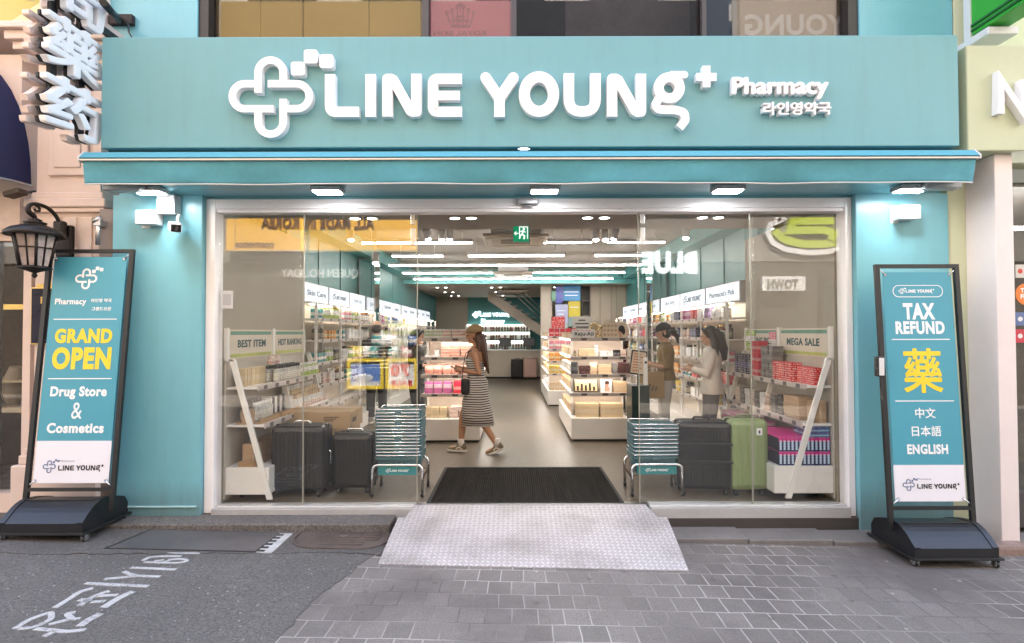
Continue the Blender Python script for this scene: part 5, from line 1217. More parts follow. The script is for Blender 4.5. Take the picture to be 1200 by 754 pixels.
for i in range(3): stack('flat_carton', pbox(.115, .16, .055, PK['pale_rose']), LX0 + .43 + i * .12, LY0 + .14, .325, 3, .055, 'pale rose carton stacked on the base of the left gondola', 'carton', 'pale rose cartons on the left gondola base')
RX0, RX1, RY0 = .82, 1.605, 7.79
# right gondola: show cards, boxes, kits
t = thing('show_card', 'white show card with dark lettering on top of the right gondola', 'card', (.95, RY0 + .04, SHZ[0]))
b = MB(); b.box(RX0 + .0, RX0 + .33, RY0 + .03, RY0 + .045, SHZ[0] + .001, SHZ[0] + .13); b.build('card', PK['white'], t); text('lettering', 'Reju-All', plane((RX0 + .175, RY0 + .029, SHZ[0] + .055)), BINK, width=.27, h=.07, thick=.001, bold=.02, parent=t)
b = MB()
for i in range(5): b.box(RX0 + .02 + i * .055, RX0 + .05 + i * .055, RY0 + .0285, RY0 + .0297, SHZ[0] + .108, SHZ[0] + .120)
b.build('print', mat('rose_ink', (.6, .25, .25), .5, var=0), t)
t = thing('beauty_poster', 'cream beauty poster with a dark haired face on the right gondola', 'poster', (1.48, RY0 + .06, SHZ[0]))
b = MB(); b.box(RX1 - .34, RX1 + .0, RY0 + .05, RY0 + .065, SHZ[0] + .001, SHZ[0] + .235); b.build('card', mat('poster_cream', (.70, .60, .48), .4, var=.03), t)
b = MB(); b.ell((RX1 - .085, RY0 + .048, SHZ[0] + .10), (.040, .004, .055), 16, 8); b.box(RX1 - .105, RX1 - .06, RY0 + .046, RY0 + .0495, SHZ[0] + .01, SHZ[0] + .06); b.build('face', mat('poster_skin', (.62, .36, .26), .5, var=0), t)
b = MB(); b.ell((RX1 - .07, RY0 + .0465, SHZ[0] + .13), (.045, .004, .055), 16, 8); b.ell((RX1 - .04, RY0 + .0465, SHZ[0] + .10), (.022, .003, .05), 12, 6); b.build('hair', BINK, t)
b = MB()
for i in range(4):
    for j in range(3): b.lathe([(.018, -.002), (.018, .001)], (RX1 - .31 + i * .052, RY0 + .048, SHZ[0] + .05 + j * .065), 12, ax='Y')
b.build('print', mat('swatch_ink', (.50, .34, .22), .5, var=.4, vs=20), t)
t = thing('round_mirror', 'round cosmetic mirror standing on top of the right gondola', 'mirror', (1.15, RY0 + .1, SHZ[0]))
b = MB(); zc = SHZ[0] + .16; b.ribbon(arc(1.15, zc, .062, 0, 355, 28), .014, lambda u, v, d: (u, RY0 + .09 - d, v), 0, .012, closed=True); b.tube([(1.15, RY0 + .1, SHZ[0] + .01), (1.15, RY0 + .1, zc - .065)], .008, 8); b.lathe([(.05, SHZ[0] + .001), (.045, SHZ[0] + .012)], (1.15, RY0 + .1, 0), 18); b.build('rim', CAPG, t)
b = MB(); b.lathe([(.056, -.002), (.056, .002)], (1.15, RY0 + .085, zc), 24, ax='Y'); b.build('glass', mat('compact_disc', (.50, .40, .26), .12, .4), t)
row('bottle', pbottle(.022, .19, PK['cream'], CAPG), (RX0 + .36, RY0 + .2, SHZ[0]), (RX1 - .3, RY0 + .2, SHZ[0]), 4, 'slim cream bottle with gold cap beside the round mirror', 'bottle', 'slim cream bottles beside the round mirror')
row('jar', pjar(.03, .05, PK['cream'], CAPG), (RX0 + .36, RY0 + .08, SHZ[0]), (RX1 - .36, RY0 + .08, SHZ[0]), 1, 'small gold lidded jar before the beauty poster', 'jar', None)
def one(name, me, x, z, lab, cat='carton', dy=.1, rz=0): put(name, me, (x, RY0 + dy, z + .0005), lab, cat, None, rz)
one('bottle', pbottle(.02, .09, PK['dark_bottle'], CAPB), RX0 + .05, SHZ[1], 'tiny dark bottle at the left end of the second shelf, right gondola', 'bottle')
for i in range(2): stack('flat_carton', pbox(.11, .12, .055, PK['cream']), RX0 + .16 + i * .115, RY0 + .12, SHZ[1], 2, .055, 'cream carton stacked on the second shelf of the right gondola', 'carton', 'cream cartons on the right gondola')
one('bottle', pbottle(.032, .16, PK['white'], CAPW, .6), RX0 + .355, SHZ[1], 'white bottle between cream and white cartons, right gondola', 'bottle')
for i in range(2): stack('flat_carton', pbox(.10, .12, .04, PK['white']), RX0 + .46 + i * .105, RY0 + .12, SHZ[1], 2, .04, 'white carton stacked on the second shelf of the right gondola', 'carton', 'white cartons on the right gondola')
row('jar', pjar(.032, .10, PK['black_card'], CAPB), (RX0 + .60, RY0 + .06, SHZ[1]), (RX0 + .69, RY0 + .06, SHZ[1]), 2, 'black jar on the second shelf of the right gondola', 'jar', 'black jars on the right gondola', jit=.001)
row('flat_carton', pbox(.05, .1, .10, PK['pale_rose']), (RX0 + .70, RY0 + .12, SHZ[1]), (RX1, RY0 + .12, SHZ[1]), 2, 'pale rose carton at the right end of the second shelf', 'carton', 'pale rose cartons at the end of the second shelf')
one('tall_carton', pbox(.09, .08, .17, PK['black_card']), RX0 + .04, SHZ[2], 'black upright carton leftmost on the third shelf, right gondola')
for i in range(2): stack('dark_carton', pbox(.075, .1, .06, PK['dark_brown']), RX0 + .145 + i * .08, RY0 + .11, SHZ[2], 2, .06, 'dark brown carton in the short stacks, right gondola', 'carton', 'short stacks of dark brown cartons')
one('pouch_pack', ppouch(.11, .07, .17, PK['beige']), RX0 + .315, SHZ[2], 'beige pouch on the third shelf of the right gondola', 'pouch')
stack('flat_carton', pbox(.19, .12, .045, PK['beige']), RX0 + .47, RY0 + .12, SHZ[2], 3, .045, 'long beige carton stacked on the third shelf, right gondola', 'carton', 'long beige cartons on the right gondola')
one('tall_carton', pbox(.075, .08, .17, PK['grey_box']), RX0 + .62, SHZ[2], 'grey upright carton beside the dark brown stacks, right gondola')
for i in range(2): stack('dark_carton', pbox(.085, .1, .042, PK['dark_brown']), RX0 + .70 + i * .088, RY0 + .11, SHZ[2], 4, .042, 'dark brown carton in the tall stacks at the right end', 'carton', 'tall stacks of dark brown cartons')
t = thing('gift_set', 'open black gift set with gold tray on the fourth shelf, right gondola', 'gift set', (RX0 + .2, RY0 + .05, SHZ[3]))
rot = Matrix.Rotation(R(-16), 3, 'X'); pv = (0, RY0 + .05, SHZ[3] + .001)
b = MB(); b.box(RX0 + .03, RX0 + .38, RY0 + .05, RY0 + .09, SHZ[3] + .012, SHZ[3] + .20, .003, rot=rot, piv=pv); b.build('box', mat('set_black', (.02, .016, .014), .3), t)
b = MB(); b.box(RX0 + .045, RX0 + .365, RY0 + .046, RY0 + .0498, SHZ[3] + .025, SHZ[3] + .187, rot=rot, piv=pv); b.build('tray', mat('set_gold', (.62, .46, .24), .4), t)
b = MB()
for i, hh_ in enumerate((.07, .10, .08, .11, .06)): b.box(RX0 + .07 + i * .058, RX0 + .10 + i * .058, RY0 + .042, RY0 + .0458, SHZ[3] + .03, SHZ[3] + .03 + hh_, rot=rot, piv=pv)
b.build('vials', mat('vial_dark', (.05, .03, .02), .2), t)
t = thing('beauty_poster', 'small white poster with a woman between gift set and beige box', 'poster', (RX0 + .48, RY0 + .06, SHZ[3]))
b = MB(); b.box(RX0 + .41, RX0 + .57, RY0 + .06, RY0 + .075, SHZ[3] + .001, SHZ[3] + .19); b.build('card', PK['white'], t)
b = MB(); b.ell((RX0 + .50, RY0 + .058, SHZ[3] + .12), (.03, .004, .04), 14, 7); b.box(RX0 + .47, RX0 + .54, RY0 + .055, RY0 + .0595, SHZ[3] + .02, SHZ[3] + .08); b.build('figure', mat('poster_skin', (.62, .36, .26), .5, var=0), t)
b = MB(); b.ell((RX0 + .505, RY0 + .0565, SHZ[3] + .145), (.034, .004, .03), 14, 7); b.build('hair', mat('poster_hair', (.06, .03, .02), .5), t)
one('beige_box', pbox(.19, .12, .16, PK['beige']), RX0 + .69, SHZ[3], 'beige box at the right end of the fourth shelf, right gondola', 'box')
for i in range(2): one('beige_box', pbox(.32, .2, .20, PK['cream']), RX0 + .22 + i * .345, .325, 'large beige box on the base, %s' % ('left of the pair' if not i else 'right of the pair'), 'box', .13)
for z in SHZ + (.325,):
    for gx0, gx1, gy0, gy1, side, mats_ in ((.82, .98, 8.25, 9.85, 'left side of the right gondola', ('cream', 'white', 'clear_bottle', 'beige')), (.71, .84, 11.9, 14.2, 'left side of the farther gondola', ('beige', 'cream', 'dark_brown', 'white'))):
        mm_ = random.choice(mats_); w_ = random.choice((.06, .075))
        row('small_carton', pbox(.09, w_, .12 if z < 1.4 else .09, PK[mm_]), (gx0 + .07, gy0, z), (gx0 + .07, gy1, z), 12, 'small carton in a shelf row along the %s' % side, 'carton', 'small cartons along the %s' % side, skip=.1)
for k_, z in enumerate(SHZ + (.325,)):
    m_ = ('red', 'pink', 'orange', 'yellow', 'cream')[k_]
    row('tall_carton', pbox(.10, .1, .17, PK[m_]), (.72, 11.55, z), (1.3, 11.55, z), 5, '%s carton on the end of the farther gondola' % ('red', 'pink', 'orange', 'yellow', 'cream')[k_], 'carton', '%s cartons on the farther gondola end' % ('red', 'pink', 'orange', 'yellow', 'cream')[k_])
put('tall_carton', pbox(.28, .18, .24, PK['red_box']), (.92, 11.6, 1.456 + .18), 'big red carton topping the farther gondola end', 'carton')
# ---- wall shelving with lit headers
def wallshelf(side, y0, y1, label, nbay, heads):
    X = XL2 if side < 0 else XR2; s = -side; D = .33
    g = thing('wall_shelving', label, 'shelf', (X, (y0 + y1) / 2, 0))
    bx = lambda b, a0, a1, ya, yb, z0, z1: b.box(X + s * a0, X + s * a1, ya, yb, z0, z1)
    b = MB(); bx(b, 0, .02, y0, y1, .0, 1.92); b.build('back_panel', mat('wallshelf_back', (.60, .52, .43), .5), g)
    b = MB(); bx(b, .021, D + .05, y0, y1, .0, .22); b.build('base', WSHELF, g)
    b = MB(); step = (y1 - y0) / nbay
    for i in range(nbay + 1):
        yy = y0 + step * i; bx(b, .021, .06, yy - .018, yy + .018, .221, 1.92); bx(b, D - .03, D, yy - .012, yy + .012, .221, 1.92)
    b.build('upright', WSHELF, g)
    for z in (.55, .85, 1.15, 1.45, 1.75 - .02):
        b = MB(); bx(b, .061, D, y0, y1, z - .018, z); sh = b.build('shelf', WSHELF, g)
        b = MB(); bx(b, D + .0005, D + .012, y0, y1, z - .03, z + .012); b.build('price_rail', RAILM, sh)
        for i in range(nbay * 3): b = MB(); yy = y0 + (i + .5) * (y1 - y0) / nbay / 3; bx(b, D + .0125, D + .0145, yy - .025, yy + .025, z - .026, z + .006); b.build('price_tag', TAGM, sh)
    b = MB(); bx(b, .021, .26, y0, y1, 1.921, 1.945); b.build('header_shelf', WSHELF, g); b = MB(); bx(b, .22, .245, y0 + .03, y1 - .03, 1.908, 1.9205); b.build('led_strip', SHLED, g)  # strip under the header is an added light to brighten the shelves
    n = len(heads); st_ = (y1 - y0) / n
    for i, hd in enumerate(heads):
        ya, yb = y0 + st_ * i + .02, y0 + st_ * (i + 1) - .02
        b = MB(); bx(b, .05, .14, ya, yb, 1.95, 2.21); hb = b.build('header_frame', WPAINT, g)
        b = MB(); bx(b, .1405, .146, ya + .015, yb - .015, 1.965, 2.195); lb = b.build('lightbox', BOXLIT, hb)
        yc = (ya + yb) / 2; MM = plane((X + s * .1465, yc, 2.08), 'east' if side < 0 else 'west')
        if hd == 'MARK': q = mark(MM, (yb - ya) * .72, .0015); q.build('lettering', INK, hb)
        else: text('lettering', hd, MM, INK, h=.075, width=(yb - ya) * (.5 if len(hd) < 9 else .75), thick=.0015, bold=.02, parent=hb, copies=ord(hd[0]) > 1000)
    return g
wallshelf(-1, 7.0, 9.95, 'left wall shelving nearest the street with three lit headers', 3, ['Skin Care', 'MARK', '약국'])
wallshelf(-1, 10.35, 13.0, 'left wall shelving beyond the mirror strip', 3, ['일반약', 'MARK', 'Health'])
wallshelf(-1, 13.15, 17.5, 'left wall shelving farthest from the street', 5, ['Vitamin', 'MARK', 'Baby', '영양제', 'MARK'])
wallshelf(1, 7.05, 10.9, 'right wall shelving nearest the street with three lit headers', 4, ["Pharmacist's Pick", 'MARK', '약사 추천'])
wallshelf(1, 11.4, 14.7, 'right wall shelving beyond the mirror strip', 4, ['MARK', 'Beauty', 'MARK', '파스'])
for sgn, X, ya, yb in ((1, XL2, 9.98, 10.32), (-1, XR2, 10.93, 11.37)):
    t = thing('mirror_strip', 'tall mirror strip between %s wall shelving units' % ('left' if sgn > 0 else 'right'), 'mirror', (X, (ya + yb) / 2, 0))
    b = MB(); b.box(X, X + sgn * .30, ya, yb, 0, 2.92); b.build('core', mat('mirror_core', (.30, .31, .31), .3, .4), t)
    b = MB(); b.box(X + sgn * .301, X + sgn * .307, ya + .01, yb - .01, .02, 2.9); b.box(X + sgn * .02, X + sgn * .29, ya - .006, ya - .001, .02, 2.9); b.build('mirror', MIRROR, t)
kinds = [('small_carton', lambda: pbox(.08, .075, .13, PK[random.choice(['white', 'pink', 'lime', 'blue', 'yellow', 'teal_card', 'pale_rose', 'orange'])])), ('medicine_box', lambda: pbox(.09, .10, .16, PK[random.choice(['red_box', 'purple', 'orange', 'navy', 'white', 'mauve', 'yellow'])])),
         ('bottle', lambda: pbottle(.035, .19, PK[random.choice(['amber_bottle', 'clear_bottle', 'dark_bottle', 'white', 'lime'])], random.choice([CAPW, CAPB, CAPG]))), ('pouch_pack', lambda: ppouch(.06, .11, .17, PK[random.choice(['pink', 'lime', 'yellow', 'blue', 'white', 'orange'])]))]
lv = {.55: 'lowest', .85: 'second', 1.15: 'middle', 1.45: 'fourth', 1.73: 'top', .22: 'base'}
def fill(side, y0, y1, where, nrun, zs, knd):
    X = XL2 if side < 0 else XR2; s = -side
    for z in zs:
        y = y0 + .05
        while y < y1 - .12:
            nm, fn = random.choice([kinds[i] for i in knd]); me = fn(); wd = max(v.co.y for v in me.vertices) * 2 + .008
            k = random.choice(nrun); 
            for i in range(k):
                if y > y1 - .06: break
                y += wd
                put(nm, me, (X + s * (.24 + random.uniform(-.02, .02)), y - wd / 2, z + .0005), '%s packed on the %s shelf of the %s' % (nm.replace('_', ' '), lv[z], where), nm.split('_')[-1], '%s stock on the %s shelf of the %s' % (nm.replace('_', ' '), lv[z], where), random.uniform(-.06, .06))
            y += random.choice((.02, .05, .1))
fill(-1, 7.02, 9.9, 'left wall unit nearest the street', (3, 4, 5), (.85, 1.15, 1.45, 1.73), (0, 2, 2, 3))
fill(-1, 10.4, 12.95, 'left wall unit beyond the mirror', (3, 4, 5), (1.15, 1.45, 1.73), (0, 1, 2))
fill(1, 7.07, 10.85, 'right wall unit nearest the street', (2, 3, 4), (.55, .85, 1.15, 1.45, 1.73), (1, 1, 0, 2))
fill(1, 11.45, 14.6, 'right wall unit beyond the mirror', (3, 4), (1.15, 1.45, 1.73), (0, 1))
for z in (.965, 1.292, 1.592):
    row('bottle', pbottle(.035, .17, PK['dark_bottle'], CAPB), (-1.7, 19.75, z), (.5, 19.75, z), 22, 'dark bottle in a row on the lit shelves behind the counter', 'bottle', 'dark bottles behind the counter', skip=.12)
    row('medicine_box', pbox(.07, .06, .14, PK['red_box']), (-1.65, 19.82, z), (.5, 19.82, z), 9, 'red box among the bottles behind the counter', 'box', 'red boxes behind the counter', skip=.2)
# ---- slanted stands on both sides of the entrance
def slant_stand(side, label):
    X = XL if side < 0 else XR; s = -side
    g = thing('slanted_stand', label, 'stand', (X, 5.9, 0))
    def bx(b, a0, a1, ya, yb, z0, z1, bev=0): b.box(X + s * a0, X + s * a1, ya, yb, z0, z1, bev)
    b = MB(); bx(b, .02, .56 if side > 0 else .42, 5.0, 6.85, .07, .315, .006); b.build('base', WSHELF, g)
    b = MB(); bx(b, .005, .018, 5.0, 6.85, .03, 1.30); b.build('back_panel', mat('stand_back', (.55, .50, .44), .5), g)
    for yy in (5.0, 5.92, 6.83):
        b = MB(); rx0, rx1 = (.045, .44) if side > 0 else (.075, .435)
        b.prism([(X + s * (rx0 - .02), yy - .012, 1.30), (X + s * (rx0 + .03), yy - .012, 1.30), (X + s * (rx1 + .02), yy - .012, .03), (X + s * (rx1 - .03), yy - .012, .03)], (0, .024, 0))
        bx(b, .019, rx0 + .02, yy - .012, yy + .012, 1.285, 1.31); b.build('slanted_rail', WSHELF, g)
    for z, dp in ((1.045, .24 if side > 0 else .30), (.70, .28 if side > 0 else .36)):
        b = MB(); bx(b, .0185, dp, 5.02, 6.83, z - .02, z); sh = b.build('shelf', WSHELF, g)
        b = MB(); bx(b, dp + .0005, dp + .014, 5.02, 6.83, z - .035, z + .012); b.build('price_rail', RAILM, sh)
        for i in range(7): b = MB(); bx(b, dp + .0145, dp + .0165, 5.12 + i * .25, 5.19 + i * .25, z - .03, z + .006); b.build('price_tag', TAGM, sh)
    b = MB()
    for yy in (5.15, 6.7): b.lathe([(.03, -.012), (.03, .012)], (X + s * .1, yy, .031), 12, ax='X'); b.lathe([(.03, -.012), (.03, .012)], (X + s * .34, yy, .031), 12, ax='X')
    b.build('castor', BLACK, g)
    return g
slant_stand(-1, 'white slanted stand of cosmetics under the best item header')
slant_stand(1, 'white slanted stand of toothpaste under the mega sale header')
HC = mat('header_cream', (.62, .55, .46), .5, var=.02); HG = mat('header_green', (.12, .28, .20), .5, var=.2, vs=2); HL = mat('header_lime', (.42, .46, .12), .5, var=.2, vs=2)
def header(side, y0, y1, txt, label, w_):
    X = XL if side < 0 else XR; s = -side
    t = thing('shelf_header', label, 'sign', (X, (y0 + y1) / 2, 1.43))
    b = MB(); b.box(X + s * .001, X + s * .03, y0, y1, 1.295, 1.575, .002); b.build('panel', HC, t)
    b = MB(); b.box(X + s * .0305, X + s * .033, y0 + .03, y1 - .03, 1.525, 1.560); b.build('green_band', HG, t)
    b = MB(); b.box(X + s * .0305, X + s * .033, y0 + .03, y1 - .03, 1.315, 1.345); b.build('lime_band', HL, t)
    b = MB(); b.box(X + s * .0005, X + s * .036, y0 - .03, y0 - .001, 1.28, 1.59); b.box(X + s * .0005, X + s * .036, y1 + .001, y1 + .03, 1.28, 1.59); b.build('edge_trim', WSHELF, t)
    text('lettering', txt, plane((X + s * .0308, (y0 + y1) / 2, 1.44), 'east' if side < 0 else 'west'), INK, width=w_, h=.075, thick=.0015, bold=.035, parent=t)
header(-1, 5.03, 5.93, 'BEST ITEM', 'cream header board reading best item on the left entrance wall', .58)
header(-1, 5.99, 6.83, 'HOT RANKING', 'cream header board reading hot ranking on the left entrance wall', .66)
header(1, 5.03, 5.95, 'MEGA SALE', 'cream header board reading mega sale on the right entrance wall', .62)
header(1, 6.01, 6.83, 'YOUNG PICK', 'cream header board reading young pick on the right entrance wall', .60)
t = thing('sale_card', 'pink and lime sale cards hung on the young pick header', 'card', (XR - .04, 6.5, 1.43))
b = MB(); b.box(XR - .042, XR - .034, 6.55, 6.80, 1.36, 1.55); b.build('lime_card', PK['lime'], t); b = MB(); b.box(XR - .042, XR - .034, 6.03, 6.18, 1.30, 1.54); b.build('pink_card', PK['pink'], t)
x = XL + .10
row('tall_carton', pbox(.09, .035, .165, PK['cream']), (x + .02, 5.07, 1.045), (x + .02, 5.48, 1.045), 10, 'thin cream carton at the near end of the upper left stand shelf', 'carton', 'thin cream cartons on the left stand', jit=.002)
row('bottle', pbottle(.026, .17, PK['clear_bottle'], CAPB), (x + .06, 5.5, 1.045), (x + .06, 6.2, 1.045), 13, 'clear bottle with black cap on the upper left stand shelf', 'bottle', 'clear bottles on the left stand', jit=.004)
row('bottle', pbottle(.026, .17, PK['clear_bottle'], CAPB), (x + .14, 5.5, 1.045), (x + .14, 6.15, 1.045), 12, 'front row clear bottle on the upper left stand shelf', 'bottle', 'front row of clear bottles on the left stand', jit=.004)
row('bottle', pbottle(.028, .15, PK['lime'], CAPW), (x + .10, 6.22, 1.045), (x + .10, 6.8, 1.045), 10, 'green and white bottle at the far end of the upper left stand shelf', 'bottle', 'green and white bottles on the left stand')
row('pouch_pack', ppouch(.06, .09, .10, PK['pale_rose']), (x + .10, 5.45, 1.22), (x + .10, 5.72, 1.22), 2, 'pale rose pouch lying over the clear bottles', 'pouch', 'pale rose pouches over the clear bottles')
for i, (ya, yb) in enumerate(((5.06, 5.45), (5.5, 5.95))):
    t = thing('tester_tray', 'wooden edged tray %s on the lower left stand shelf' % ('of dark bottles' if not i else 'of leaning cards'), 'tray', (x, (ya + yb) / 2, .70))
    b = MB(); b.box(x - .02, x + .22, ya, yb, .7005, .712); b.box(x + .205, x + .22, ya, yb, .7121, .745); b.build('tray', mat('tray_wood', (.36, .22, .10), .5), t)
row('bottle', pbottle(.030, .20, PK['dark_bottle'], CAPB, .6), (x + .03, 5.08, .713), (x + .03, 5.44, .713), 6, 'dark bottle in the back of the wooden tray', 'bottle', 'back row of dark bottles in the wooden tray')
row('bottle', pbottle(.030, .18, PK['clear_bottle'], CAPW, .6), (x + .14, 5.08, .713), (x + .14, 5.44, .713), 6, 'clear bottle with white cap in front of the dark bottles', 'bottle', 'clear bottles in the wooden tray')
for i in range(6): put('show_card', pbox(.012, .10, .17, PK['black_card' if i % 2 else 'white']), (x + .05 + .0 * i, 5.56 + i * .06, .715), '%s card leaning in the second tray of the left stand' % ('black' if i % 2 else 'white'), 'card', '%s cards leaning in the left stand tray' % ('black' if i % 2 else 'white'), rz=-.5)
row('flat_carton', pbox(.10, .1, .14, PK['tan_box']), (x + .10, 5.08, .7), (x + .10, 5.08, .7), 1, 'tan carton behind the first wooden tray', 'carton', None)
for k_ in range(5):
    row('small_carton', pbox(.035, .05, .055, PK[('white', 'cream', 'beige', 'white', 'pale_rose')[k_]]), (x + .04 + k_ * .045, 6.05, .70 + .20 - k_ * .045), (x + .04 + k_ * .045, 6.80, .70 + .20 - k_ * .045), 11, 'small tester box on the stepped rack of the left stand', 'carton', 'tester boxes on the stepped rack', jit=.002)
t = thing('stepped_rack', 'white stepped tester rack on the lower left stand shelf', 'rack', (x, 6.4, .7)); b = MB()
for k_ in range(5): b.box(x + .018 + k_ * .045, x + .062 + k_ * .045 - .0005, 6.02, 6.82, .7005, .70 + .1995 - k_ * .045)
b.build('steps', WSHELF, t); b = MB(); b.box(x + .0, x + .0175, 6.02, 6.82, .7005, .96); b.build('back', WSHELF, t)
row('tall_carton', pbox(.11, .055, .20, PK['tan_box']), (x + .10, 5.06, .316), (x + .10, 5.70, .316), 11, 'brown carton packed on the base of the left stand', 'carton', 'brown cartons on the base of the left stand', jit=.001)
t = thing('tester_tray', 'brown tray under the cartons on the left stand base', 'tray', (x, 5.4, .315)); b = MB(); b.box(x + .17, x + .185, 5.03, 5.74, .3155, .37); b.build('edge', mat('tray_wood', (.36, .22, .10), .5), t); b = MB(); b.box(x + .03, x + .169, 5.02, 5.03, .3155, .37); b.build('end', mat('tray_wood', (.36, .22, .10), .5), t)
# right stand goods
x = XR - .11
row('tall_carton', pbox(.085, .03, .16, PK['red_box']), (x - .0, 5.06, 1.045), (x - .0, 5.36, 1.045), 9, 'red carton at the near end of the upper right stand shelf', 'carton', 'red cartons at the near end of the right stand', jit=.001)
row('tall_carton', pbox(.11, .06, .19, PK['red_box']), (x - .03, 5.40, 1.045), (x - .03, 5.78, 1.045), 6, 'wide red carton on the upper right stand shelf', 'carton', 'wide red cartons on the right stand', jit=.002)
for i in range(3): stack('grey_carton', pbox(.12, .085, .085, PK['grey_box']), x - .02, 5.84 + i * .092, 1.045, 4, .085, 'grey carton in the stack under the young pick header', 'carton', 'grey cartons on the right stand')
for i in range(2): stack('tall_carton', pbox(.11, .09, .13, PK['red']), x - .03, 6.16 + i * .10, 1.045, 3, .13, 'red carton in the tall stack on the right stand', 'carton', 'tall red carton stack on the right stand')
row('tall_carton', pbox(.10, .07, .23, PK['navy']), (x - .02, 6.38, 1.045), (x - .02, 6.82, 1.045), 5, 'navy carton at the far end of the upper right stand shelf', 'carton', 'navy cartons on the right stand')
for i in range(2): row('flat_carton', pbox(.13, .035, .20, PK['tan_box']), (x + .0, 5.05, .70), (x + .0, 5.15, .70), 3 if not i else 0, 'tan upright carton at the near end of the lower right stand shelf', 'carton', 'tan upright cartons on the right stand', jit=.001)
stack('flat_carton', pbox(.17, .30, .036, PK['tan_box']), x - .03, 5.34, .70, 6, .036, 'tan flat carton stacked on the lower right stand shelf', 'carton', 'tan flat cartons on the right stand')
stack('grey_carton', pbox(.16, .1, .05, PK['black_card']), x - .03, 5.57, .70, 4, .05, 'black carton stacked beside the tan flat cartons', 'carton', 'black cartons on the right stand')
for i in range(8): stack('grey_carton', pbox(.15, .10, .06, PK[('grey_box', 'pale_rose', 'white')[i % 3]]), x - .04, 5.72 + i * .13, .70, 3, .06, '%s carton on the far part of the lower right stand shelf' % ('grey', 'pale rose', 'white')[i % 3], 'carton', '%s cartons far along the right stand' % ('grey', 'pale rose', 'white')[i % 3])
nt_ = 0
for i in range(13):
    for j in range(3):
        put('toothpaste_carton', pbox(.0345, .19, .125, PK['toothpaste']), (XR - .045 - i * .0365, 5.125 + j * .2, .3165), 'blue and pink toothpaste carton packed on the right stand base', 'carton', 'toothpaste cartons on the right stand base')
        put('toothpaste_carton', pbox(.0345, .19, .125, PK['toothpaste']), (XR - .045 - i * .0365, 5.125 + j * .2, .3165 + .1256), 'blue and pink toothpaste carton packed on the right stand base', 'carton', 'toothpaste cartons on the right stand base')
for i in range(3): stack('flat_carton', pbox(.18, .09, .043, PK['blue_toothpaste']), XR - .12, 5.08 + i * .1, .568, 3, .043, 'light blue toothpaste carton lying on the packed ones', 'carton', 'light blue toothpaste cartons')
for i in range(6): stack('flat_carton', pbox(.2, .14, .07, PK['mauve']), XR - .30, 5.80 + i * .16, .3165, 4, .07, 'magenta carton behind the packed toothpaste', 'carton', 'magenta cartons behind the toothpaste')
# ---- suitcases
def suitcase(label, w_, d_, h_, loc, rz, m, ribs='v', handle=STEEL, tagm=None):
    t = thing('suitcase', label, 'suitcase', loc, rz)
    z0 = .055
    b = MB(); b.box(-w_ / 2, w_ / 2, -d_ / 2, d_ / 2, z0, h_, .045)
    if ribs == 'v':
        n = int(w_ / .042)
        for i in range(n):
            xx = -w_ / 2 + .055 + (w_ - .11) * i / (n - 1); b.box(xx - .010, xx + .010, -d_ / 2 - .006, -d_ / 2 + .01, z0 + .05, h_ - .05, .004)
    elif ribs == 'h':
        for z in (z0 + (h_ - z0) * .42, z0 + (h_ - z0) * .68): b.box(-w_ / 2 - .004, w_ / 2 + .004, -d_ / 2 - .008, -d_ / 2 + .01, z - .01, z + .01, .004)
        n = int(w_ / .03)
        for i in range(n):
            xx = -w_ / 2 + .05 + (w_ - .10) * i / (n - 1); b.box(xx - .006, xx + .006, -d_ / 2 - .005, -d_ / 2 + .01, z0 + .05, z0 + (h_ - z0) * .36, .003); b.box(xx - .006, xx + .006, -d_ / 2 - .005, -d_ / 2 + .01, z0 + (h_ - z0) * .74, h_ - .06, .003)
    else:
        b.box(-w_ / 2 + .05, w_ / 2 - .05, -d_ / 2 - .008, -d_ / 2 + .01, z0 + .05, h_ - .06, .02)
        for xx in (-w_ / 2 + .10, w_ / 2 - .10): b.box(xx - .008, xx + .008, -d_ / 2 - .013, -d_ / 2 + .0, z0 + .08, h_ - .1, .004)
    b.build('shell', m, t, local=True)
    b = MB(); b.box(-w_ / 2 - .003, w_ / 2 + .003, -.008, .008, z0 + .0, h_ + .003, .004); b.build('zip_band', mat('zip_dark', (.03, .03, .03), .5, var=.1), t, local=True)
    b = MB(); b.tube(fillet([(-.075, 0, h_ - .002), (-.07, 0, h_ + .03), (.07, 0, h_ + .03), (.075, 0, h_ - .002)], .02, 4), .010, 8); b.build('top_handle', handle, t, local=True)
    b = MB(); b.tube(fillet([(w_ / 2 - .002, 0, h_ * .62), (w_ / 2 + .022, 0, h_ * .61), (w_ / 2 + .022, 0, h_ * .45), (w_ / 2 - .002, 0, h_ * .44)], .015, 4), .009, 8); b.build('side_handle', handle, t, local=True)
    for sx in (-1, 1):
        for sy in (-1, 1):
            b = MB(); b.lathe([(.022, -.014), (.026, -.01), (.026, .01), (.022, .014)], (sx * (w_ / 2 - .06), sy * (d_ / 2 - .05), .026), 14, ax='X'); wh = b.build('wheel', BLACK, t, local=True)
            b = MB(); b.box(sx * (w_ / 2 - .06) - .022, sx * (w_ / 2 - .06) + .022, sy * (d_ / 2 - .05) - .018, sy * (d_ / 2 - .05) + .018, .04, z0 + .01, .004); b.build('fork', BLACK, wh, local=True)
    if tagm:
        b = MB(); b.box(.05, .105, -d_ / 2 - .016, -d_ / 2 - .012, h_ - .14, h_ - .075, .006); lb = b.build('sticker', WHITE, t, local=True); b = MB(); b.box(.07, .085, -d_ / 2 - .018, -d_ / 2 - .0165, h_ - .125, h_ - .095); b.build('mark', BINK, lb, local=True)
    b = MB(); b.box(w_ * .5 - .05, w_ * .5 - .02, -.02, .02, h_ - .2, h_ - .14, .004); b.build('lock', handle, t, local=True)
    return t
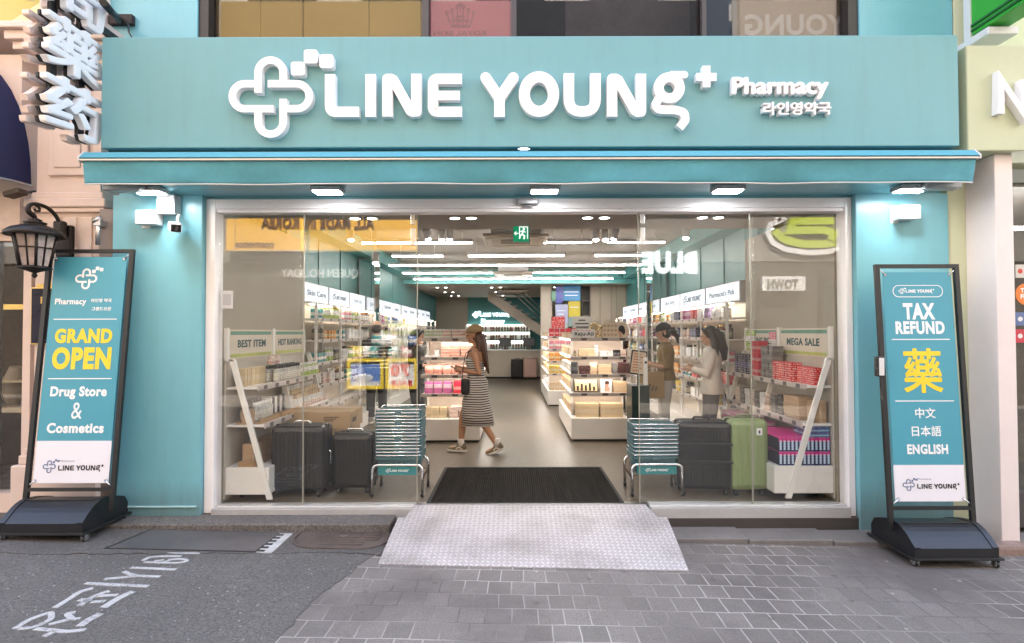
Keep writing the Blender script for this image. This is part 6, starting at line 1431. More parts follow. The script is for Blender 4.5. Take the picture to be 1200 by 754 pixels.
DG = mat('suitcase_charcoal', (.012, .0115, .011), .42, var=.12, vs=6); BKC = mat('suitcase_black', (.006, .006, .006), .4, var=.1, vs=6); SG = mat('suitcase_sage', (.25, .315, .14), .42, var=.06, vs=3)
suitcase('large charcoal ribbed suitcase beside the left slanted stand', .50, .30, .665, (-2.04, 5.27, 0), 0, DG, 'v', CHROME)
suitcase('smaller black ribbed suitcase between the charcoal one and the baskets', .40, .26, .575, (-1.56, 5.36, 0), 0, BKC, 'v', CHROME)
suitcase('black suitcase with cross bands right of the basket stack', .50, .30, .69, (1.80, 5.30, 0), -.10, BKC, 'h', BLKMET)
suitcase('sage green suitcase with a small white sticker', .365, .27, .715, (2.20, 5.27, 0), .06, SG, 'p', mat('sage_dark', (.12, .16, .07), .5), True)
suitcase('small black suitcase standing against the rear counter', .40, .24, .66, (P(606, 440, 18.1).x, 18.1, 0), 0, BKC, 'v', BLKMET)
suitcase('pink suitcase standing against the rear counter', .46, .26, .70, (P(621, 440, 18.1).x + .01, 18.1, 0), 0, mat('suitcase_pink', (.55, .36, .30), .4), 'v', WPAINT)
# cartons by the suitcases
CARD = mat('cardboard', (.42, .29, .17), .75, var=.08, vs=4, bump=.1, bs=80); TAPE = mat('packing_tape', (.50, .38, .22), .25, var=.03)
def bigbox(label, x0, x1, y0, y1, z0, z1):
    t = thing('cardboard_box', label, 'box', ((x0 + x1) / 2, (y0 + y1) / 2, z0))
    b = MB(); b.box(x0, x1, y0, y1, z0 + .001, z1, .004); b.build('carton', CARD, t)
    b = MB(); yc = (y0 + y1) / 2; b.box(x0 - .001, x1 + .001, yc - .03, yc + .03, z1 + .0002, z1 + .0012); b.box(x1 + .0002, x1 + .0012, yc - .03, yc + .03, z1 - .08, z1 + .001); b.build('tape', TAPE, t)
    b = MB(); xc = x0 + (x1 - x0) * .62
    for i in range(3): b.box(xc, xc + .16 - .03 * i, y0 - .0012, y0 - .0002, z1 - .06 - .018 * i, z1 - .05 - .018 * i)
    b.box(x1 + .0002, x1 + .0012, y0 + .08, y0 + .22, z1 - .12, z1 - .07); b.build('print', mat('carton_ink', (.12, .07, .04), .6, var=0), t)
bigbox('cardboard box topmost of the stack behind the dark suitcases', -2.42, -1.70, 5.66, 6.12, .54, .725)
bigbox('cardboard box in the middle of the stack behind the dark suitcases', -2.40, -1.72, 5.67, 6.10, .28, .539)
bigbox('cardboard box at the bottom of the stack behind the dark suitcases', -2.41, -1.71, 5.66, 6.11, .0, .279)
# ---- basket stacks on rolling stands
BTEAL = mat('basket_teal', (.055, .135, .155), .45, var=.05)
def basket_mesh():
    n = None
    def tub():
        b = MB(); W, D, h_ = .205, .145, .17
        o_ = lambda w_, d_, z: [Vector((x, y, z)) for x, y in rr(0, 0, w_, d_, .03, 4)]
        rings_ = [o_(W * .86, D * .86, 0), o_(W * .94, D * .94, h_ * .5), o_(W, D, h_), o_(W + .012, D + .012, h_), o_(W + .012, D + .012, h_ - .022), o_(W - .004, D - .004, h_ - .0225), o_(W * .84, D * .84, .006)]
        base = 0; k = len(rings_[0])
        for r_ in rings_[:3]: b.v += r_
        for i in range(2):
            for j in range(k): b.face((i * k + j, i * k + (j + 1) % k, (i + 1) * k + (j + 1) % k, (i + 1) * k + j), True)
        b.face(range(k - 1, -1, -1))
        n = len(b.v); b.v += o_(W, D, h_ + .0001) + o_(W + .014, D + .014, h_ + .0001) + o_(W + .014, D + .014, h_ - .026) + o_(W + .003, D + .003, h_ - .026)
        for i in range(3):
            for j in range(k): b.face((n + i * k + j, n + i * k + (j + 1) % k, n + (i + 1) * k + (j + 1) % k, n + (i + 1) * k + j))
        n = len(b.v); b.v += o_(W - .003, D - .003, h_) + o_(W * .82, D * .82, .008)
        for j in range(k): b.face((n + j, n + k + j, n + k + (j + 1) % k, n + (j + 1) % k))
        b.face(range(n + k, n + 2 * k)); b.box(-.035, .035, -D - .02, -D - .012, h_ - .035, h_ + .004, .004); b.box(-.035, .035, D + .012, D + .02, h_ - .035, h_ + .004, .004)
        return b
    return tub()
bt = None
def baskets(cx, cy_, n, z0, zt, label, group, side):
    global bt
    for i in range(n):
        z = z0 + (zt - .17 - z0) * i / (n - 1)
        if bt is None:
            bt = thing('shopping_basket', label, 'basket', (cx, cy_, z), 0, group)
            basket_mesh().build('tub', BTEAL, bt, local=True)
            for sy in (-1, 1):
                b = MB(); b.tube(fillet([(-.21, sy * .01, .172), (-.214, sy * .165, .186), (.214, sy * .165, .186), (.21, sy * .01, .172)], .035, 5), .0055, 8); b.build('handle', CHROME, bt, local=True)
        else: dup(bt, (cx + random.uniform(-.004, .004), cy_ + random.uniform(-.004, .004), z), random.uniform(-.015, .015), label, group)
    t = thing('basket_stand', 'chrome rolling basket stand on castors, %s of the doorway' % side, 'stand', (cx, cy_, 0))
    hz = z0 + .10
    for sy in (-1, 1): b = MB(); b.tube([Vector((cx, cy_, 0)) + q for q in fillet([(-.235, sy * .175, .05), (-.235, sy * .175, hz), (.235, sy * .175, hz), (.235, sy * .175, .05)], .06, 6)], .0125, 10); b.build('hoop', CHROME, t)
    b = MB()
    for sx in (-1, 1): b.box(cx + sx * .235 - .006, cx + sx * .235 + .006, cy_ - .165, cy_ + .165, .17, .20)
    b.tube([(cx - .23, cy_ - .17, .19), (cx + .23, cy_ + .17, .19)], .004, 6); b.build('side_bar', mat('brown_steel', (.14, .09, .06), .4, .5), t)
    for sx in (-1, 1):
        for sy in (-1, 1):
            b = MB(); b.lathe([(.02, -.013), (.025, -.009), (.025, .009), (.02, .013)], (cx + sx * .235, cy_ + sy * .175, .0255), 14, ax='X'); b.build('castor', BLACK, t)
    b = MB(); b.box(cx - .185, cx + .185, cy_ - .172, cy_ - .1645, z0 + .005, z0 + .095); pnl = b.build('name_panel', mat('basket_sign_teal', (.02, .22, .24), .45, var=.02), t)
    mark(plane((cx, cy_ - .1722, z0 + .045)), .22, .0015).build('lettering', WHITE, pnl)
baskets(-1.105, 5.33, 15, .20, .80, 'teal shopping basket with chrome handles in the taller left stack', 'taller stack of shopping baskets', 'left')
baskets(1.335, 5.33, 9, .20, .655, 'teal shopping basket with chrome handles in the shorter right stack', 'shorter stack of shopping baskets', 'right')
# ---- door mat
DM, _t, _b = _nt('ribbed_mat'); _v = coord(_t); sp = N(_t, 'SeparateXYZ'); _t.links.new(_v, sp.inputs[0])
wv_ = math_(_t, 'SINE', math_(_t, 'MULTIPLY', sp.outputs[0], 2 * PI / .021)); n1 = noise_(_t, _v, 6, 4)
mp = N(_t, 'Mapping'); _t.links.new(_v, mp.inputs[0]); mp.inputs[3].default_value = (26, 1.2, 1)
n2 = N(_t, 'TexNoise'); _t.links.new(mp.outputs[0], n2.inputs['Vector']); n2.inputs['Scale'].default_value = 1
_t.links.new(mixc(_t, ramp(_t, n2.outputs['Fac'], .35, .65), mixc(_t, ramp(_t, wv_, -1, 1), (.006, .005, .0045), (.020, .017, .015)), mixc(_t, ramp(_t, wv_, -1, 1), (.009, .008, .007), (.036, .030, .027))), _b.inputs['Base Color']); _b.inputs['Roughness'].default_value = .9; _b.inputs['Specular IOR Level'].default_value = .15
bn = N(_t, 'Bump'); bn.inputs['Strength'].default_value = .9; bn.inputs['Distance'].default_value = .004; _t.links.new(wv_, bn.inputs['Height']); _t.links.new(bn.outputs[0], _b.inputs['Normal'])
t = thing('door_mat', 'dark ribbed door mat inside the open doorway', 'mat', (.09, 5.6, 0))
b = MB(); b.box(-.77, .955, 4.97, 6.23, .001, .010, .002); b.build('ribbed_field', DM, t)
b = MB(); b.ribbon([(-.785, 4.96), (.97, 4.96), (.97, 6.245), (-.785, 6.245)], .03, lambda u, v, d: (u, v, d), .0005, .0085, closed=True); b.build('border', RUB, t)
# ---- price board on a stand at the right edge of the doorway
p = P(748, 425, 7.0); t = thing('price_board', 'cream price list in a black frame on a dark pedestal', 'sign', (p.x, 7.0, 0))
rot = Matrix.Rotation(R(8), 3, 'Y')
b = MB(); b.box(p.x - .10, p.x + .10, 7.0, 7.02, p.z - .16, p.z + .155, .006, rot=rot); b.build('frame', BLKMET, t); b = MB(); b.box(p.x - .085, p.x + .085, 6.993, 6.9995, p.z - .14, p.z + .135, rot=rot); pg = b.build('sheet', mat('menu_cream', (.68, .54, .42), .5, var=.03), t)
b = MB()
for i in range(7): b.box(p.x - .065, p.x + (.05 if i % 2 else .02), 6.990, 6.9928, p.z + .10 - i * .035, p.z + .112 - i * .035, rot=rot, piv=p)
b.build('print', mat('menu_ink', (.45, .16, .08), .5, var=0), pg)
b = MB(); b.tube([(p.x, 7.015, .55), (p.x, 7.015, p.z - .12)], .015, 8); b.box(p.x - .09, p.x + .14, 6.98, 7.30, .0, .86, .01); b.build('pedestal', mat('pedestal_green', (.012, .03, .028), .35), t)
p2 = P(757.5, 432, 6.95); t = thing('hand_dispenser', 'slim white device standing beside the price list', 'dispenser', (p2.x, 6.97, .86)); b = MB(); b.box(p2.x - .028, p2.x + .028, 6.985, 7.02, .861, p2.z + .14, .012); b.build('body', WHITE, t); b = MB(); b.box(p2.x - .014, p2.x + .014, 6.981, 6.9845, p2.z + .06, p2.z + .09); b.build('screen', BLACK, t)
# ================================================================== PEOPLE
SKIN = mat('skin', (.52, .30, .20), .5, var=.05, vs=6); SKINT = mat('skin_tan', (.46, .235, .135), .5, var=.05, vs=6)
EYEW = mat('eye_dark', (.03, .02, .018), .2, var=0); LIP = mat('lips', (.45, .14, .11), .4, var=0)
HBLK = hairmat('hair_black', (.004, .003, .003), (.018, .014, .013)); HBRN = hairmat('hair_brown', (.030, .010, .005), (.10, .035, .016))
V3 = Vector
def hand(b, wrist, d, nrm, thumb, curl=.5, s=1.0):
    """palm, four bent fingers of unequal length and a thumb leaving the side of the palm"""
    d = V3(d).normalized(); nrm = V3(nrm); nrm = (nrm - d * nrm.dot(d)).normalized(); sd_ = d.cross(nrm) * thumb
    pc = V3(wrist) + d * .045 * s
    b.tube([wrist, V3(wrist) + d * .02 * s, pc, V3(wrist) + d * .085 * s], [.021 * s, .026 * s, .033 * s, .030 * s], 10, flat=.62)
    for i, L in enumerate((.070, .078, .072, .056)):
        base = V3(wrist) + d * .078 * s + sd_ * (.026 - .0175 * i) * s; p = [base]; ang = 0
        for seg in (.42, .33, .25):
            ang += curl * .75; p.append(p[-1] + (d * math.cos(ang) + nrm * math.sin(ang)) * L * seg * s)
        b.tube(p, [.0095 * s, .009 * s, .0082 * s, .007 * s], 7)
    tb = V3(wrist) + d * .03 * s + sd_ * .024 * s
    b.tube([tb, tb + (d * .5 + sd_ * .75 + nrm * .25).normalized() * .034 * s, tb + (d * .5 + sd_ * .75 + nrm * .25).normalized() * .034 * s + (d * .85 + sd_ * .2 + nrm * .5).normalized() * .03 * s], [.013 * s, .011 * s, .0085 * s], 8)
def person(loc, rz, H, label, J, look=0.0, tilt=0.0, skin=SKIN, hair=None, group=None, hands=True):
    k = H / 1.62
    g = lambda p: V3(p) * k
    b = MB(); lean = J.get('lean', 0.0)
    T = lambda z: V3((0, lean * max(0, z - .9), z))
    prof = [(.78, .10, .085), (.84, .150, .108), (.92, .162, .118), (1.02, .122, .092), (1.10, .125, .096), (1.20, .145, .112), (1.28, .150, .104), (1.335, .125, .085), (1.375, .07, .062)]
    b.rings([(T(z) * k, rx * k, ry * k) for z, rx, ry in prof], 22)
    nb_ = T(1.36); hc = nb_ + V3((0, .03, .155)); Rh = Matrix.Rotation(look, 3, 'Z') @ Matrix.Rotation(tilt, 3, 'X')
    b.tube([g(nb_ + V3((0, -.012, -.03))), g(nb_ + V3((0, .008, .08)))], [.055 * k, .046 * k], 12)
    h = lambda x, y, z: g(hc + Rh @ V3((x, y, z)))
    b.ell(h(0, -.008, .015), (.074 * k, .094 * k, .098 * k), 18, 12, rot=Rh); b.ell(h(0, .022, -.045), (.056 * k, .066 * k, .066 * k), 16, 10, rot=Rh)
    b.ell(h(0, .074, -.085), (.022 * k, .018 * k, .018 * k), 10, 6, rot=Rh)
    b.tube([h(0, .088, .016), h(0, .104, -.020), h(0, .094, -.032)], [.008 * k, .015 * k, .011 * k], 8)
    for s in (-1, 1):
        b.ell(h(s * .075, -.008, -.008), (.010 * k, .020 * k, .031 * k), 8, 6, rot=Rh); b.ell(h(s * .03, .080, .02), (.022 * k, .01 * k, .008 * k), 8, 5, rot=Rh)
    for s, nm in ((-1, 'L'), (1, 'R')):
        sh, el, wr = g(J['sh' + nm]), g(J['el' + nm]), g(J['wr' + nm])
        b.tube([g(T(1.27) + V3((s * .09, 0, .02))), sh, sh.lerp(el, .5), el, el.lerp(wr, .45), wr], [.055 * k, .048 * k, .041 * k, .034 * k, .033 * k, .0225 * k], 12)
        if hands: hand(b, wr, (wr - el), g(J.get('pn' + nm, (0, 0, -1))), J.get('th' + nm, 1), J.get('curl', .5), k)
        hp, kn, an = g(J['hp' + nm]), g(J['kn' + nm]), g(J['an' + nm])
        b.tube([hp, hp.lerp(kn, .5), kn, kn.lerp(an, .35), an], [.082 * k, .070 * k, .050 * k, .050 * k, .031 * k], 12)
        fd = V3(J.get('fd' + nm, (0, 1, -.15))).normalized(); b.tube([an + fd * -.04 * k + V3((0, 0, -.04 * k)), an + fd * .05 * k + V3((0, 0, -.045 * k)), an + fd * .15 * k + V3((0, 0, -.05 * k))], [.034 * k, .038 * k, .026 * k], 10)
    o = b.blob('person', skin, .0065 * k); o.location = loc; o.rotation_euler = (0, 0, rz); tag(o, label, 'person', group)
    for s in (-1, 1):
        e = MB(); e.ell(h(s * .030, .084, .005), (.012 * k, .006 * k, .006 * k), 10, 6, rot=Rh); e.build('eye', EYEW, o, local=True)
    e = MB(); e.ell(h(0, .084, -.058), (.022 * k, .010 * k, .007 * k), 10, 6, rot=Rh); e.build('mouth', LIP, o, local=True)
    return o, h, T, k, g
def shoe(o, g, k, an, fd, m, sole, name='shoe'):
    fd = V3(fd).normalized(); an = g(an); up = fd.orthogonal(); sx = V3((1, 0, 0)); nz = sx.cross(fd).normalized()
    b = MB(); f = lambda a, w_, c: an + fd * a * k + sx * w_ * k + nz * c * k
    def ringp(a, w_, z0, z1, n=12):
        return [f(a, w_ * math.cos(2 * PI * j / n), (z0 + z1) / 2 + (z1 - z0) / 2 * math.sin(2 * PI * j / n)) for j in range(n)]
    secs = [(-.075, .02, -.058, -.02), (-.06, .036, -.066, .03), (-.01, .041, -.068, .035), (.04, .043, -.068, .0), (.09, .047, -.068, -.022), (.14, .044, -.068, -.035), (.168, .025, -.064, -.045)]
    for a, w_, z0, z1 in secs: b.v += ringp(a, w_, z0, z1)
    for i in range(len(secs) - 1):
        for j in range(12): b.face((i * 12 + j, i * 12 + (j + 1) % 12, (i + 1) * 12 + (j + 1) % 12, (i + 1) * 12 + j), True)
    b.face(range(11, -1, -1)); b.face(range((len(secs) - 1) * 12, len(secs) * 12)); s_ = b.build(name, m, o, local=True)
    b = MB(); outl = [(-.082, .0), (-.07, .035), (0, .043), (.06, .046), (.11, .050), (.15, .042), (.178, .0)]
    pts = [f(a, w_, -.078) for a, w_ in outl] + [f(a, -w_, -.078) for a, w_ in outl[-2:0:-1]]
    b.prism(pts, nz * .022 * k); b.build('sole', sole, s_, local=True)
    b = MB(); b.ribbon([(-.02, -.045), (.02, -.02), (.06, -.04)], .016, lambda u, v, d: f(u, -.0445 - d, v), 0, .003); b.build('stripe', sole, s_, local=True); b = MB(); b.ribbon([(-.02, -.045), (.02, -.02), (.06, -.04)], .016, lambda u, v, d: f(u, .0445 + d, v), 0, .003); b.build('stripe', sole, s_, local=True)
def sleeve(b, J, g, k, nm, r0, r1, end=1.0, sh='sh'):
    s = -1 if nm == 'L' else 1
    shp, el, wr = g(J['sh' + nm]), g(J['el' + nm]), g(J['wr' + nm])
    if end <= .5: b.tube([g((s * .10, 0, 1.30)), shp, shp.lerp(el, end * 2)], [r0 * k, r0 * k, r1 * k], 14)
    else: b.tube([g((s * .10, 0, 1.30)), shp, shp.lerp(el, .6), el, el.lerp(wr, (end - .5) * 2)], [r0 * k, r0 * k, (r0 * .6 + r1 * .4) * k, (r0 * .35 + r1 * .65) * k, r1 * k], 14)
def top_garment(o, T, k, g, J, m, z0, name='shirt', sl=(.062, .05), end=.95, flare=1.12, neck=True):
    b = MB(); prof = [(z0, .165 * flare, .125 * flare), (.92, .172 * flare ** .6, .130), (1.02, .142 * flare ** .8, .108), (1.12, .142, .112), (1.22, .158, .124), (1.29, .160, .112), (1.345, .118, .086), (1.385, .072, .066)]
    b.rings([(T(z) * k, rx * k, ry * k) for z, rx, ry in prof], 24)
    for nm in 'LR': sleeve(b, J, g, k, nm, sl[0], sl[1], end)
    return b.blob(name, m, .008 * k, o, smooth=5)
def trousers(o, k, g, J, m, r=(.098, .075, .062), name='trousers', zt=1.0):
    b = MB(); b.rings([(g((0, 0, z)), rx * k, ry * k) for z, rx, ry in ((.78, .155, .115), (.86, .172, .128), (.94, .168, .125), (zt, .140, .106))], 20)
    for nm in 'LR':
        hp, kn, an = g(J['hp' + nm]), g(J['kn' + nm]), g(J['an' + nm]); b.tube([hp, hp.lerp(kn, .5), kn, kn.lerp(an, .5), kn.lerp(an, .96)], [r[0] * k, r[0] * .92 * k, r[1] * k, (r[1] + r[2]) / 2 * k, r[2] * k], 14)
    return b.blob(name, m, .008 * k, o, smooth=4)
def cap(o, h, k, m, bm_=None, closure=True):
    b = MB(); n = 22; rows = 7
    for i in range(rows + 1):
        e = (PI / 2) * (i / rows) * .985
        for j in range(n):
            a = 2 * PI * j / n; b.v.append(h(.094 * math.cos(a) * math.cos(e), -.014 + .116 * math.sin(a) * math.cos(e), .034 + .108 * math.sin(e)))
    for i in range(rows):
        for j in range(n): b.face((i * n + j, i * n + (j + 1) % n, (i + 1) * n + (j + 1) % n, (i + 1) * n + j), True)
    b.face(range(rows * n, rows * n + n)); b.face(range(n - 1, -1, -1)); c = b.build('cap', m, o, local=True)
    b = MB(); outer = [(math.sin(a) * .084, .076 + .095 * max(0, math.cos(a)), -.012 * (1 - abs(math.sin(a))) + .036) for a in [R(x) for x in range(-90, 91, 15)]]
    inner = [(math.sin(a) * .084, .060 + .040 * math.cos(a), .045) for a in [R(x) for x in range(90, -91, -15)]]
    k2 = len(outer); b.v += [h(*p) for p in outer] + [h(*p) for p in inner[::-1]] + [h(p[0], p[1], p[2] - .006) for p in outer] + [h(p[0], p[1], p[2] - .006) for p in inner[::-1]]
    for i in range(k2 - 1):
        b.face((i, i + 1, k2 + i + 1, k2 + i), True); b.face((2 * k2 + i, 3 * k2 + i, 3 * k2 + i + 1, 2 * k2 + i + 1), True); b.face((i, 2 * k2 + i, 2 * k2 + i + 1, i + 1), True)
    b.build('visor', bm_ or m, c, local=True); b = MB(); b.ell(h(0, -.012, .142), (.010 * k, .010 * k, .006 * k), 10, 6); b.build('button', m, c, local=True)
def hairdo(o, h, k, m, strands, cover=True, fringe=True):
    """skull cover plus falling locks: strands of [(x,y,z) head space...], radii"""
    b = MB()
    if cover:
        b.ell(h(0, -.028, .030 if fringe else -.012), (.084 * k if fringe else .078 * k, .092 * k if fringe else .084 * k, .098 * k if fringe else .088 * k), 18, 12)
        if fringe:
            for s in (-1, 1): b.tube([h(s * .02, .06, .105), h(s * .070, .045, .06), h(s * .082, .012, -.02)], [.02 * k, .022 * k, .016 * k], 8)
    for pts, rad in strands: b.tube([h(*p) for p in pts], [r * k for r in rad], 10, flat=.75)
    return b.blob('hair', m, .009 * k, o, smooth=3)

# --- the woman in the striped dress, walking left with her phone
STR, _t, _b = _nt('striped_jersey'); _v = coord(_t); sp = N(_t, 'SeparateXYZ'); _t.links.new(_v, sp.inputs[0])
zz = math_(_t, 'ADD', sp.outputs[2], math_(_t, 'MULTIPLY', noise_(_t, _v, 5, 2), .03)); fr2 = math_(_t, 'FRACT', math_(_t, 'DIVIDE', zz, .030))
_t.links.new(mixc(_t, math_(_t, 'GREATER_THAN', fr2, .56), (.60, .55, .51), (.035, .025, .03)), _b.inputs['Base Color']); _b.inputs['Roughness'].default_value = .85
J = dict(shL=(-.155, .01, 1.285), elL=(-.175, -.06, 1.03), wrL=(-.085, .165, 1.065), shR=(.155, .01, 1.285), elR=(.175, -.03, 1.045), wrR=(.075, .185, 1.085), pnL=(.8, 0, -.1), pnR=(-.8, 0, -.1), thL=1, thR=-1,
         hpL=(-.085, .01, .85), knL=(-.08, -.06, .47), anL=(-.075, -.27, .11), hpR=(.085, .01, .85), knR=(.075, .17, .48), anR=(.06, .20, .085), fdL=(0, .93, -.33), fdR=(0, 1, .05), curl=.7, lean=-.02)
o, h, T, k, g = person((-.50, 7.05, 0), PI / 2, 1.615, 'woman in a striped midi dress and tan cap walking with a phone', J, look=0, tilt=-.10, skin=SKINT)
b = MB(); dp = [(.36, .160, .205, -.03), (.50, .168, .200, -.015), (.66, .176, .178, .0), (.82, .176, .148, -.006), (.92, .174, .142, -.012), (1.0, .140, .108, 0), (1.06, .134, .106, 0), (1.14, .146, .122, .01), (1.19, .148, .122, .012), (1.225, .142, .108, .006)]
b.rings([(V3((0, yo, z)) * k, rx * k, ry * k) for z, rx, ry, yo in dp], 30); dr = b.build('dress', STR, o, local=True)
b = MB(); b.rings([(V3((0, -.03, z)) * k, .163 * k, .208 * k) for z in (.352, .366)], 30); b.build('hem', mat('dress_hem', (.55, .5, .47), .8), dr, local=True)
for s in (-1, 1):
    b = MB(); b.tube([g((s * .085, .112, 1.22)), g((s * .10, .085, 1.30)), g((s * .095, .0, 1.352)), g((s * .09, -.07, 1.30)), g((s * .085, -.10, 1.22))], .007 * k, 8); b.build('strap', mat('strap_dark', (.03, .025, .03), .7), dr, local=True)
TAN_ = mat('cap_tan', (.30, .205, .10), .8, var=.08, vs=10)
cap(o, h, k, TAN_)
hairdo(o, h, k, HBRN, [([(0, -.085, .0), (0, -.10, -.10), (-.02, -.105, -.24), (-.03, -.12, -.40), (-.03, -.14, -.52)], (.055, .062, .055, .04, .012)), ([(-.07, -.03, .0), (-.085, -.05, -.12), (-.10, -.03, -.24), (-.10, .0, -.34)], (.035, .042, .034, .012)), ([(-.05, -.08, .0), (-.085, -.10, -.15), (-.09, -.11, -.32), (-.07, -.13, -.46)], (.04, .045, .036, .012)), ([(.07, -.03, .0), (.085, -.05, -.12), (.09, -.06, -.26)], (.035, .04, .012))], fringe=False)
SNK = mat('sneaker_olive', (.16, .12, .075), .7, var=.2, vs=20); SOLE = mat('sole_white', (.68, .62, .55), .5, var=.05); SOCK = mat('sock_white', (.66, .60, .56), .8, var=.05)
for an, fd in ((J['anL'], (0, .93, -.33)), (J['anR'], (0, 1, .05))):
    shoe(o, g, k, an, fd, SNK, SOLE); b = MB(); a_ = g(an); b.lathe([(.041 * k, -.02), (.043 * k, .03), (.041 * k, .085)], (a_.x, a_.y, a_.z), 14); b.build('sock', SOCK, o, local=True)
WM = Matrix.Translation(V3((-.50, 7.05, 0))) @ Matrix.Rotation(PI / 2, 4, 'Z')
ph = WM @ g((0, .27, 1.085)); t = thing('phone', 'dark phone held by the woman in the striped dress', 'phone', ph, PI / 2); b = MB(); b.box(-.038, .038, -.07, .07, -.005, .005, .004, rot=Matrix.Rotation(R(25), 3, 'X')); b.build('body', BLACK, t, local=True); b = MB(); b.box(-.033, .033, -.064, .064, .0052, .0062, rot=Matrix.Rotation(R(25), 3, 'X'), piv=(0, 0, 0)); b.build('screen', mat('phone_glass', (.05, .055, .06), .06, var=0), t, local=True)
bg = WM @ g((-.14, .125, .86)); t = thing('handbag', 'small black shoulder bag at the hip of the striped dress', 'bag', bg, PI / 2)
b = MB(); b.box(-.035, .035, -.055, .055, -.10, .10, .03); b.build('pouch', mat('bag_black', (.012, .011, .012), .5, var=.2), t, local=True); b = MB(); b.tube([(0, .04, .09), (.03, .03, .25), (.08, 0, .42), (.14, -.10, .50), (.18, -.18, .44)], .006, 6); b.build('strap', mat('bag_black', (.012, .011, .012), .5), t, local=True)

# --- the woman in the olive shirt and black cap
Jb = dict(shL=(-.165, .0, 1.29), elL=(-.19, -.02, 1.04), wrL=(-.10, .17, 1.06), shR=(.165, .0, 1.29), elR=(.19, -.02, 1.04), wrR=(.10, .18, 1.08), pnL=(.8, 0, -.2), pnR=(-.8, 0, -.2), thL=1, thR=-1,
          hpL=(-.088, 0, .85), knL=(-.09, .03, .47), anL=(-.09, 0, .085), hpR=(.088, 0, .85), knR=(.09, .03, .47), anR=(.095, .03, .085), curl=.6)
SHO = mat('shoe_grey', (.20, .19, .18), .6, var=.1)
def dress_up(o, h, T, k, g, J, shirt, trs, z0=.86, sl=(.068, .055), end=.9, flare=1.15):
    top_garment(o, T, k, g, J, shirt, z0, sl=sl, end=end, flare=flare); trousers(o, k, g, J, trs)
    for nm in 'LR': shoe(o, g, k, J['an' + nm], (0, 1, 0), SHO, SOLE)
OLV = mat('olive_shirt', (.20, .130, .045), .75, var=.22, vs=9, bump=.8, bs=22)
o, h, T, k, g = person((2.14, 7.75, 0), R(78), 1.64, 'woman in an olive shirt and black cap browsing behind the right glass', Jb, look=.1, tilt=-.25)
dress_up(o, h, T, k, g, Jb, OLV, mat('pale_trousers', (.55, .52, .50), .8), end=.62); cap(o, h, k, mat('cap_black_cloth', (.012, .012, .014), .8))
hairdo(o, h, k, HBLK, [([(0, -.10, .01), (0, -.15, .0), (0, -.17, -.04)], (.05, .052, .045)), ([(0, -.13, -.03), (0, -.17, -.10), (0, -.16, -.20)], (.045, .04, .012)), ([(-.06, .01, .02), (-.075, .02, -.06)], (.02, .008))], fringe=False)
WM = Matrix.Translation(V3((2.14, 7.75, 0))) @ Matrix.Rotation(R(78), 4, 'Z')
pb = WM @ g((-.15, .20, .62)); t = thing('paper_bag', 'brown paper shopping bag carried by the woman in the olive shirt', 'bag', pb, R(78)); KRA = mat('kraft_paper', (.42, .27, .14), .75, var=.1, vs=5, bump=.15, bs=40)
b = MB(); q0 = [(-.07, -.17), (.07, -.17), (.07, .17), (-.07, .17)]; b.v += [V3((x, y, 0)) for x, y in q0] + [V3((x * .85, y * 1.0, .36)) for x, y in q0] + [V3((x * .80, y * .97, .35)) for x, y in q0] + [V3((x * .9, y * .97, .01)) for x, y in q0]
for r_ in range(3):
    for i in range(4): b.face((r_ * 4 + i, r_ * 4 + (i + 1) % 4, r_ * 4 + 4 + (i + 1) % 4, r_ * 4 + 4 + i))
b.face((3, 2, 1, 0)); b.face((12, 13, 14, 15)); b.build('sack', KRA, t, local=True)
for sx in (-.055, .055):
    b = MB(); b.tube(fillet([(sx, -.06, .33), (sx * .6, -.05, .45), (sx * .6, .05, .45), (sx, .06, .33)], .03, 4), .005, 6); b.build('handle', KRA, t, local=True)
b = MB(); xx = -.0665
for i in range(3): b.prism([(xx - .004, -.06 + i * .045, .10), (xx - .004, -.03 + i * .045, .10), (xx - .003, -.055 + i * .045, .16 + .02 * i), (xx - .003, -.085 + i * .045, .16 + .02 * i)], (-.001, 0, 0))
b.build('print', mat('bag_print', (.20, .14, .09), .7), t, local=True)
t = thing('phone', 'white phone held by the woman in the olive shirt', 'phone', WM @ g((0, .29, 1.09)), R(78)); b = MB(); b.box(-.05, .05, -.085, .085, -.006, .006, .004, rot=Matrix.Rotation(R(12), 3, 'X')); b.build('body', WHITE, t, local=True); b = MB(); b.box(-.035, .035, -.065, .065, .0065, .0075, rot=Matrix.Rotation(R(12), 3, 'X'), piv=(0, 0, 0)); b.build('screen', mat('phone_pale', (.3, .32, .35), .1), t, local=True)
# --- the woman in the cream cardigan
Jc = dict(shL=(-.165, .0, 1.29), elL=(-.20, .03, 1.05), wrL=(-.12, .22, 1.10), shR=(.165, .0, 1.29), elR=(.19, .04, 1.05), wrR=(.09, .23, 1.12), pnL=(.8, 0, -.2), pnR=(-.8, 0, -.2), thL=1, thR=-1,
          hpL=(-.088, 0, .85), knL=(-.09, .03, .47), anL=(-.09, 0, .085), hpR=(.088, 0, .85), knR=(.09, .03, .47), anR=(.095, .03, .085), curl=.6)
CRM = mat('cream_cardigan', (.66, .60, .55), .85, var=.10, vs=9, bump=.8, bs=26)
o, h, T, k, g = person((2.42, 6.72, 0), R(66), 1.60, 'woman in a cream cardigan with long black hair behind the right glass', Jc, look=.15, tilt=-.2)
dress_up(o, h, T, k, g, Jc, CRM, mat('grey_trousers', (.10, .10, .105), .8), z0=.80, sl=(.070, .048), end=.98, flare=1.2)
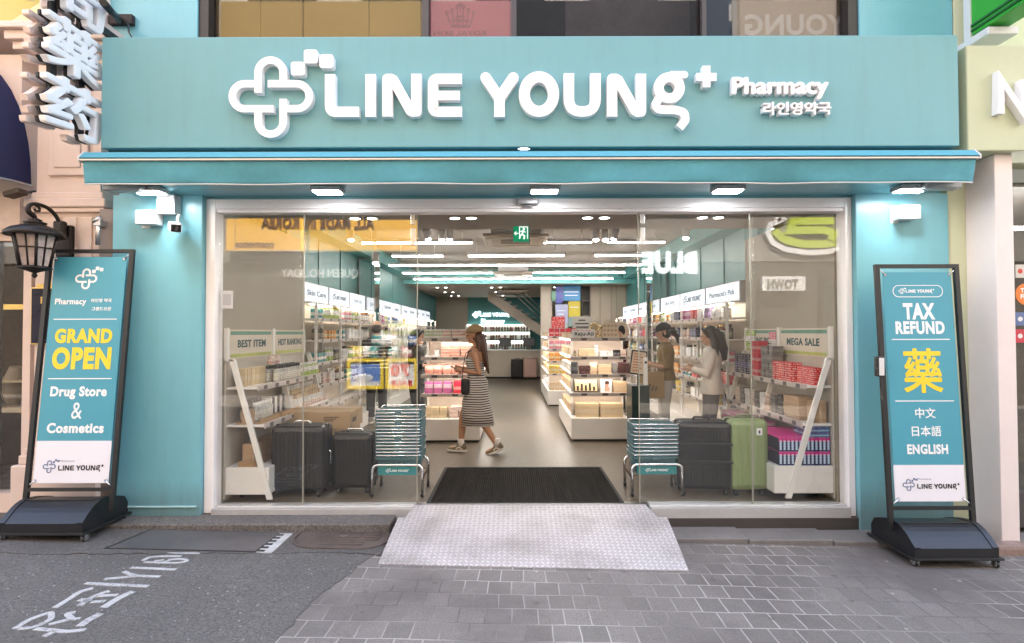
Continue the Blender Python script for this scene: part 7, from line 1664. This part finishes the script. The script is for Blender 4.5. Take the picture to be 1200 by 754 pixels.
hairdo(o, h, k, HBLK, [([(0, -.06, .05), (0, -.105, -.05), (0, -.12, -.20), (.01, -.12, -.34)], (.08, .085, .08, .03)), ([(-.06, -.03, .03), (-.085, -.035, -.10), (-.095, -.03, -.24), (-.10, -.02, -.34)], (.04, .05, .042, .014)), ([(.06, -.03, .03), (.085, -.05, -.10), (.10, -.07, -.26), (.10, -.09, -.36)], (.04, .05, .042, .014)), ([(.02, -.11, .0), (.05, -.16, .0), (.06, -.175, -.04)], (.03, .034, .03))])
t = thing('carton_in_hand', 'small pale carton held by the woman in the cream cardigan', 'carton', Matrix.Translation(V3((2.42, 6.72, 0))) @ Matrix.Rotation(R(66), 4, 'Z') @ g((-.01, .33, 1.09))); b = MB(); b.box(-.04, .04, -.03, .03, -.02, .07, .003); b.build('carton', PK['pale_rose'], t, local=True); b = MB(); b.box(-.0402, .0402, -.0302, .0302, .05, .0702, .003); b.build('lid', PK['white'], t, local=True)
# --- shoppers further in
STT, _t, _b = _nt('striped_tee'); _v = coord(_t); sp = N(_t, 'SeparateXYZ'); _t.links.new(_v, sp.inputs[0]); fr2 = math_(_t, 'FRACT', math_(_t, 'DIVIDE', sp.outputs[2], .06))
_t.links.new(mixc(_t, math_(_t, 'GREATER_THAN', fr2, .75), (.015, .015, .018), (.5, .5, .5)), _b.inputs['Base Color']); _b.inputs['Roughness'].default_value = .8
DKT = mat('dark_trousers', (.02, .02, .024), .8)
for loc, rz, H, lab, sh_, hr, cp in (((-2.36, 9.35, 0), R(10), 1.74, 'man in a black striped shirt facing the left wall shelves', STT, 'short', None),
        ((-1.50, 8.35, 0), R(-100), 1.58, 'shopper all in black at the left side of the left gondola', mat('black_tee', (.010, .010, .011), .8), 'long', None),
        ((2.02, 10.4, 0), R(95), 1.52, 'shopper in a dark red top behind the right gondola', mat('dark_red_top', (.10, .012, .014), .8), 'long', None)):
    o, h, T, k, g = person(loc, rz, H, lab, Jb, tilt=-.15)
    dress_up(o, h, T, k, g, Jb, sh_, DKT, end=.45 if hr == 'short' else .9)
    if cp: cap(o, h, k, cp)
    hairdo(o, h, k, HBLK, [] if hr == 'short' else [([(0, -.06, .05), (0, -.105, -.05), (0, -.12, -.22)], (.08, .085, .03)), ([(-.06, -.03, .03), (-.085, -.035, -.12), (-.09, -.03, -.24)], (.04, .045, .014)), ([(.06, -.03, .03), (.085, -.05, -.12), (.09, -.06, -.24)], (.04, .045, .014))], fringe=hr == 'long')
# ================================================================== ACROSS THE STREET (behind the photographer, seen in the glass)
YO = -3.6; YV = 2 * Y0 - YO
def Vx(px, Yv=YV): return (px - 603) * Yv / F
def Vz(py, Yv=YV): return 1.54 + (390 - py) * Yv / F
op = thing('opposite_building', 'building across the street behind the camera with shop signs', 'building', (0, YO, 0))
STU = mat('opposite_stucco', (.52, .48, .43), .7, var=.06, vs=.6); DKF = mat('opposite_dark_front', (.04, .036, .033), .6, var=.3, vs=.7)
b = MB(); b.box(-30, 30, YO - 12, YO - .5, -1, 14); b.build('block', STU, op)
b = MB(); b.box(-14, 14, YO - .5, YO - .3, -.4, 3.3); b.build('shopfront', DKF, op)
b = MB(); b.box(-14, 14, YO - .5, YO - .25, 3.31, 8.2); b.build('upper_front', mat('opposite_grey', (.20, .185, .17), .6, var=.15, vs=.5), op)
WD = mat('opposite_window', (.03, .035, .04), .15, var=.2, vs=1)
for i in range(9):
    b = MB(); b.box(-13 + i * 3, -11.2 + i * 3, YO - .52, YO - .49, 10.2, 12.2); b.build('window', WD, op)
YW = mat('opposite_yellow', (.90, .50, .05), .5, var=.04)
def osign(name, lab, cat, x0, x1, y0, y1, m, Yv=YV, th=.12):
    t = thing(name, lab, cat, (Vx((x0 + x1) / 2, Yv), 2 * Y0 - Yv, Vz(y1, Yv)))
    yy = 2 * Y0 - Yv
    b = MB(); b.box(Vx(x0, Yv), Vx(x1, Yv), yy - th, yy, Vz(y1, Yv), Vz(y0, Yv), .01); b.build('panel', m, t); return t, yy
t, yy = osign('sign_board', 'yellow cosmetics sign board across the street', 'sign', 265, 489, 250, 292, YW)
BR = mat('opposite_brown_ink', (.12, .05, .03), .5, var=0)
text('lettering', 'ALL MADE IN KOREA', plane((Vx(372), yy + .001, Vz(260)), 'back'), BR, width=2.75, h=.29, thick=.03, bold=.03, parent=t)
text('small_lettering', 'cosmetics', plane((Vx(299), yy + .001, Vz(285.5)), 'back'), BR, width=.95, h=.17, thick=.02, bold=.02, parent=t)
b = MB(); b.box(Vx(275), Vx(276), yy, yy + .02, Vz(292), Vz(250)); b.box(Vx(262), Vx(492), yy - .1, yy + .05, Vz(294), Vz(292.3)); b.build('trim', mat('opposite_trim', (.55, .42, .2), .5), t)
t = thing('sign_letters', 'pale letters reading queen holiday across the street', 'sign', (Vx(370), YO, Vz(319)))
b = MB(); text('x', 'QUEEN HOLIDAY', plane((Vx(370), YO - .28, Vz(319)), 'back'), WHITE, width=1.9, h=.25, thick=.04, bold=.0, mb=b); b.build('lettering', WHITE, t)
t = thing('sign_letters', 'lit white letters reading blue across the street', 'sign', (Vx(787), YO, Vz(307)))
text('lettering', 'BLUE', plane((Vx(788), YO - .24, Vz(307)), 'back'), mat('blue_letters_lit', (1, 1, 1), .5, var=0, emit=.55, ecol=(.8, .95, 1)), width=1.38, h=.56, thick=.1, bold=.06, parent=t)
t = thing('sign_board', 'green and white oval shop emblem across the street', 'sign', (Vx(944), YO, Vz(274)))
LM = mat('opposite_lime', (.50, .62, .06), .4, var=.03)
def of(u, v, d): return (Vx(u), YO - .24 + d, Vz(v))
b = MB(); b.ribbon([(925, 254), (918, 258), (908, 262), (904, 272), (910, 284), (925, 292), (950, 296), (976, 295), (988, 290)], 6, of, 0, .08); b.ribbon([(915, 252), (919, 258)], 5, of, 0, .08); b.build('border', WHITE, t)
b = MB(); b.ribbon([(912, 270), (922, 280), (945, 286), (970, 286), (984, 284)], 9, of, 0, .10); b.ribbon([(982, 258), (934, 259), (930, 270), (970, 269), (982, 274), (978, 282)], 9, of, 0, .12); b.build('emblem', LM, t)
t, yy = osign('sign_board', 'white box sign reading town across the street', 'sign', 893, 944, 325, 342, mat('opposite_white', (.75, .75, .75), .5))
text('lettering', 'TOWN', plane((Vx(917), yy + .001, Vz(334)), 'back'), mat('opposite_grey_ink', (.15, .15, .15), .5), width=.75, h=.24, thick=.02, bold=.03, parent=t)
# yellow sale stand in the sun
Yv = 11.9; ys = 2 * Y0 - Yv; sv = lambda px: (px - 603) * Yv / F; zv = lambda py: 1.54 + (390 - py) * Yv / F
t = thing('sale_stand', 'yellow framed sale stand in the sun across the street', 'stand', (sv(447), ys, gz(-3)))
b = MB(); b.box(sv(406), sv(489), ys - .9, ys - .05, gz(-3), zv(456)); b.build('cabinet', mat('stand_dark', (.06, .06, .06), .5), t)
for x0, x1, col, txt in ((406, 449, (.12, .24, .60), None), (451, 489, (.70, .72, .76), '70')):
    b = MB(); b.ribbon([(sv(x0 + 2), zv(454)), (sv(x1 - 2), zv(454)), (sv(x1 - 2), zv(422)), (sv(x0 + 2), zv(422))], .07, lambda u, v, d: (u, ys + d, v), -.05, .02, closed=True); fr3 = b.build('frame', YEL, t)
    b = MB(); b.box(sv(x0 + 3), sv(x1 - 3), ys - .04, ys - .02, zv(453), zv(423)); sg3 = b.build('poster', mat('stand_%d' % x0, col, .4, var=.1, vs=4), fr3)
    if txt:
        text('lettering', '70', plane((sv(468), ys - .018, zv(434)), 'back'), mat('sale_red', (.60, .02, .03), .4), width=.42, h=.27, thick=.01, bold=.05, parent=fr3); text('lettering', 'SALE', plane((sv(470), ys - .018, zv(449)), 'back'), mat('sale_red', (.60, .02, .03), .4), width=.45, h=.12, thick=.01, bold=.04, parent=fr3)
    else:
        b = MB(); b.ell((sv(425), ys - .015, zv(443)), (.22, .01, .09), 16, 6); b.box(sv(412), sv(444), ys - .019, ys - .012, zv(452.5), zv(447)); b.build('picture', mat('stand_pale', (.55, .58, .66), .5), fr3)
pm_ = [ppouch(.24, .14, .26, PK[c]) for c in ('white', 'pink', 'lime', 'blue', 'yellow', 'teal_card')]
for i in range(54):
    px = random.uniform(410, 486); hgt = 1 if px < 436 else (2 if px < 452 else 3)
    put('snack_pack', random.choice(pm_), (sv(px), ys - .15 - random.random() * .5, zv(420) + random.randrange(hgt) * .26), 'bright packet heaped on the yellow sale stand across the street', 'packet', 'packets on the sale stand across the street', random.uniform(-.5, .5))
# upper-floor boards that show in the upper window
YU = 2 * 5.06 - YO
for nm, lab, x0, x1, m_ in (('facade_board', 'tan cladding board high across the street', 250, 492, mat('opposite_tan', (.34, .23, .08), .6)), ('facade_board', 'rose coloured board high across the street', 498, 600, mat('opposite_rose', (.40, .17, .18), .6)), ('window_band', 'dark window band high across the street', 602, 862, mat('opposite_dark_glass', (.02, .02, .022), .2)), ('facade_board', 'taupe board high across the street', 866, 1003, mat('opposite_taupe', (.34, .28, .22), .6))):
    b = MB(); b.box((x0 - 603) * YU / F, (x1 - 603) * YU / F, YO - .24, YO - .2, 8.25, 10.1); o = b.build(nm, m_); tag(o, lab, 'board')
# the neighbouring blocks that close the street on both sides
for x0, x1, lab, yy0 in ((-34, -9.2, 'plain block further left along the shop side', 5.0), (9.3, 34, 'plain block further right along the shop side', 5.0)):
    b = MB(); b.box(x0, x1, yy0, yy0 + 14, -1.5, 11.8); o = b.build('street_building', STU); tag(o, lab, 'building')
